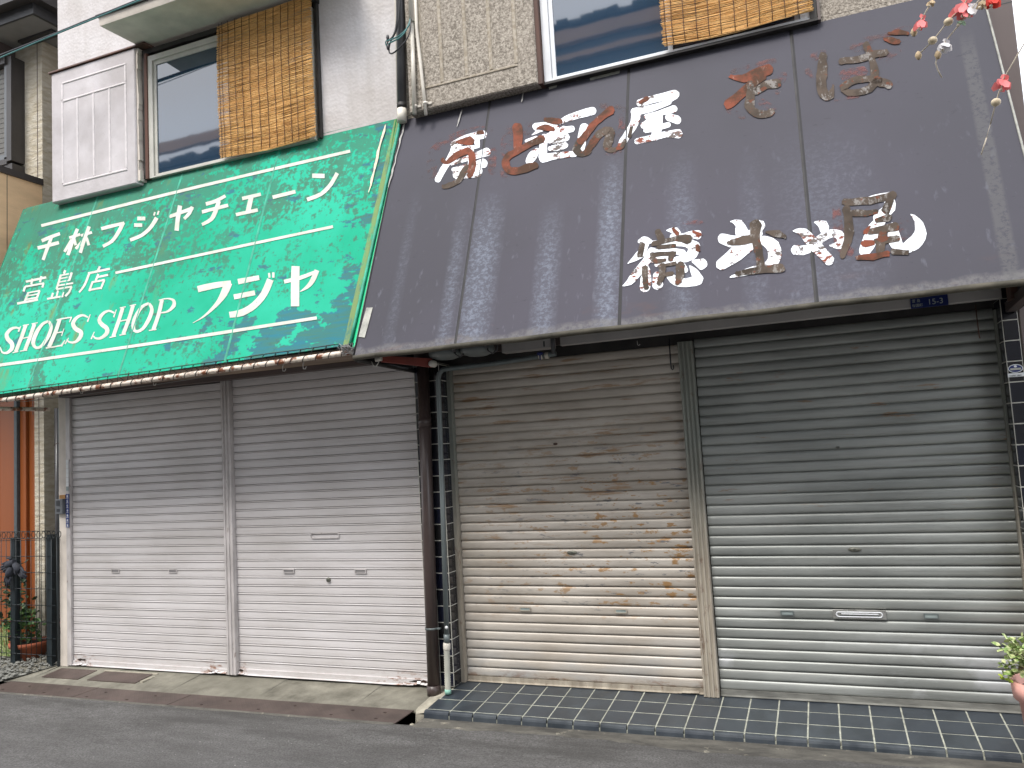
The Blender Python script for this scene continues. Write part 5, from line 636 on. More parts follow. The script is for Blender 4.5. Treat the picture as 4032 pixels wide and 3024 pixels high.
for sh, xc, wd, zc in ((s1, -4.44, .17, -.045), (s1, -5.86, .11, -.012), (s2, -2.68, .20, -.024), (s2, -4.215, .05, -.02)):  # flat dark shapes; their colour stands for the shade inside torn bottom corners
    g = G(); random.seed(int(-xc * 100)); n = 16; tp = [random.uniform(.004, .016) for _ in range(n + 1)]; bt = [random.uniform(.003, .014) for _ in range(n + 1)]
    for k in range(n):
        xa, xb = xc - wd / 2 + wd * k / n, xc - wd / 2 + wd * (k + 1) / n; e0, e1 = math.sin(math.pi * k / n), math.sin(math.pi * (k + 1) / n)
        g.add([(xa, 4.8372, zc - bt[k] * e0), (xb, 4.8372, zc - bt[k + 1] * e1), (xb, 4.8372, zc + tp[k + 1] * e1), (xa, 4.8372, zc + tp[k] * e0)], [(0, 1, 2, 3)])
    part('torn_hole_patch', g, 'hole_black', sh, fix=False)
rail(shop, -6.012, -5.966, 4.822, -.06, 2.174, 'rail_white')
rail(shop, -4.32, -4.238, 4.812, -.05, 2.174, 'rail_white', 2, 'mullion')
def handle(parent, x, z, y, w, h, fm, im):
    t = part('pull_slot', G().box(x - w / 2, x + w / 2, y - .002, y + .004, z - h / 2, z - h / 2 + .005).box(x - w / 2, x + w / 2, y - .002, y + .004, z + h / 2 - .005, z + h / 2).box(x - w / 2, x - w / 2 + .006, y - .002, y + .004, z - h / 2 + .005, z + h / 2 - .005).box(x + w / 2 - .006, x + w / 2, y - .002, y + .004, z - h / 2 + .005, z + h / 2 - .005), fm, parent, fix=False)
    part('recess', G().box(x - w / 2 + .006, x + w / 2 - .006, y + .001, y + .003, z - h / 2 + .005, z + h / 2 - .005), im, t, fix=False)
for x in (-5.48, -4.87): handle(s1, x, .713, 4.842, .085, .030, 'rail_white', 'slot_mid')
for x in (-3.755, -3.135): handle(s2, x, .716, 4.842, .095, .030, 'rail_white', 'slot_mid')
def slotring(parent, x, z, y, w, h, mat, name='mail_slot'):
    pts = []
    for k in range(24):
        a = 2 * math.pi * k / 24; cx = (w / 2 - h / 2) * (1 if math.cos(a) > 0 else -1); pts.append((x + cx + math.cos(a) * h / 2, y, z + math.sin(a) * h / 2))
    pts.append(pts[0]); return part(name, G().tube(pts, .0035, 6, False), mat, parent)
slotring(s2, -3.425, .971, 4.841, .245, .036, 'rail_white')
part('lock', G().lathe((-3.408, 4.834, .655), [(.0, 0), (.013, 0), (.017, .003), (.017, .012)], 14, 'y'), 'lock_metal', s2)
part('keyhole', G().box(-3.4105, -3.4055, 4.8325, 4.8345, .650, .661), 'slot_dark', s2, fix=False)

# ------------------------------------------------------------------ restaurant (right building)
rest = thing('restaurant_building', 'grey beige stucco building with two bare metal roller shutters under the grey awning', 'building', (-.7, 4.85, 0))
g = G(); g.box(-2.535, -1.50, YW, YW + .2, 2.42, 6.6); g.box(-1.50, .175, YW, YW + .2, 2.42, 3.90); g.box(-1.50, .175, YW, YW + .2, 5.03, 6.6); g.box(.175, .995, YW, YW + .2, 2.42, 6.6); g.box(-2.53, 1.0, 5.02, 5.1, -.1, 2.42)
part('wall', g, 'aggregate_grey', rest, fix=False)
part('roof', G().box(-2.495, 1.2, 4.6, 9.6, 6.602, 6.75), 'concrete_old', rest, fix=False)
bx2 = part('shutter_pocket', G().bbox(-2.47, -1.525, 4.65, YW - .001, 3.868, 5.0, .008), 'aggregate_grey', rest)
for x in (-2.36, -2.205, -2.02, -1.842, -1.662): ridge(bx2, 'aggregate_line', x, x, 4.03, 4.78, w=.013)
ridge(bx2, 'aggregate_line', -2.365, -1.655, 4.02, 4.02); ridge(bx2, 'aggregate_line', -2.365, -1.655, 4.79, 4.79)
part('jamb', G().box(-1.523, -1.497, 4.66, 4.744, 3.865, 5.0), 'dark_wood', rest, fix=False)
window(rest, -1.494, .13, 3.884, 4.98, 4.70, 'frame_white', .05, -.68, .016, .012)
part('window_backing', G().box(-1.5, .17, 4.80, 4.83, 3.8, 5.02), 'dark_interior', rest, fix=False)
part('jamb', G().box(.131, .168, 4.69, 4.744, 3.883, 5.0), 'black_trim', rest, fix=False)
part('sill', G().box(-1.496, .172, 4.69, 4.744, 3.866, 3.882), 'black_trim', rest, fix=False)
part('sill', G().box(.173, .188, 4.70, 4.744, 3.872, 4.99), 'brown_cladding', rest, fix=False)
part('fascia', G().bbox(-1.50, .925, 4.70, 4.742, 2.152, 2.41, .003), 'white_board', rest)
part('fascia', G().box(-2.53, -1.502, 4.71, 4.742, 2.16, 2.41), 'brown_cladding', rest, fix=False)
part('shutter_header', G().box(-2.53, .985, 4.86, 5.019, 2.09, 2.41), 'black_trim', rest, fix=False)  # dark box; its black stands for the shaded gap above the shutters
# tiled pillars
def tiled_pillar(x0, x1, front_cols, side, side_cols, zlines, zb, zt):
    core = part('tiled_pillar', G().box(x0 - .0005, x1 + .0005, 4.6995, 5.018, zb, zt), 'grout_bright', rest, fix=False)
    zs = [zb] + sorted(z for z in zlines if zb + .01 < z < zt - .01) + [zt]
    for a, b in zip(zs[:-1], zs[1:]):
        for (c0, c1) in front_cols:
            part('wall_tile', G().bbox(c0 + .0025, c1 - .0025, 4.6975, 4.706, a + .003, b - .003, .0015), 'wall_tile', core, fix=False)
        for (c0, c1) in side_cols:
            xa = x1 if side > 0 else x0; o = .0025 * side
            g = G().add([(xa + o, c0 + .0022, a + .003), (xa + o, c1 - .0022, a + .003), (xa + o, c1 - .0022, b - .003), (xa + o, c0 + .0022, b - .003), (xa - o * 2, c0 + .0022, a + .003), (xa - o * 2, c1 - .0022, a + .003), (xa - o * 2, c1 - .0022, b - .003), (xa - o * 2, c0 + .0022, b - .003)],
                        [(0, 1, 2, 3), (0, 4, 5, 1), (1, 5, 6, 2), (2, 6, 7, 3), (3, 7, 4, 0)])
            part('wall_tile', g, 'wall_tile', core)
ZL = [.09 + .1065 * k for k in range(-1, 20)]
tiled_pillar(-2.555, -2.366, [(-2.555, -2.462), (-2.462, -2.366)], 1, [(4.703, 4.776), (4.776, 4.850)], ZL, 0.0, 2.125)
tiled_pillar(.912, .984, [(.912, .984)], -1, [(4.703, 4.776), (4.776, 4.850)], [2.034 - .1075 * k for k in range(-1, 20)], 0.0, 2.15)
s3 = shutter(rest, -2.334, -.788, .0, 2.10, .0592, prof_curve, 'shutter_cream', 4.85, 'shutter_cream', 'cream roller shutter with rusty scratches', .034)
s4 = shutter(rest, -.688, .902, .0, 2.10, .0597, prof_curve, 'shutter_grey', 4.85, 'shutter_grey', 'wide bare grey roller shutter with a letter slot', .038)
base_bar(s3, -2.334, -.788, .004, .034, 4.845, 'rail_weathered', lambda x: max(0, .02 - abs(x + .86) * .2))
base_bar(s4, -.688, .902, .004, .038, 4.845, 'bar_grey')
rail(rest, -2.364, -2.336, 4.80, .0, 2.11, 'rail_weathered'); rail(rest, -.782, -.694, 4.80, .0, 2.11, 'rail_weathered', 3, 'mullion'); rail(rest, .903, .9105, 4.80, .0, 2.11, 'rail_weathered')
for x in (-1.895, -1.258): handle(s3, x, .478, 4.838, .075, .026, 'rail_weathered', 'slot_teal')
for x in (-.28, .458): handle(s4, x, .487, 4.838, .072, .026, 'galvanised', 'slot_teal')
def oval(parent, x, z, y, w, h, mat):
    g = G(); n = 18; vs = [(x + math.cos(2 * math.pi * k / n) * w / 2, y, z + math.sin(2 * math.pi * k / n) * h / 2) for k in range(n)] + [(x + math.cos(2 * math.pi * k / n) * w * .42, y - .004, z + math.sin(2 * math.pi * k / n) * h * .40) for k in range(n)] + [(x, y - .005, z)]
    g.add(vs, [(k, (k + 1) % n, n + (k + 1) % n, n + k) for k in range(n)] + [(n + k, n + (k + 1) % n, 2 * n) for k in range(n)], True)
    t = part('lock_plate', g, mat, parent); part('keyhole', G().box(x - .007, x + .007, y - .0075, y - .0052, z - .0015, z + .002), 'slot_dark', parent, fix=False)
oval(s3, -1.553, .838, 4.842, .068, .026, 'lock_metal'); oval(s4, .109, .845, 4.842, .07, .026, 'lock_metal')
oval(s3, -1.62, 1.535, 4.842, .03, .016, 'rust_dark'); oval(s4, .07, 1.42, 4.842, .022, .012, 'lock_metal')
mp = part('mail_slot', G().bbox(-.035, .238, 4.834, 4.842, .462, .514, .003), 'steel_bright', s4)
slotring(s4, .1, .488, 4.832, .235, .026, 'frame_white', 'slot_rim'); part('slot_flap', G().bbox(.008, .198, 4.8285, 4.8335, .4885, .4935, .001), 'frame_white', s4, fix=False)
part('slot_gap', G().box(-.003, .203, 4.8325, 4.8338, .4785, .483), 'slot_dark', s4, fix=False)
# brown corner column at the far right
col = part('corner_column', G().bbox(.996, 1.128, 4.725, 4.9, -.05, 6.6, .004), 'brown_cladding', rest)
for z in (.9, 1.9, 2.9, 3.73, 4.7): part('joint', G().box(.9955, 1.1285, 4.7238, 4.7255, z, z + .004), 'slot_dark', col, fix=False)
part('side_wall', G().box(1.0, 1.12, 4.902, 9.5, -.05, 6.6), 'brown_cladding', rest, fix=False)

# ------------------------------------------------------------------ awnings
def glyph_parts(side, parent):
    kk = 0
    for sd, lab, strokes in GLYPHS:
        if sd != side: continue
        by = {}
        for m, enc in strokes:
            v = list(map(int, enc.split(',')))
            for i in range(2, len(v)): v[i] += v[i - 2]
            jt = 3.2 if m in 'rds' else (1.6 if m == 'w' else .5)
            pts = [((v[i] + random.uniform(-jt, jt)) / 1000, (v[i + 1] + random.uniform(-jt, jt)) / 1000) for i in range(0, len(v), 2)]
            kk += 1; base = .0012 if m == 's' else (.0022 if m in 'wg' else .004)
            off = base + (kk % 40) * .00004
            g = by.setdefault(m if m in 'wg' else m + str(kk), G()); yf, N = (yR, NR) if side == 'R' else (yL, NL)
            vs = [tuple(Vector((x, yf(z), z)) + N * off) for x, z in pts]; n = len(vs) // 2
            g.add(vs, [(2 * i, 2 * i + 1, 2 * i + 3, 2 * i + 2) for i in range(n - 1)])
        root = None
        names = {'w': ('paint_white', 'painted_character'), 'g': ('paint_cream', 'painted_character'), 'r': ('paint_rust', 'rust_brushwork'), 'd': ('paint_dark', 'dark_brushwork'), 's': ('paint_stain', 'paint_stain')}
        order = sorted(by, key=lambda q: 'wgrds'.index(q[0]))
        for m in order:
            mat, nm = names[m[0]]
            if m[0] in 'wg' and 'line above' in lab or 'line below' in lab or 'line along' in lab: nm = 'painted_stripe'
            if root is None and m[0] in 'rd': nm = 'painted_character'
            o = part(nm, by[m], mat, root if root else parent, lab if root is None else None, fix=False)
            # make normals face outwards
            me = o.data; N = NR if side == 'R' else NL
            if root is None: root = o
# green awning
A1 = thing('shop_awning', 'weathered green canvas awning with cream Japanese lettering and SHOES SHOP', 'awning', (-4.5, 4.7, 2.2))
ZB = 2.196
nx, nz = 48, 14
def sheet(x0f, x1, z0, z1, yf, N, mat, amp, parent, th=.003):
    vs = []; fs = []
    for j in range(nz + 1):
        zz = (2.196 if callable(z0) else z0) + ((3.90 if callable(z1) else z1) - (2.196 if callable(z0) else z0)) * j / nz; xa = x0f(zz); xr = x1(zz) if callable(x1) else x1
        for i in range(nx + 1):
            x = xa + (xr - xa) * i / nx; lo = z0(x) if callable(z0) else z0; hi = z1(x) if callable(z1) else z1; z = lo + (hi - lo) * j / nz; vs.append((x, yf(z), z))
    vs += [(x - N[0] * th, y - N[1] * th, z - N[2] * th) for x, y, z in vs]
    q = (nx + 1) * (nz + 1); I = lambda i, j: j * (nx + 1) + i
    fs = [(I(i, j), I(i + 1, j), I(i + 1, j + 1), I(i, j + 1)) for i in range(nx) for j in range(nz)]
    fs += [tuple(k + q for k in f)[::-1] for f in fs]
    for i in range(nx): fs += [(I(i, 0), I(i, 0) + q, I(i + 1, 0) + q, I(i + 1, 0)), (I(i, nz), I(i + 1, nz), I(i + 1, nz) + q, I(i, nz) + q)]
    for j in range(nz): fs += [(I(0, j), I(0, j + 1), I(0, j + 1) + q, I(0, j) + q), (I(nx, j), I(nx, j) + q, I(nx, j + 1) + q, I(nx, j + 1))]
    return part('canvas', G().add(vs, fs, False), mat, parent, fix=False)
L0 = lambda z: -6.36 - (z - 3.2) * .06
# bottom hem of the green canvas drops a little to the left
XR = lambda z: -2.585 - (3.85 - z) * .045
ZLO = lambda x: 2.214 + (x + 2.62) * .018
ZHI = lambda x: 3.922 + (x + 2.62) * .0135
sheet(L0, XR, ZLO, ZHI, yL, NL, 'awning_green', 0, A1)
for sx in (-5.475, -4.57, -3.63):
    pts = [Vector((sx + .0 * k, yL(z), z)) + NL * .001 for k, z in enumerate([ZLO(sx) + (ZHI(sx) - ZLO(sx)) * i / 10 for i in range(11)])]
    g = G()
    for a, b in zip(pts[:-1], pts[1:]): g.add([a + Vector((-.014, 0, 0)), b + Vector((-.014, 0, 0)), b + NL * .004, a + NL * .004, a + Vector((.006, 0, 0)), b + Vector((.006, 0, 0))], [(0, 3, 2, 1), (3, 4, 5, 2)])
    part('seam', g, 'seam_green', A1)
g = G(); g.add([(-6.37, yL(ZHI(-6.37)), ZHI(-6.37)), (-2.60, yL(ZHI(-2.60)) - .002, ZHI(-2.60)), (-2.60, YW + .001, 3.93), (-6.37, YW - .001, 3.89)], [(0, 1, 2, 3)]); part('top_flap', g, 'awning_green', A1)
# side closures
g = G(); g.add([(-2.622, 4.10, 2.185), (-2.622, 4.74, 2.185), (-2.622, 4.74, 3.90), (-2.622, yL(3.9) - .005, 3.90), (-2.626, 4.10, 2.185), (-2.626, 4.74, 2.185), (-2.626, 4.74, 3.90), (-2.626, yL(3.9) - .005, 3.90)], [(0, 1, 2, 3), (7, 6, 5, 4)]); part('side_panel', g, 'green_fresh', A1, 'bright unfaded green side panel', fix=False)
g = G(); pts = [Vector((XR(z), yL(z), z)) + NL * .006 for z in [ZLO(-2.65) - .004 + (ZHI(-2.6) - ZLO(-2.65)) * i / 12 for i in range(13)]]; g.tube(pts, .011, 8)
part('edge_rope', g, 'seam_green', A1)
g = G(); zs = [2.19 + 1.70 * i / 12 for i in range(13)]; row = []
for z in zs: row.append([Vector((XR(z) + .008 + (-2.580 - XR(z) - .008) * q, yL(z) + .004 + .02 * q - .012 * math.sin(math.pi * q), z)) for q in (0, .25, .5, .75, 1)])
for r0, r1 in zip(row[:-1], row[1:]):
    for q in range(4): g.add([r0[q], r0[q + 1], r1[q + 1], r1[q]], [(0, 1, 2, 3)])
part('edge_roll', g, 'green_fresh', A1, 'bright green unfaded cloth edge', fix=False)
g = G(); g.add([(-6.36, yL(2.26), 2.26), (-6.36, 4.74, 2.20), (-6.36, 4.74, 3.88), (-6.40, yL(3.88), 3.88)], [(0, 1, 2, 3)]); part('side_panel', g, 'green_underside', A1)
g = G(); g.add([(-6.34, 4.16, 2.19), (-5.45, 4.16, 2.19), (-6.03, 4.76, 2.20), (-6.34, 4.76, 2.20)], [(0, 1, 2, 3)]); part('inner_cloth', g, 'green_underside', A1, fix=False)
# rusty front pipe, sagging lash rope
def pz(x): return ZLO(x) - .045
py = yL(ZB) + .012
pipe = part('front_pipe', G().tube([(x, py, pz(x)) for x in [-6.6 + .25 * i for i in range(16)] + [-2.645]], .0175, 12), 'rusty_pipe', A1, 'rusty white painted pipe')
part('side_pipe', G().tube([(-6.16, 4.1, 2.078), (-6.12, 4.76, 2.085)], .017, 10), 'rusty_pipe', A1)
g = G(); n = 40; x0 = -6.5
for i in range(n):
    xa = x0 + (3.86) * i / n; st = 3.86 / n; pts = []
    for k in range(11):
        a = -math.pi * .6 + k / 10 * math.pi * 2 * .86; pts.append((xa + st * .62 * k / 10, py - math.cos(a) * .0195, pz(xa) + math.sin(a) * .0195))
    ex = xa + st * .95; pts.append((xa + st * .80, py - .012, (pz(ex) + ZLO(ex)) / 2)); pts.append((ex, yL(ZLO(ex) + .012) - .004, ZLO(ex) + .012)); g.tube(pts, .0026, 5, False)
    g.tube([(ex, yL(ZLO(ex) + .012) - .004, ZLO(ex) + .012), (ex + .012, yL(ZLO(ex)) + .01, ZLO(ex) - .006), (ex + st * .3, py + .01, pz(ex) + .022)], .0022, 5, False)
part('lashing_rope', g, 'black_cable', A1)
g = G(); g.tube([(x, yL(ZLO(x) + .018) - .003, ZLO(x) + .018 + .002 * math.sin(x * 9)) for x in [-6.35 + .1 * i for i in range(37)]], .0018, 5, False); part('hem_cord', g, 'rust_dark', A1)
random.seed(14); g = G()
for k in range(16):
    c = Vector((-2.66 + random.uniform(-.03, .03), py - .01, 2.18)); pts = [c + Vector((random.uniform(-.06, .06), random.uniform(-.03, .01), random.uniform(-.035, .045))) for _ in range(5)]
    g.tube(pts, .0022, 4, False)
part('rope_knot', g, 'cable_grey', A1)
# peeling sealant strip along the right edge
def strip(name, pts, w, mat, parent, yf, N, off=.008):
    g = G(); vs = []
    for i, (x, z) in enumerate(pts):
        ww = w * (random.uniform(.5, 1.2) if 0 < i < len(pts) - 1 else .25); p = Vector((x, yf(z), z)) + N * (off + random.uniform(0, .004)); vs += [p + Vector((-ww, 0, 0)), p + Vector((ww, 0, 0))]
    g.add(vs, [(2 * i, 2 * i + 1, 2 * i + 3, 2 * i + 2) for i in range(len(pts) - 1)]); return part(name, g, mat, parent)
random.seed(6)
strip('peeling_strip', [(-2.705 - .003 * i + random.uniform(-.006, .006), 3.86 - .055 * i) for i in range(11)], .010, 'peel_cream', A1, yL, NL)
random.seed(16)
glyph_parts('G', A1)
for hx, hz in ((-5.02, 2.12), (-4.32, 2.12), (-3.22, 2.15), (-3.06, 2.15)):
    g = G().tube([(hx, 4.17, 2.16), (hx - .004, 4.16, 2.13), (hx + .006, 4.15, 2.105), (hx + .022, 4.15, 2.103), (hx + .03, 4.15, 2.118)], .0028, 6); 
    part('wire_hook', g, 'hook_white', A1)
g = G().tube([(-6.30, 4.3, 2.20), (-6.0, 4.42, 2.128), (-5.4, 4.45, 2.135), (-4.6, 4.44, 2.150), (-3.9, 4.42, 2.17)], .0025, 5); part('slack_wire', g, 'cable_grey', A1)

# grey awning
A2 = thing('shop_awning', 'dark grey canvas awning with peeling white brush lettering over rust brown strokes', 'awning', (-.8, 4.6, 2.1))
sheet(lambda z: -2.572, .992, 2.112, 3.895, yR, NR, 'awning_grey', 0, A2)
part('top_flap', G().add([(-2.572, yR(3.895), 3.895), (.992, yR(3.895), 3.895), (.992, YW - .001, 3.902), (-2.572, YW - .001, 3.902)], [(0, 1, 2, 3)]), 'awning_grey', A2)
for sx, wd in ((-1.90, .008), (-.945, .009), (.024, .010)):
    g = G(); zs = [2.115 + 1.775 * i / 10 for i in range(11)]
    for a, b in zip(zs[:-1], zs[1:]):
        pa, pb = Vector((sx, yR(a), a)) + NR * .0008, Vector((sx, yR(b), b)) + NR * .0008
        g.add([pa - Vector((wd, 0, 0)), pb - Vector((wd, 0, 0)), pb + NR * .003, pa + NR * .003, pa + Vector((wd, 0, 0)), pb + Vector((wd, 0, 0))], [(0, 3, 2, 1), (3, 4, 5, 2)])
    part('seam', g, 'seam_grey', A2)
g = G(); pts = [(-2.575 + 3.575 * i / 40, 3.996 + .002 * math.sin(i * 1.7), 2.114 + .002 * math.sin(i * .9)) for i in range(41)]; g.tube(pts, .0155, 12)
part('front_roll', g, 'hem_dirty', A2, 'dirty rolled hem around the front bar')
for x in (-2.575, .995):
    g = G(); g.add([(x, 3.99, 2.10), (x, 4.74, 2.09), (x, 4.74, 3.89), (x + .003, 3.99, 2.10), (x + .003, 4.74, 2.09), (x + .003, 4.74, 3.89)], [(0, 1, 2), (5, 4, 3)]); part('side_panel', g, 'seam_grey' if x < 0 else 'awning_grey', A2, fix=False)
    part('side_bar', G().tube([(x + (.02 if x < 0 else -.02), 4.0, 2.10), (x + (.02 if x < 0 else -.02), 4.74, 2.085)], .014, 8), 'black_trim', A2)
    pts = [Vector((x, yR(z), z)) + NR * .002 for z in [2.11 + 1.785 * i / 10 for i in range(11)]]
    part('edge_piping', G().tube(pts, .0055, 6), 'seam_grey' if x < 0 else 'duct_tape', A2)
for x in (-1.4, -.3, .6): part('support_arm', G().tube([(x, 4.02, 2.115), (x, 4.72, 2.30)], .010, 6), 'black_trim', A2)
random.seed(7)
strip('peeling_strip', [(-2.545 - .002 * i + random.uniform(-.008, .008), 3.86 - .05 * i) for i in range(12)], .007, 'peel_grey', A2, yR, NR)
g = G().add([Vector((x, yR(z), z)) + NR * .005 for x, z in ((-2.566, 2.245), (-2.520, 2.235), (-2.512, 2.33), (-2.506, 2.43), (-2.552, 2.435), (-2.560, 2.34))], [(0, 1, 2, 5), (5, 2, 3, 4)]); part('duct_tape', g, 'duct_tape', A2, fix=False)
random.seed(17)
strip('peeling_strip', [(-2.10 - .004 * i, 3.84 - .028 * i) for i in range(6)], .006, 'peel_grey', A2, yR, NR)
strip('peeling_strip', [(-1.655 - .001 * i, 3.87 - .022 * i) for i in range(5)], .005, 'peel_grey', A2, yR, NR)
for x0, x1, z in ((-1.48, -1.42, 3.865), (-1.30, -1.16, 3.885), (-1.20, -1.0, 3.86)):
    g = G(); g.add([Vector((x0, yR(z), z)) + NR * .004, Vector((x1, yR(z + .004), z + .004)) + NR * .004, Vector((x1 - .004, yR(z - .018), z - .018)) + NR * .004, Vector((x0 + .006, yR(z - .022), z - .022)) + NR * .004], [(0, 1, 2, 3)]); part('tape_patch', g, 'duct_tape', A2)
g = G(); random.seed(31)
for i in range(60):
    x = -2.2 + i * .0125; z = 3.872 + random.uniform(-.006, .006); g.add([Vector((x, yR(z), z)) + NR * .004, Vector((x + random.uniform(.004, .012), yR(z), z)) + NR * .004, Vector((x + random.uniform(0, .008), yR(z - .02), z - random.uniform(.008, .035))) + NR * .004], [(0, 1, 2)])
part('torn_edge', g, 'black_trim', A2)
g = G().tube([Vector((.006 + dx, yR(z), z)) + NR * o for dx, z, o in ((-.66 + .0, 2.865, .004), (-.655, 2.90, .02), (-.65, 2.915, .02), (-.62, 2.925, .03), (-.59, 2.91, .03))], .003, 5)
glyph_parts('R', A2)

# ------------------------------------------------------------------ things under the grey awning
t = thing('sign_box', 'grey white box and junction cover fixed above the cream shutter', 'box', (-1.7, 4.6, 2.13))
part('body', G().bbox(-1.87, -1.53, 4.62, 4.698, 2.135, 2.20, .004), 'white_board', t); part('slot', G().box(-1.585, -1.575, 4.6185, 4.6205, 2.145, 2.18), 'slot_dark', t, fix=False); part('pipe_stub', G().tube([(-1.515, 4.6, 2.25), (-1.515, 4.6, 2.09)], .014, 10), 'grey_plastic_dark', t)
part('valve', G().ball((-1.60, 4.585, 2.10), .016, 10, (1.3, 1, .8)).tube([(-1.60, 4.585, 2.10), (-1.598, 4.58, 2.06)], .005, 6), 'address_blue', t)
def bulb(x, lab):
    t = thing('lamp', lab, 'lamp', (x, 4.42, 2.3), 'grey dish lamps under the grey awning')
    part('shade', G().lathe((x, 4.42, 2.168), [(.003, .06), (.04, .055), (.085, .03), (.105, -.01), (.108, -.03), (.10, -.045), (.06, -.062), (.0, -.07)], 22), 'lamp_grey', t)
    part('cord', G().tube([(x + .09, 4.36, 2.17), (x + .10, 4.35, 2.12), (x + .13, 4.35, 2.10), (x + .155, 4.36, 2.12), (x + .16, 4.37, 2.2)], .005, 6), 'grey_plastic_dark', t)
    part('socket', G().tube([(x + .10, 4.33, 2.21), (x + .102, 4.33, 2.135)], .011, 8), 'grey_plastic_dark', t)
bulb(-2.17, 'left dark dish lamp hanging behind the awning hem, beside the red board'); bulb(-1.95, 'right dark dish lamp hanging behind the awning hem, beside the sign box')
t = thing('red_bracket', 'dark red board with white round fitting under the left end of the grey awning', 'bracket', (-2.4, 4.35, 2.12))
part('board', G().hexa([(-2.50, 4.18, 2.098), (-2.27, 4.40, 2.060), (-2.255, 4.39, 2.060), (-2.485, 4.17, 2.098), (-2.50, 4.18, 2.135), (-2.27, 4.40, 2.115), (-2.255, 4.39, 2.115), (-2.485, 4.17, 2.135)]), 'red_board', t)
part('fitting', G().lathe((-2.245, 4.352, 2.08), [(.0, 0), (.012, 0), (.019, .006), (.022, .018), (.022, .05)], 16, 'y'), 'lamp_white', t)
part('fitting', G().tube([(-2.49, 4.10, 2.105), (-2.45, 4.11, 2.108)], .014, 10), 'lamp_white', t)
part('wire', G().tube([(-2.53, 4.12, 2.10), (-2.515, 4.12, 2.07), (-2.49, 4.11, 2.065), (-2.465, 4.10, 2.09)], .003, 6), 'lamp_white', t)
# conduit: up the tiled pillar and along under the awning
t = thing('conduit', 'thin grey galvanised conduit on the black tiled pillar with a corrugated lower section', 'pipe', (-2.345, 4.6, 0))
part('tube', G().tube([(-2.352, 4.60, .30), (-2.335, 4.602, 1.2), (-2.325, 4.605, 2.0), (-2.315, 4.605, 2.04), (-2.29, 4.605, 2.062), (-2.25, 4.605, 2.066), (-1.90, 4.605, 2.070), (-1.50, 4.605, 2.092)], .0165, 12), 'galvanised', t)
g = G(); zs = [.0 + .0075 * i for i in range(37)]; g.tube([(-2.362 + z * .02, 4.60, z - .005) for z in zs], .02, 12, True, [.019 + (.0016 if i % 2 else -.0012) for i in range(len(zs))]); part('corrugated_sleeve', g, 'corrugated_cream', t)
part('coupling', G().tube([(-2.356, 4.60, .262), (-2.355, 4.60, .268), (-2.354, 4.6, .30), (-2.353, 4.6, .306)], .02, 12, True, [.021, .0235, .0235, .021]), 'cream_plastic', t); part('coupling', G().tube([(-2.353, 4.6, .307), (-2.352, 4.6, .36)], .0195, 12), 'galvanised', t)
part('mint_end', G().tube([(-2.362, 4.60, -.012), (-2.362, 4.60, .018)], .0205, 12), 'mint_paint', t)
part('sticker', G().lathe((-2.342, 4.5815, .405), [(.0, 0), (.011, 0), (.011, .002)], 12, 'y'), 'sticker_white', t)
for x in (-1.60, -1.56): part('clamp', G().tube([(x - .012, 4.605, 2.085), (x + .012, 4.605, 2.086)], .0205, 10), 'cream_plastic', t)
t = thing('downpipe', 'dark brown drainpipe standing between the white shutter and the black tiled pillar', 'drainpipe', (-2.49, 4.66, 0))
part('tube', G().tube([(-2.492, 4.655, -.04), (-2.478, 4.655, 1.0), (-2.462, 4.66, 2.16)], .0405, 18), 'brown_pipe', t)
part('collar', G().tube([(-2.492, 4.655, -.045), (-2.492, 4.655, .02)], .045, 18), 'brown_pipe', t)
part('collar', G().tube([(-2.468, 4.658, 1.70), (-2.467, 4.658, 1.76)], .043, 18), 'brown_pipe', t)
part('strap', G().tube([(-2.487, 4.655, .375), (-2.487, 4.655, .388)], .0435, 18).box(-2.44, -2.42, 4.64, 4.66, .378, .386), 'galvanised', t)
# upstairs pipes
t = thing('downpipe', 'dark grey drainpipe running up between the white wall and the beige pocket', 'drainpipe', (-2.54, 4.69, 3.9))
part('tube', G().tube([(-2.548, 4.69, 3.93), (-2.515, 4.69, 4.8), (-2.49, 4.69, 6.5)], .032, 16), 'grey_plastic_dark', t); part('socket', G().tube([(-2.551, 4.69, 3.84), (-2.549, 4.69, 3.935)], .034, 16), 'cream_plastic', t); part('collar', G().tube([(-2.549, 4.69, 3.936), (-2.547, 4.69, 3.975)], .0345, 16), 'black_trim', t)
single('conduit', G().tube([(-2.607, 4.735, 3.86), (-2.582, 4.735, 4.8), (-2.56, 4.735, 6.5)], .0085, 8), 'cream_plastic', 'thin white tube hugging the left side of the dark grey drainpipe', 'pipe', (-2.6, 4.735, 3.9))
t = thing('conduit', 'white conduit with a wide upper duct from which teal cables hang', 'pipe', (-2.42, 4.63, 3.86))
part('tube', G().tube([(-2.418, 4.628, 3.845), (-2.405, 4.628, 4.50)], .0145, 12), 'cream_plastic', t); part('duct', G().tube([(-2.401, 4.622, 4.50), (-2.385, 4.622, 5.1), (-2.37, 4.622, 6.4)], .021, 14), 'cream_plastic', t)
def saddle(t, x, z): part('saddle', G().tube([(x - .0, 4.634, z - .008), (x, 4.634, z + .008)], .0185, 12).box(x + .016, x + .042, 4.640, 4.6435, z - .008, z + .008).box(x - .028, x - .014, 4.640, 4.6435, z - .008, z + .008), 'cream_plastic', t, fix=False)
saddle(t, -2.416, 3.90); saddle(t, -2.409, 4.40)
t = thing('conduit', 'white conduit slanting down to the right of the teal cables', 'pipe', (-2.33, 4.63, 3.84))
part('tube', G().tube([(-2.332, 4.628, 3.82), (-2.345, 4.628, 4.05), (-2.372, 4.628, 4.45), (-2.365, 4.628, 5.1)], .0115, 12), 'cream_plastic', t); saddle(t, -2.334, 3.905)
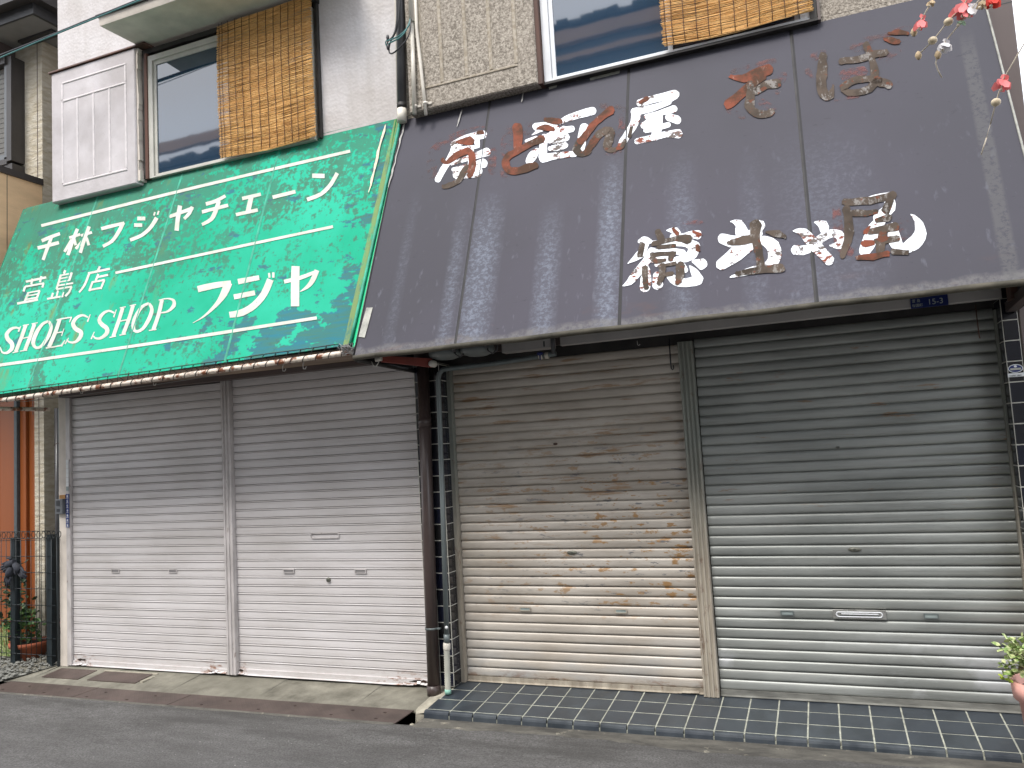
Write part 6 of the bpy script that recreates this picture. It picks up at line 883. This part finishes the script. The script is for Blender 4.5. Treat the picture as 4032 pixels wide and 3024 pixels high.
t = thing('cable_bundle', 'loop of teal and black cables hanging out of the white duct across the drainpipe', 'cables', (-2.5, 4.6, 4.4))
def loop(pts, r, mat):
    P = [Vector(p) for p in pts]; out = []
    for i in range(len(P) - 1):
        p0, p1, p2, p3 = P[max(i - 1, 0)], P[i], P[i + 1], P[min(i + 2, len(P) - 1)]
        for k in range(5):
            q = k / 5; out.append(.5 * ((2 * p1) + (-p0 + p2) * q + (2 * p0 - 5 * p1 + 4 * p2 - p3) * q * q + (-p0 + 3 * p1 - 3 * p2 + p3) * q ** 3))
    out.append(P[-1]); part('cable', G().tube(out, r, 6), mat, t)
loop([(-2.402, 4.60, 4.51), (-2.41, 4.59, 4.46), (-2.47, 4.585, 4.41), (-2.55, 4.59, 4.395), (-2.60, 4.60, 4.40), (-2.60, 4.61, 4.37), (-2.56, 4.59, 4.375), (-2.48, 4.58, 4.385), (-2.43, 4.585, 4.43), (-2.40, 4.60, 4.51)], .005, 'teal_cable')
loop([(-2.398, 4.60, 4.51), (-2.40, 4.585, 4.42), (-2.43, 4.575, 4.35), (-2.50, 4.58, 4.305), (-2.56, 4.60, 4.30), (-2.585, 4.61, 4.33), (-2.575, 4.62, 4.40), (-2.53, 4.64, 4.50), (-2.50, 4.64, 4.68), (-2.48, 4.65, 5.2)], .0055, 'black_cable')
loop([(-2.60, 4.61, 4.365), (-2.585, 4.605, 4.40), (-2.55, 4.61, 4.43), (-2.53, 4.63, 4.52), (-2.515, 4.64, 4.72), (-2.5, 4.65, 5.2)], .005, 'black_cable')
part('clip', G().ball((-2.585, 4.60, 4.42), .015, 8, (.8, .8, 1.7)).ball((-2.585, 4.60, 4.355), .014, 8, (1, .8, 1.8)), 'black_cable', t)
# overhead service cable crossing the left wall
t = thing('overhead_cable', 'black and teal service cable crossing in front of the white wall and slab', 'cable', (-5.5, 4.25, 4.95))
part('cable', G().tube([(-9.5, 4.25, 4.70), (-7.5, 4.25, 4.90), (-6.01, 4.25, 4.975), (-5.35, 4.25, 5.0), (-4.94, 4.25, 5.02), (-4.0, 4.25, 5.06), (-3, 4.25, 5.13)], .010, 6), 'black_cable', t)
part('cable', G().tube([(-9.5, 4.24, 4.66), (-7.5, 4.24, 4.86), (-6.01, 4.24, 4.948), (-5.6, 4.24, 4.972), (-5.3, 4.245, 4.992), (-4.5, 4.245, 5.028), (-3, 4.245, 5.118)], .006, 6), 'teal_cable', t)
single('overhead_cable', G().tube([(-9.5, 3.6, 5.35), (-7, 3.6, 5.32), (-4.5, 3.6, 5.50)], .004, 5), 'black_cable', 'thin wire in front of the neighbouring roof gutter', 'cable', (-7, 3.6, 5.3))
# hooks
single('hook', G().tube([(-.80, 4.63, 2.12), (-.802, 4.63, 1.965), (-.800, 4.63, 1.935), (-.793, 4.63, 1.928), (-.787, 4.63, 1.936), (-.788, 4.63, 1.955)], .004, 8), 'black_cable', 'black hook rod hanging beside the middle mullion', 'hook', (-.8, 4.63, 2.1))
single('hook', G().tube([(.80, 4.70, 2.13), (.802, 4.70, 1.96), (.806, 4.70, 1.952)], .003, 6), 'rust_dark', 'rusty rod hanging at the top right of the grey shutter', 'hook', (.8, 4.7, 2.1))
single('hook', G().tube([(-.985, 4.60, 2.118), (-.985, 4.60, 2.095), (-.978, 4.60, 2.088), (-.97, 4.6, 2.095)], .002, 6), 'hook_white', 'tiny pale wire hook above the cream shutter', 'hook', (-.98, 4.6, 2.1))
t = thing('awning_bracket', 'dark metal arm joint under the right end of the grey awning', 'bracket', (.95, 4.5, 2.15))
part('arm', G().hexa([(.925, 4.66, 2.07), (.975, 4.66, 2.07), (.985, 4.05, 2.10), (.93, 4.05, 2.10), (.925, 4.66, 2.12), (.975, 4.66, 2.12), (.985, 4.05, 2.15), (.93, 4.05, 2.15)]), 'brown_pipe', t); part('clamp', G().box(.915, .945, 4.45, 4.55, 2.11, 2.18), 'rust_dark', t, fix=False)
# address plate
t = thing('address_plate', 'dark blue address plate reading 15-3 under the right end of the grey awning', 'sign', (.585, 4.69, 2.187))
part('plate', G().bbox(.497, .676, 4.688, 4.6985, 2.146, 2.204, .001), 'address_blue', t)
def put_text(txt, size, mat, x, y, z, parent, sx=1.0, name='lettering'):
    me = text_mesh(txt, size, mat); o = put(name, me, parent, tuple(Vector((x, y, z)) - WL[parent.name])); o.rotation_euler = (math.pi / 2, 0, 0); o.scale = (sx, 1, 1); return o
put_text('15-3', .042, 'address_ink', .577, 4.6868, 2.158, t); put_text('萱 島', .019, 'address_ink', .503, 4.6868, 2.178, t, .95); put_text('桜園町', .019, 'address_ink', .503, 4.6868, 2.153, t, .9)
t = thing('oval_sticker', 'oval blue and white inspection sticker with a strip below on the right black tiled pillar', 'sticker', (.948, 4.697, 1.76))
def disc(x, y, z, w, h, mat, parent, name):
    n = 24; g = G().add([(x + math.cos(2 * math.pi * k / n) * w, y, z + math.sin(2 * math.pi * k / n) * h) for k in range(n)], [tuple(range(n))]); return part(name, g, mat, parent, fix=False)
disc(.948, 4.6965, 1.780, .0335, .022, 'sticker_white', t, 'rim'); disc(.948, 4.6962, 1.780, .030, .0185, 'address_blue', t, 'oval'); part('band', G().box(.924, .972, 4.6955, 4.696, 1.772, 1.7825), 'corrugated_cream', t, fix=False)
disc(.948, 4.6958, 1.791, .007, .006, 'sticker_white', t, 'emblem'); part('strip', G().box(.910, .984, 4.6955, 4.6965, 1.737, 1.756), 'sticker_white', t, fix=False); put_text('21090 1863', .0125, 'slot_dark', .917, 4.6952, 1.7395, t, .9)
# intercom, tape and blue stickers on the white pillar
t = thing('intercom', 'small dark grey intercom box on the white corner pillar below a brown cardboard tab', 'intercom', (-6.06, 4.81, 1.25))
part('body', G().bbox(-6.105, -6.02, 4.795, 4.8285, 1.192, 1.318, .004), 'intercom_body', t); part('speaker', G().box(-6.088, -6.05, 4.7925, 4.7955, 1.262, 1.305), 'intercom_dark', t, fix=False); part('button', G().box(-6.085, -6.052, 4.7925, 4.7955, 1.212, 1.238), 'intercom_dark', t, fix=False)
single('cardboard_tab', G().box(-6.085, -6.018, 4.820, 4.8285, 1.321, 1.352), 'cardboard', 'brown cardboard tab taped above the dark intercom', 'cardboard', (-6.05, 4.825, 1.33))
t = thing('sticker_strip', 'column of seven small blue security stickers on the white shutter rail', 'stickers', (-5.98, 4.82, 1.22))
for k in range(7):
    z = 1.320 - k * .0405
    q = part('sticker', G().box(-6.008, -5.971, 4.8185, 4.8205, z, z + .039), 'blue_sticker', t, fix=False); disc(-5.989, 4.8182, z + .022, .0088, .009, 'sticker_white', q, 'emblem'); disc(-5.989, 4.8180, z + .024, .004, .004, 'blue_sticker', q, 'emblem_centre'); part('caption', G().box(-6.002, -5.976, 4.8178, 4.8183, z + .004, z + .008), 'sticker_white', q, fix=False)
t = thing('paper_strip', 'column of faded white paper labels above the blue stickers', 'labels', (-5.98, 4.82, 1.5))
for k in range(7): part('label_paper', G().box(-6.003, -5.974, 4.8188, 4.8205, 1.385 + k * .038, 1.42 + k * .038), 'sticker_white' if k else 'slot_teal', t, fix=False)
single('pipe_wire', G().tube([(-6.20, 4.86, 1.78), (-6.14, 4.85, 1.80), (-6.09, 4.82, 1.79)], .002, 5), 'rust_dark', 'short rusty wire sticking out beside the white pillar', 'wire', (-6.15, 4.85, 1.79))

# ------------------------------------------------------------------ reed blinds
def blind(x0, x1, z0, z1, label, seed, cords, sagx):
    t = thing('reed_blind', label, 'blind', ((x0 + x1) / 2, 4.66, z0), 'reed blinds over the upstairs windows')
    random.seed(seed); g = G(); z = z0
    def yb(x, z): return 4.665 + .006 * math.sin(x * 9 + seed) + .006 * math.sin(z * 6 + seed)
    while z < z1:
        off = random.uniform(-.008, .008); r = random.uniform(.0016, .0028); sk = random.uniform(-.012, .012) + sagx * (z - z0)
        xa, xb = x0 + random.uniform(-.010, .006), x1 + random.uniform(-.006, .010); sg = []
        ph = random.uniform(0, 6)
        for k in range(5):
            x = xa + (xb - xa) * k / 4; droop = .010 * math.sin((x - x0) / (x1 - x0) * math.pi * 1.5 + z * 2.2) * (1 - (z - z0) / (z1 - z0) * .5)
            sg.append((x, yb(x, z) + random.uniform(-.003, .003), z + sk * (k / 4 - .5) + droop + random.uniform(-.0015, .0015)))
        g.tube(sg, r, 4, False); z += .0027
    part('reeds', g, 'reed', t, kind='stuff', fix=False)
    for c in cords:
        pts = [(c + .002 * math.sin(k * 1.9 + c * 7), yb(c, z0 + (z1 - z0) * k / 14) - .0085, z0 + (z1 - z0) * k / 14) for k in range(15)]; part('cord', G().tube(pts, .0022, 5), 'rust_dark', t)
    return t
blind(-4.135, -3.256, 3.872, 4.955, 'reed blind over the window above the green awning', 3, [-4.11, -4.08, -4.02, -3.955, -3.89, -3.82, -3.745, -3.67, -3.60, -3.53, -3.46, -3.40, -3.335], .01)
blind(-.705, .146, 3.908, 5.0, 'reed blind over the window above the grey awning', 5, [-.685, -.645, -.575, -.50, -.43, -.36, -.28, -.21, -.14, -.07, .0, .07], -.01)

# ------------------------------------------------------------------ neighbouring house, far left
nb = thing('neighbour_house', 'beige sided house with dark eaves and a shuttered window beyond the white shop', 'house', (-8, 5.2, 0))
YN = 5.2
part('wall', G().box(-12, -6.76, YN, YN + .2, 2.65, 5.76).box(-6.96, -6.76, YN + .2, 9.5, -.1, 5.76).box(-6.885, -6.76, YN, YN + .2, -.1, 2.649).box(-12, -6.961, YN + .12, YN + .2, -.1, 2.649), 'siding_beige', nb, fix=False)
part('corner_joint', G().box(-6.827, -6.821, YN - .0035, YN - .0005, -.05, 5.75), 'brown_cladding', nb, fix=False)
part('corner_joint', G().box(-6.905, -6.90, YN - .0035, YN - .0005, 2.1, 4.3), 'brown_cladding', nb, fix=False)
part('downpipe', G().tube([(-6.66, 5.26, -.05), (-6.66, 5.26, 2.15)], .025, 10), 'grey_plastic_dark', nb)
part('downpipe', G().tube([(-6.60, 5.24, -.05), (-6.60, 5.24, 2.15)], .014, 8), 'galvanised', nb)
part('gap_trim', G().box(-6.59, -6.55, 5.25, 5.28, -.05, 5.5), 'dark_bronze', nb, fix=False)
# eaves
part('eave_soffit', G().box(-12, -6.43, 4.86, 9.6, 5.765, 5.785), 'neighbour_soffit', nb, fix=False)
part('eave_fascia', G().box(-12, -6.40, 4.84, 4.86, 5.755, 5.93).box(-6.43, -6.40, 4.861, 9.6, 5.755, 5.93), 'roof_dark', nb, fix=False)
part('gutter', G().box(-12, -6.345, 4.74, 4.839, 5.86, 5.99).box(-6.398, -6.31, 4.841, 9.6, 5.86, 5.99), 'dark_bronze', nb, fix=False)
part('gutter_lip', G().box(-12, -6.33, 4.725, 4.7385, 5.965, 5.998), 'roof_dark', nb, fix=False)
part('roof', G().hexa([(-12, 4.76, 5.992), (-6.35, 4.76, 5.992), (-6.9, 7.2, 6.9), (-12, 7.2, 6.9), (-12, 4.76, 6.02), (-6.35, 4.76, 6.02), (-6.9, 7.2, 6.95), (-12, 7.2, 6.95)]).hexa([(-6.35, 4.76, 5.992), (-6.35, 9.6, 5.992), (-6.9, 9.6, 6.9), (-6.9, 7.2, 6.9), (-6.35, 4.76, 6.02), (-6.35, 9.6, 6.02), (-6.9, 9.6, 6.95), (-6.9, 7.2, 6.95)]), 'roof_dark', nb)
part('soffit_strip', G().box(-6.96, -6.50, 5.10, 5.20, 5.742, 5.764), 'roof_dark', nb, fix=False)
# window with closed shutter in a deep dark box
wn = part('window', G().box(-9, -7.065, 5.04, YN, 5.53, 5.60).box(-7.065, -7.0, 5.06, YN, 4.555, 5.60).box(-9, -7.065, 5.06, YN, 4.53, 4.58), 'dark_bronze', nb, 'dark box window with grey slatted shutter', fix=False)
part('hood', G().box(-9, -7.13, 4.98, YN, 5.601, 5.78), 'brown_cladding', wn, fix=False)
for k in range(3): part('hood_line', G().box(-9, -7.1295, 4.978, 4.985, 5.62 + k * .055, 5.625 + k * .055), 'slot_dark', wn, fix=False)
part('frame', G().box(-7.10, -7.066, 5.062, 5.12, 4.60, 5.53).box(-9, -7.10, 5.062, 5.12, 4.582, 4.63), 'intercom_body', wn, fix=False)
for k in range(18): part('slat', G().hexa([(-9, 5.115, 4.635 + k * .05), (-7.101, 5.115, 4.635 + k * .05), (-7.101, 5.13, 4.635 + k * .05), (-9, 5.13, 4.635 + k * .05), (-9, 5.105, 4.672 + k * .05), (-7.101, 5.105, 4.672 + k * .05), (-7.101, 5.13, 4.68 + k * .05), (-9, 5.13, 4.68 + k * .05)]), 'neighbour_soffit', wn, fix=False)
part('sash_back', G().box(-9, -7.10, 5.131, 5.18, 4.58, 5.53), 'dark_interior', wn, fix=False)
part('wall', G().box(-7.14, -7.001, 5.07, YN, 4.45, 4.529), 'dark_bronze', nb, fix=False)
# balcony side
bal = part('balcony', G().box(-6.90, -6.762, 4.2, 5.198, 3.2, 4.30), 'beige_balcony', nb, 'pale beige balcony side with dark cap', fix=False)
part('cap', G().box(-6.93, -6.745, 4.18, 5.198, 4.301, 4.36), 'dark_bronze', bal, fix=False); part('joint', G().box(-6.7615, -6.7595, 4.845, 4.850, 3.2, 4.30), 'brown_cladding', bal, fix=False)
part('balcony_front', G().box(-10, -6.901, 4.2, 4.3, 3.2, 4.30), 'beige_balcony', nb, fix=False)
# orange timber boards and the grey strip downstairs
for x0, x1, dy in ((-7.80, -7.64, 0), (-7.638, -7.49, 0), (-7.488, -7.33, 0), (-7.328, -7.115, 0), (-7.055, -6.975, .0), (-6.972, -6.889, .03)):
    part('timber_board', G().bbox(x0, x1, YN - .02 + dy, YN + .119, -.05, 2.648, .004), 'orange_wood', nb)
part('grey_strip', G().bbox(-7.098, -7.057, YN - .05, YN + .11, -.05, 2.648, .003), 'grey_strip', nb); part('grey_strip', G().box(-7.114, -7.099, YN - .02, YN + .10, -.05, 2.648), 'roof_dark', nb, fix=False)
# ------------------------------------------------------------------ fence, plants
fe = thing('wire_fence', 'black welded wire fence with two posts at the left edge beside the white pillar', 'fence', (-6.5, 4.78, -.06))
FY = 4.80
for x, zt in ((-6.635, .99), (-6.19, 1.01)): part('post', G().box(x - .028, x + .028, FY + .002, FY + .05, -.14, zt).box(x - .03, x + .03, FY, FY + .052, zt + .0005, zt + .012), 'fence_black', fe, fix=False)
part('post', G().box(-6.112, -6.10, FY + .01, FY + .03, -.08, 1.0), 'fence_black', fe, fix=False)
for k in range(8): part('wire', G().tube([(-7.6, FY - .003, .02 + k * .137 + (0)), (-6.11, FY - .003, .02 + k * .137)], .003, 5), 'fence_black', fe)
for k in range(24):
    x = -7.5 + k * .0615; part('wire', G().tube([(x, FY - .008, -.04), (x, FY - .008, 1.0)], .0028, 5), 'fence_black', fe)
    if k % 1 == 0:
        pts = [(x + .03 + math.cos(a) * .022, FY - .008 + .0 * a, 1.025 + math.sin(a) * .028) for a in [2 * math.pi * q / 10 for q in range(11)]]; part('wire_loop', G().tube(pts, .003, 5, False), 'fence_black', fe)
for z in (1.055, .995): part('wire', G().tube([(-7.6, FY - .012, z), (-6.11, FY - .012, z)], .003, 5), 'fence_black', fe)
# pair of gloves hung on the left post
t = thing('work_gloves', 'dark crumpled work gloves hanging over the left fence post', 'gloves', (-6.62, 4.77, .7))
def hand(cx, cz, ang, mat='glove_black'):
    g = G(); d = Vector((math.sin(ang), 0, -math.cos(ang))); s_ = Vector((d.z, 0, -d.x)); c = Vector((cx, 4.765, cz))
    g.tube([c, c + d * .05, c + d * .09], .03, 9, True, [.022, .034, .030])
    for k, (o, l) in enumerate(((-.027, .08), (-.009, .105), (.009, .10), (.027, .075))):
        p = c + d * .08 + s_ * o; g.tube([p, p + d * l * .6 + Vector((0, -.006, 0)), p + d * l + s_ * o * .2], .010, 7, True, [.0105, .0105, .007])
    p = c + d * .03 + s_ * .03; g.tube([p, p + s_ * .02 + d * .02, p + s_ * .03 + d * .045], .01, 7, True, [.011, .011, .008]); part('glove', g, mat, t)
hand(-6.60, .76, -.35); hand(-6.56, .80, -1.25); hand(-6.56, .78, .9)
def leaf_cluster(g, c, R, n, size, seed, flat=.7):
    random.seed(seed)
    for i in range(n):
        u = Vector((random.gauss(0, 1), random.gauss(0, 1), random.gauss(0, 1))).normalized() * (random.random() ** .45)
        p = Vector(c) + Vector((u.x * R[0], u.y * R[1], u.z * R[2])); s_ = size * random.uniform(.6, 1.3)
        a = Vector((random.gauss(0, 1), random.gauss(0, 1) - .6, random.gauss(0, .6) - .2)).normalized(); b = a.cross(Vector((random.gauss(0, .5), random.gauss(0, .5), 1))).normalized(); nn = a.cross(b)
        g.add([p, p + a * s_ * .35 + b * s_ * .36, p + a * s_ * .8 + b * s_ * .28 - nn * s_ * .06, p + a * s_ * 1.1, p + a * s_ * .8 - b * s_ * .28 - nn * s_ * .06, p + a * s_ * .35 - b * s_ * .36, p + a * s_ * .5 + nn * s_ * .12], [(0, 1, 6), (1, 2, 6), (2, 3, 6), (3, 4, 6), (4, 5, 6), (5, 0, 6)], True)
def pot(cx, cy, z0, r0, r1, h, mat, t, n=28):
    part('pot', G().lathe((cx, cy, z0), [(.0, 0), (r0, 0), (r1 * .97, h * .80), (r1 * 1.08, h * .80), (r1 * 1.12, h), (r1 * 1.0, h), (r1 * .96, h * .88), (.0, h * .88)], n), mat, t)
    part('soil', G().lathe((cx, cy, z0 + h * .885), [(r1 * .96, 0), (.001, .006)], n), 'soil', t)
t = thing('potted_plant', 'leafy green plant in a terracotta pot behind the wire fence', 'potted plant', (-6.48, 5.0, -.05)); pot(-6.66, 4.98, -.105, .112, .148, .185, 'terracotta', t)
g = G(); leaf_cluster(g, (-6.66, 4.93, .24), (.17, .12, .17), 260, .045, 1); part('foliage', g, 'leaf_green', t, kind='stuff', fix=False)
g = G(); [g.tube([(-6.66, 4.98, .05), (-6.66 + dx * .5, 4.97, .2), (-6.66 + dx, 4.95, .36)], .004, 5) for dx in (-.08, .02, .09)]; part('stem', g, 'stem', t)
t = thing('garden_plant', 'dark tangled plant rising behind the left fence post', 'plant', (-6.85, 5.0, -.05)); g = G(); leaf_cluster(g, (-6.86, 4.98, .40), (.2, .1, .42), 260, .05, 2); part('foliage', g, 'leaf_dark', t, kind='stuff', fix=False); g = G().tube([(-6.85, 5, -.05), (-6.83, 4.99, .3), (-6.88, 4.98, .8)], .007, 6); part('stem', g, 'stem', t)
t = thing('garden_plant', 'spiky pale striped leaves at the bottom of the fence by the left image edge', 'plant', (-6.8, 4.9, -.05)); g = G(); random.seed(9)
for i in range(22):
    x = -6.86 + random.uniform(-.09, .09); tx = x + random.uniform(-.09, .09); h = random.uniform(.18, .34); g.add([(x - .012, 4.9, -.04), (x + .012, 4.9, -.04), (tx * .6 + x * .4 + .014, 4.88, h * .6 - .04), (tx, 4.86, h - .04), (tx * .6 + x * .4 - .014, 4.88, h * .6 - .04)], [(0, 1, 2, 4), (4, 2, 3)])
part('foliage', g, 'leaf_ivy', t, kind='stuff', fix=False)
t = thing('garden_plant', 'purple leaved plant at the foot of the right fence post', 'plant', (-6.2, 5.0, -.05)); g = G(); leaf_cluster(g, (-6.23, 4.97, .13), (.10, .08, .2), 90, .04, 4); leaf_cluster(g, (-6.25, 5.0, .48), (.10, .06, .08), 40, .05, 14); part('foliage', g, 'leaf_purple', t, kind='stuff', fix=False); part('stem', G().tube([(-6.22, 5, -.05), (-6.23, 5, .5)], .005, 5), 'stem', t)
t = thing('potted_plant', 'pink flowering plant in a dark trough behind the right fence post', 'potted plant', (-6.3, 5.05, .35)); part('trough', G().box(-6.48, -6.12, 5.03, 5.13, .36, .42), 'fence_black', t, fix=False); part('stand', G().box(-6.46, -6.44, 5.05, 5.11, -.05, .36).box(-6.16, -6.14, 5.05, 5.11, -.05, .36), 'fence_black', t, fix=False)
g = G(); leaf_cluster(g, (-6.26, 5.02, .30), (.09, .03, .07), 45, .035, 6); part('flowers', g, 'petal_pink', t, kind='stuff', fix=False); g = G(); leaf_cluster(g, (-6.40, 5.05, .55), (.12, .05, .14), 60, .05, 8); part('foliage', g, 'leaf_dark', t, kind='stuff', fix=False)
# ------------------------------------------------------------------ potted ivy at the right edge
t = thing('potted_plant', 'variegated ivy in a pink plastic pot in front of the grey shutter', 'potted plant', (.92, 4.3, -.08))
pot(.895, 4.25, -.072, .140, .175, .405, 'pink_pot', t, 40)
g = G(); leaf_cluster(g, (.82, 4.24, .455), (.155, .15, .085), 420, .034, 31); leaf_cluster(g, (.685, 4.20, .40), (.04, .06, .05), 26, .030, 32); part('foliage', g, 'leaf_ivy', t, kind='stuff', fix=False)
g = G(); leaf_cluster(g, (.90, 4.24, .47), (.14, .14, .08), 240, .032, 41); leaf_cluster(g, (.67, 4.20, .345), (.02, .03, .04), 9, .024, 44); part('foliage', g, 'leaf_lime', t, kind='stuff', fix=False)
g = G(); random.seed(3)
for k in range(16):
    a = random.uniform(2, 4.5); pts = [(.88, 4.22, .30), (.86 + math.cos(a) * .08, 4.2 + math.sin(a) * .08, .42), (.84 + math.cos(a) * .13, 4.22 + math.sin(a) * .12, .42 + random.uniform(-.02, .06))]; g.tube(pts, .0022, 4)
part('stem', g, 'stem', t)
# ------------------------------------------------------------------ flower strings hanging near the camera
def petals(g, c, n, L, w, seed, down=(-.35, 0, -1), spread=.8):
    random.seed(seed); d = Vector(down).normalized(); u = d.cross(Vector((0, 1, 0))).normalized(); v = d.cross(u)
    for k in range(n):
        a = 2 * math.pi * k / n + random.uniform(-.3, .3); o = (u * math.cos(a) + v * math.sin(a)) * spread * random.uniform(.5, 1.2); dr = (d + o).normalized(); sd = dr.cross(Vector((random.uniform(-.3, .3), 1, .2))).normalized(); l = L * random.uniform(.7, 1.25); C_ = Vector(c)
        g.add([C_ - sd * w * .25, C_ + sd * w * .25, C_ + dr * l * .55 + sd * w, C_ + dr * l + sd * w * .4, C_ + dr * l * .95 - sd * w * .5, C_ + dr * l * .55 - sd * w], [(0, 1, 2, 5), (5, 2, 3, 4)], True)
def fstring(label, pts, beads, flowers, tops):
    t = thing('flower_string', label, 'decoration', pts[0], 'artificial blossom strings hanging at the top right')
    part('string', G().tube(pts, .0013, 6), 'string_cream', t)
    for b, r in beads: part('bead', G().ball(b, r, 14, (1, 1, .88)), 'bead_wood', t)
    for c, m, n, L, w, seed in flowers:
        g = G(); petals(g, c, n, L, w, seed); petals(g, c, max(3, n // 2), L * .45, w * .7, seed + 50, (.6, 0, .6), 1.1); part('blossom', g, m, t)
        part('stamen', G().tube([c, (c[0] - .006, c[1], c[2] - L * .8)], .0009, 5).ball((c[0] - .006, c[1], c[2] - L * .8), .003, 8), 'string_cream', t)
    for c in tops: part('bud', G().lathe(c, [(.001, .009), (.004, .006), (.0062, 0), (.004, -.006), (.0015, -.008)], 8), 'husk', t)
fstring('blossom string with one pink flower and a small tan bud, leftmost at the top', [(.30, 1.575, 2.42), (.262, 1.597, 2.30), (.236, 1.613, 2.264), (.224, 1.621, 2.249)], [], [((.238, 1.612, 2.267), 'petal_pink', 6, .022, .0055, 1), ((.256, 1.598, 2.292), 'husk', 7, .012, .003, 2)], [(.224, 1.621, 2.249)])
fstring('blossom string with a large pink flower and two round wooden beads', [(.335, 1.585, 2.32), (.308, 1.60, 2.272), (.280, 1.612, 2.251), (.254, 1.627, 2.227), (.231, 1.638, 2.212)], [((.281, 1.612, 2.2505), .0082), ((.2545, 1.627, 2.228), .0082)], [((.308, 1.60, 2.274), 'petal_pink', 7, .030, .008, 3)], [(.230, 1.639, 2.210)])
fstring('blossom string with a white flower, pale leaf and a long bent tail', [(.36, 1.58, 2.31), (.332, 1.593, 2.272), (.299, 1.613, 2.242), (.276, 1.625, 2.222), (.262, 1.636, 2.203), (.2575, 1.640, 2.189), (.2605, 1.646, 2.178), (.267, 1.652, 2.163)], [], [((.275, 1.626, 2.219), 'petal_white', 8, .017, .006, 5), ((.318, 1.60, 2.262), 'petal_white', 4, .020, .008, 7), ((.302, 1.612, 2.249), 'petal_green', 3, .012, .004, 8), ((.335, 1.592, 2.266), 'husk', 7, .014, .003, 9)], [(.262, 1.636, 2.202)])
fstring('separate blossom string low at the right edge with a coral flower and bead', [(.43, 1.60, 2.245), (.396, 1.618, 2.181), (.363, 1.646, 2.132), (.352, 1.661, 2.099), (.342, 1.675, 2.064)], [((.352, 1.661, 2.099), .0085)], [((.365, 1.645, 2.134), 'petal_pink', 7, .024, .0075, 11)], [])
part('string_tail', G().tube([(.342, 1.675, 2.064), (.338, 1.68, 2.052), (.335, 1.683, 2.042)], .0006, 5).tube([(.335, 1.683, 2.042), (.325, 1.692, 2.014)], .0013, 6), 'string_cream', bpy.data.objects['flower_string.003'])
fstring('red blossom just entering the frame in the top right corner', [(.37, 1.58, 2.34), (.353, 1.593, 2.268)], [], [((.353, 1.593, 2.268), 'petal_red', 6, .018, .007, 13)], [])
# ------------------------------------------------------------------ across the street, behind the camera (mirrored in the panes)
op = thing('opposite_building', 'tall grey blue building with tan rails across the street behind the viewer', 'building', (-5, -5, 0))
part('wall', G().box(-9.5, 6, -9, -5.15, -.1, 9.9), 'opposite_wall', op, fix=False)
part('rail_band', G().box(-9.5, 6, -5.15, -5.0, 9.55, 9.80), 'tan_band', op, fix=False); part('rail_band', G().box(-9.5, 6, -5.15, -5.0, 9.20, 9.31), 'tan_band', op, fix=False)
part('lower_facade', G().box(-9.4, 6, -5.14, -4.9, -.1, 5.5), 'opposite_pale', op, fix=False)
g = G(); random.seed(40)
for i in range(60): x = -9.5 + i * .26; g.box(x, x + .25, -5.3, -5.05, 9.9, 10.0 + random.uniform(0, .09))
part('roof_edge', g, 'opposite_roof', op, fix=False)
op2 = thing('opposite_building', 'lower pale building across the street behind the viewer, further left', 'building', (-14, -5, 0))
part('wall', G().box(-22, -9.6, -9, -5.15, -.1, 9.1), 'opposite_wall', op2, fix=False); part('rail_band', G().box(-22, -9.6, -5.15, -5.0, 9.37, 9.62), 'tan_band', op2, fix=False)
g = G()
for i in range(48): x = -22 + i * .26; g.box(x, x + .25, -5.3, -5.05, 9.0, 9.15 + random.uniform(0, .08))
part('roof_edge', g, 'opposite_roof', op2, fix=False); part('post', G().box(-22, -21.9, -5.15, -5.0, 9.1, 9.37).box(-9.8, -9.7, -5.15, -5.0, 9.1, 9.37).box(-15.8, -15.7, -5.15, -5.0, 9.1, 9.37), 'opposite_roof', op2, fix=False)
part('lower_facade', G().box(-22, -9.6, -5.14, -4.9, -.1, 5.5), 'opposite_pale', op2, fix=False)
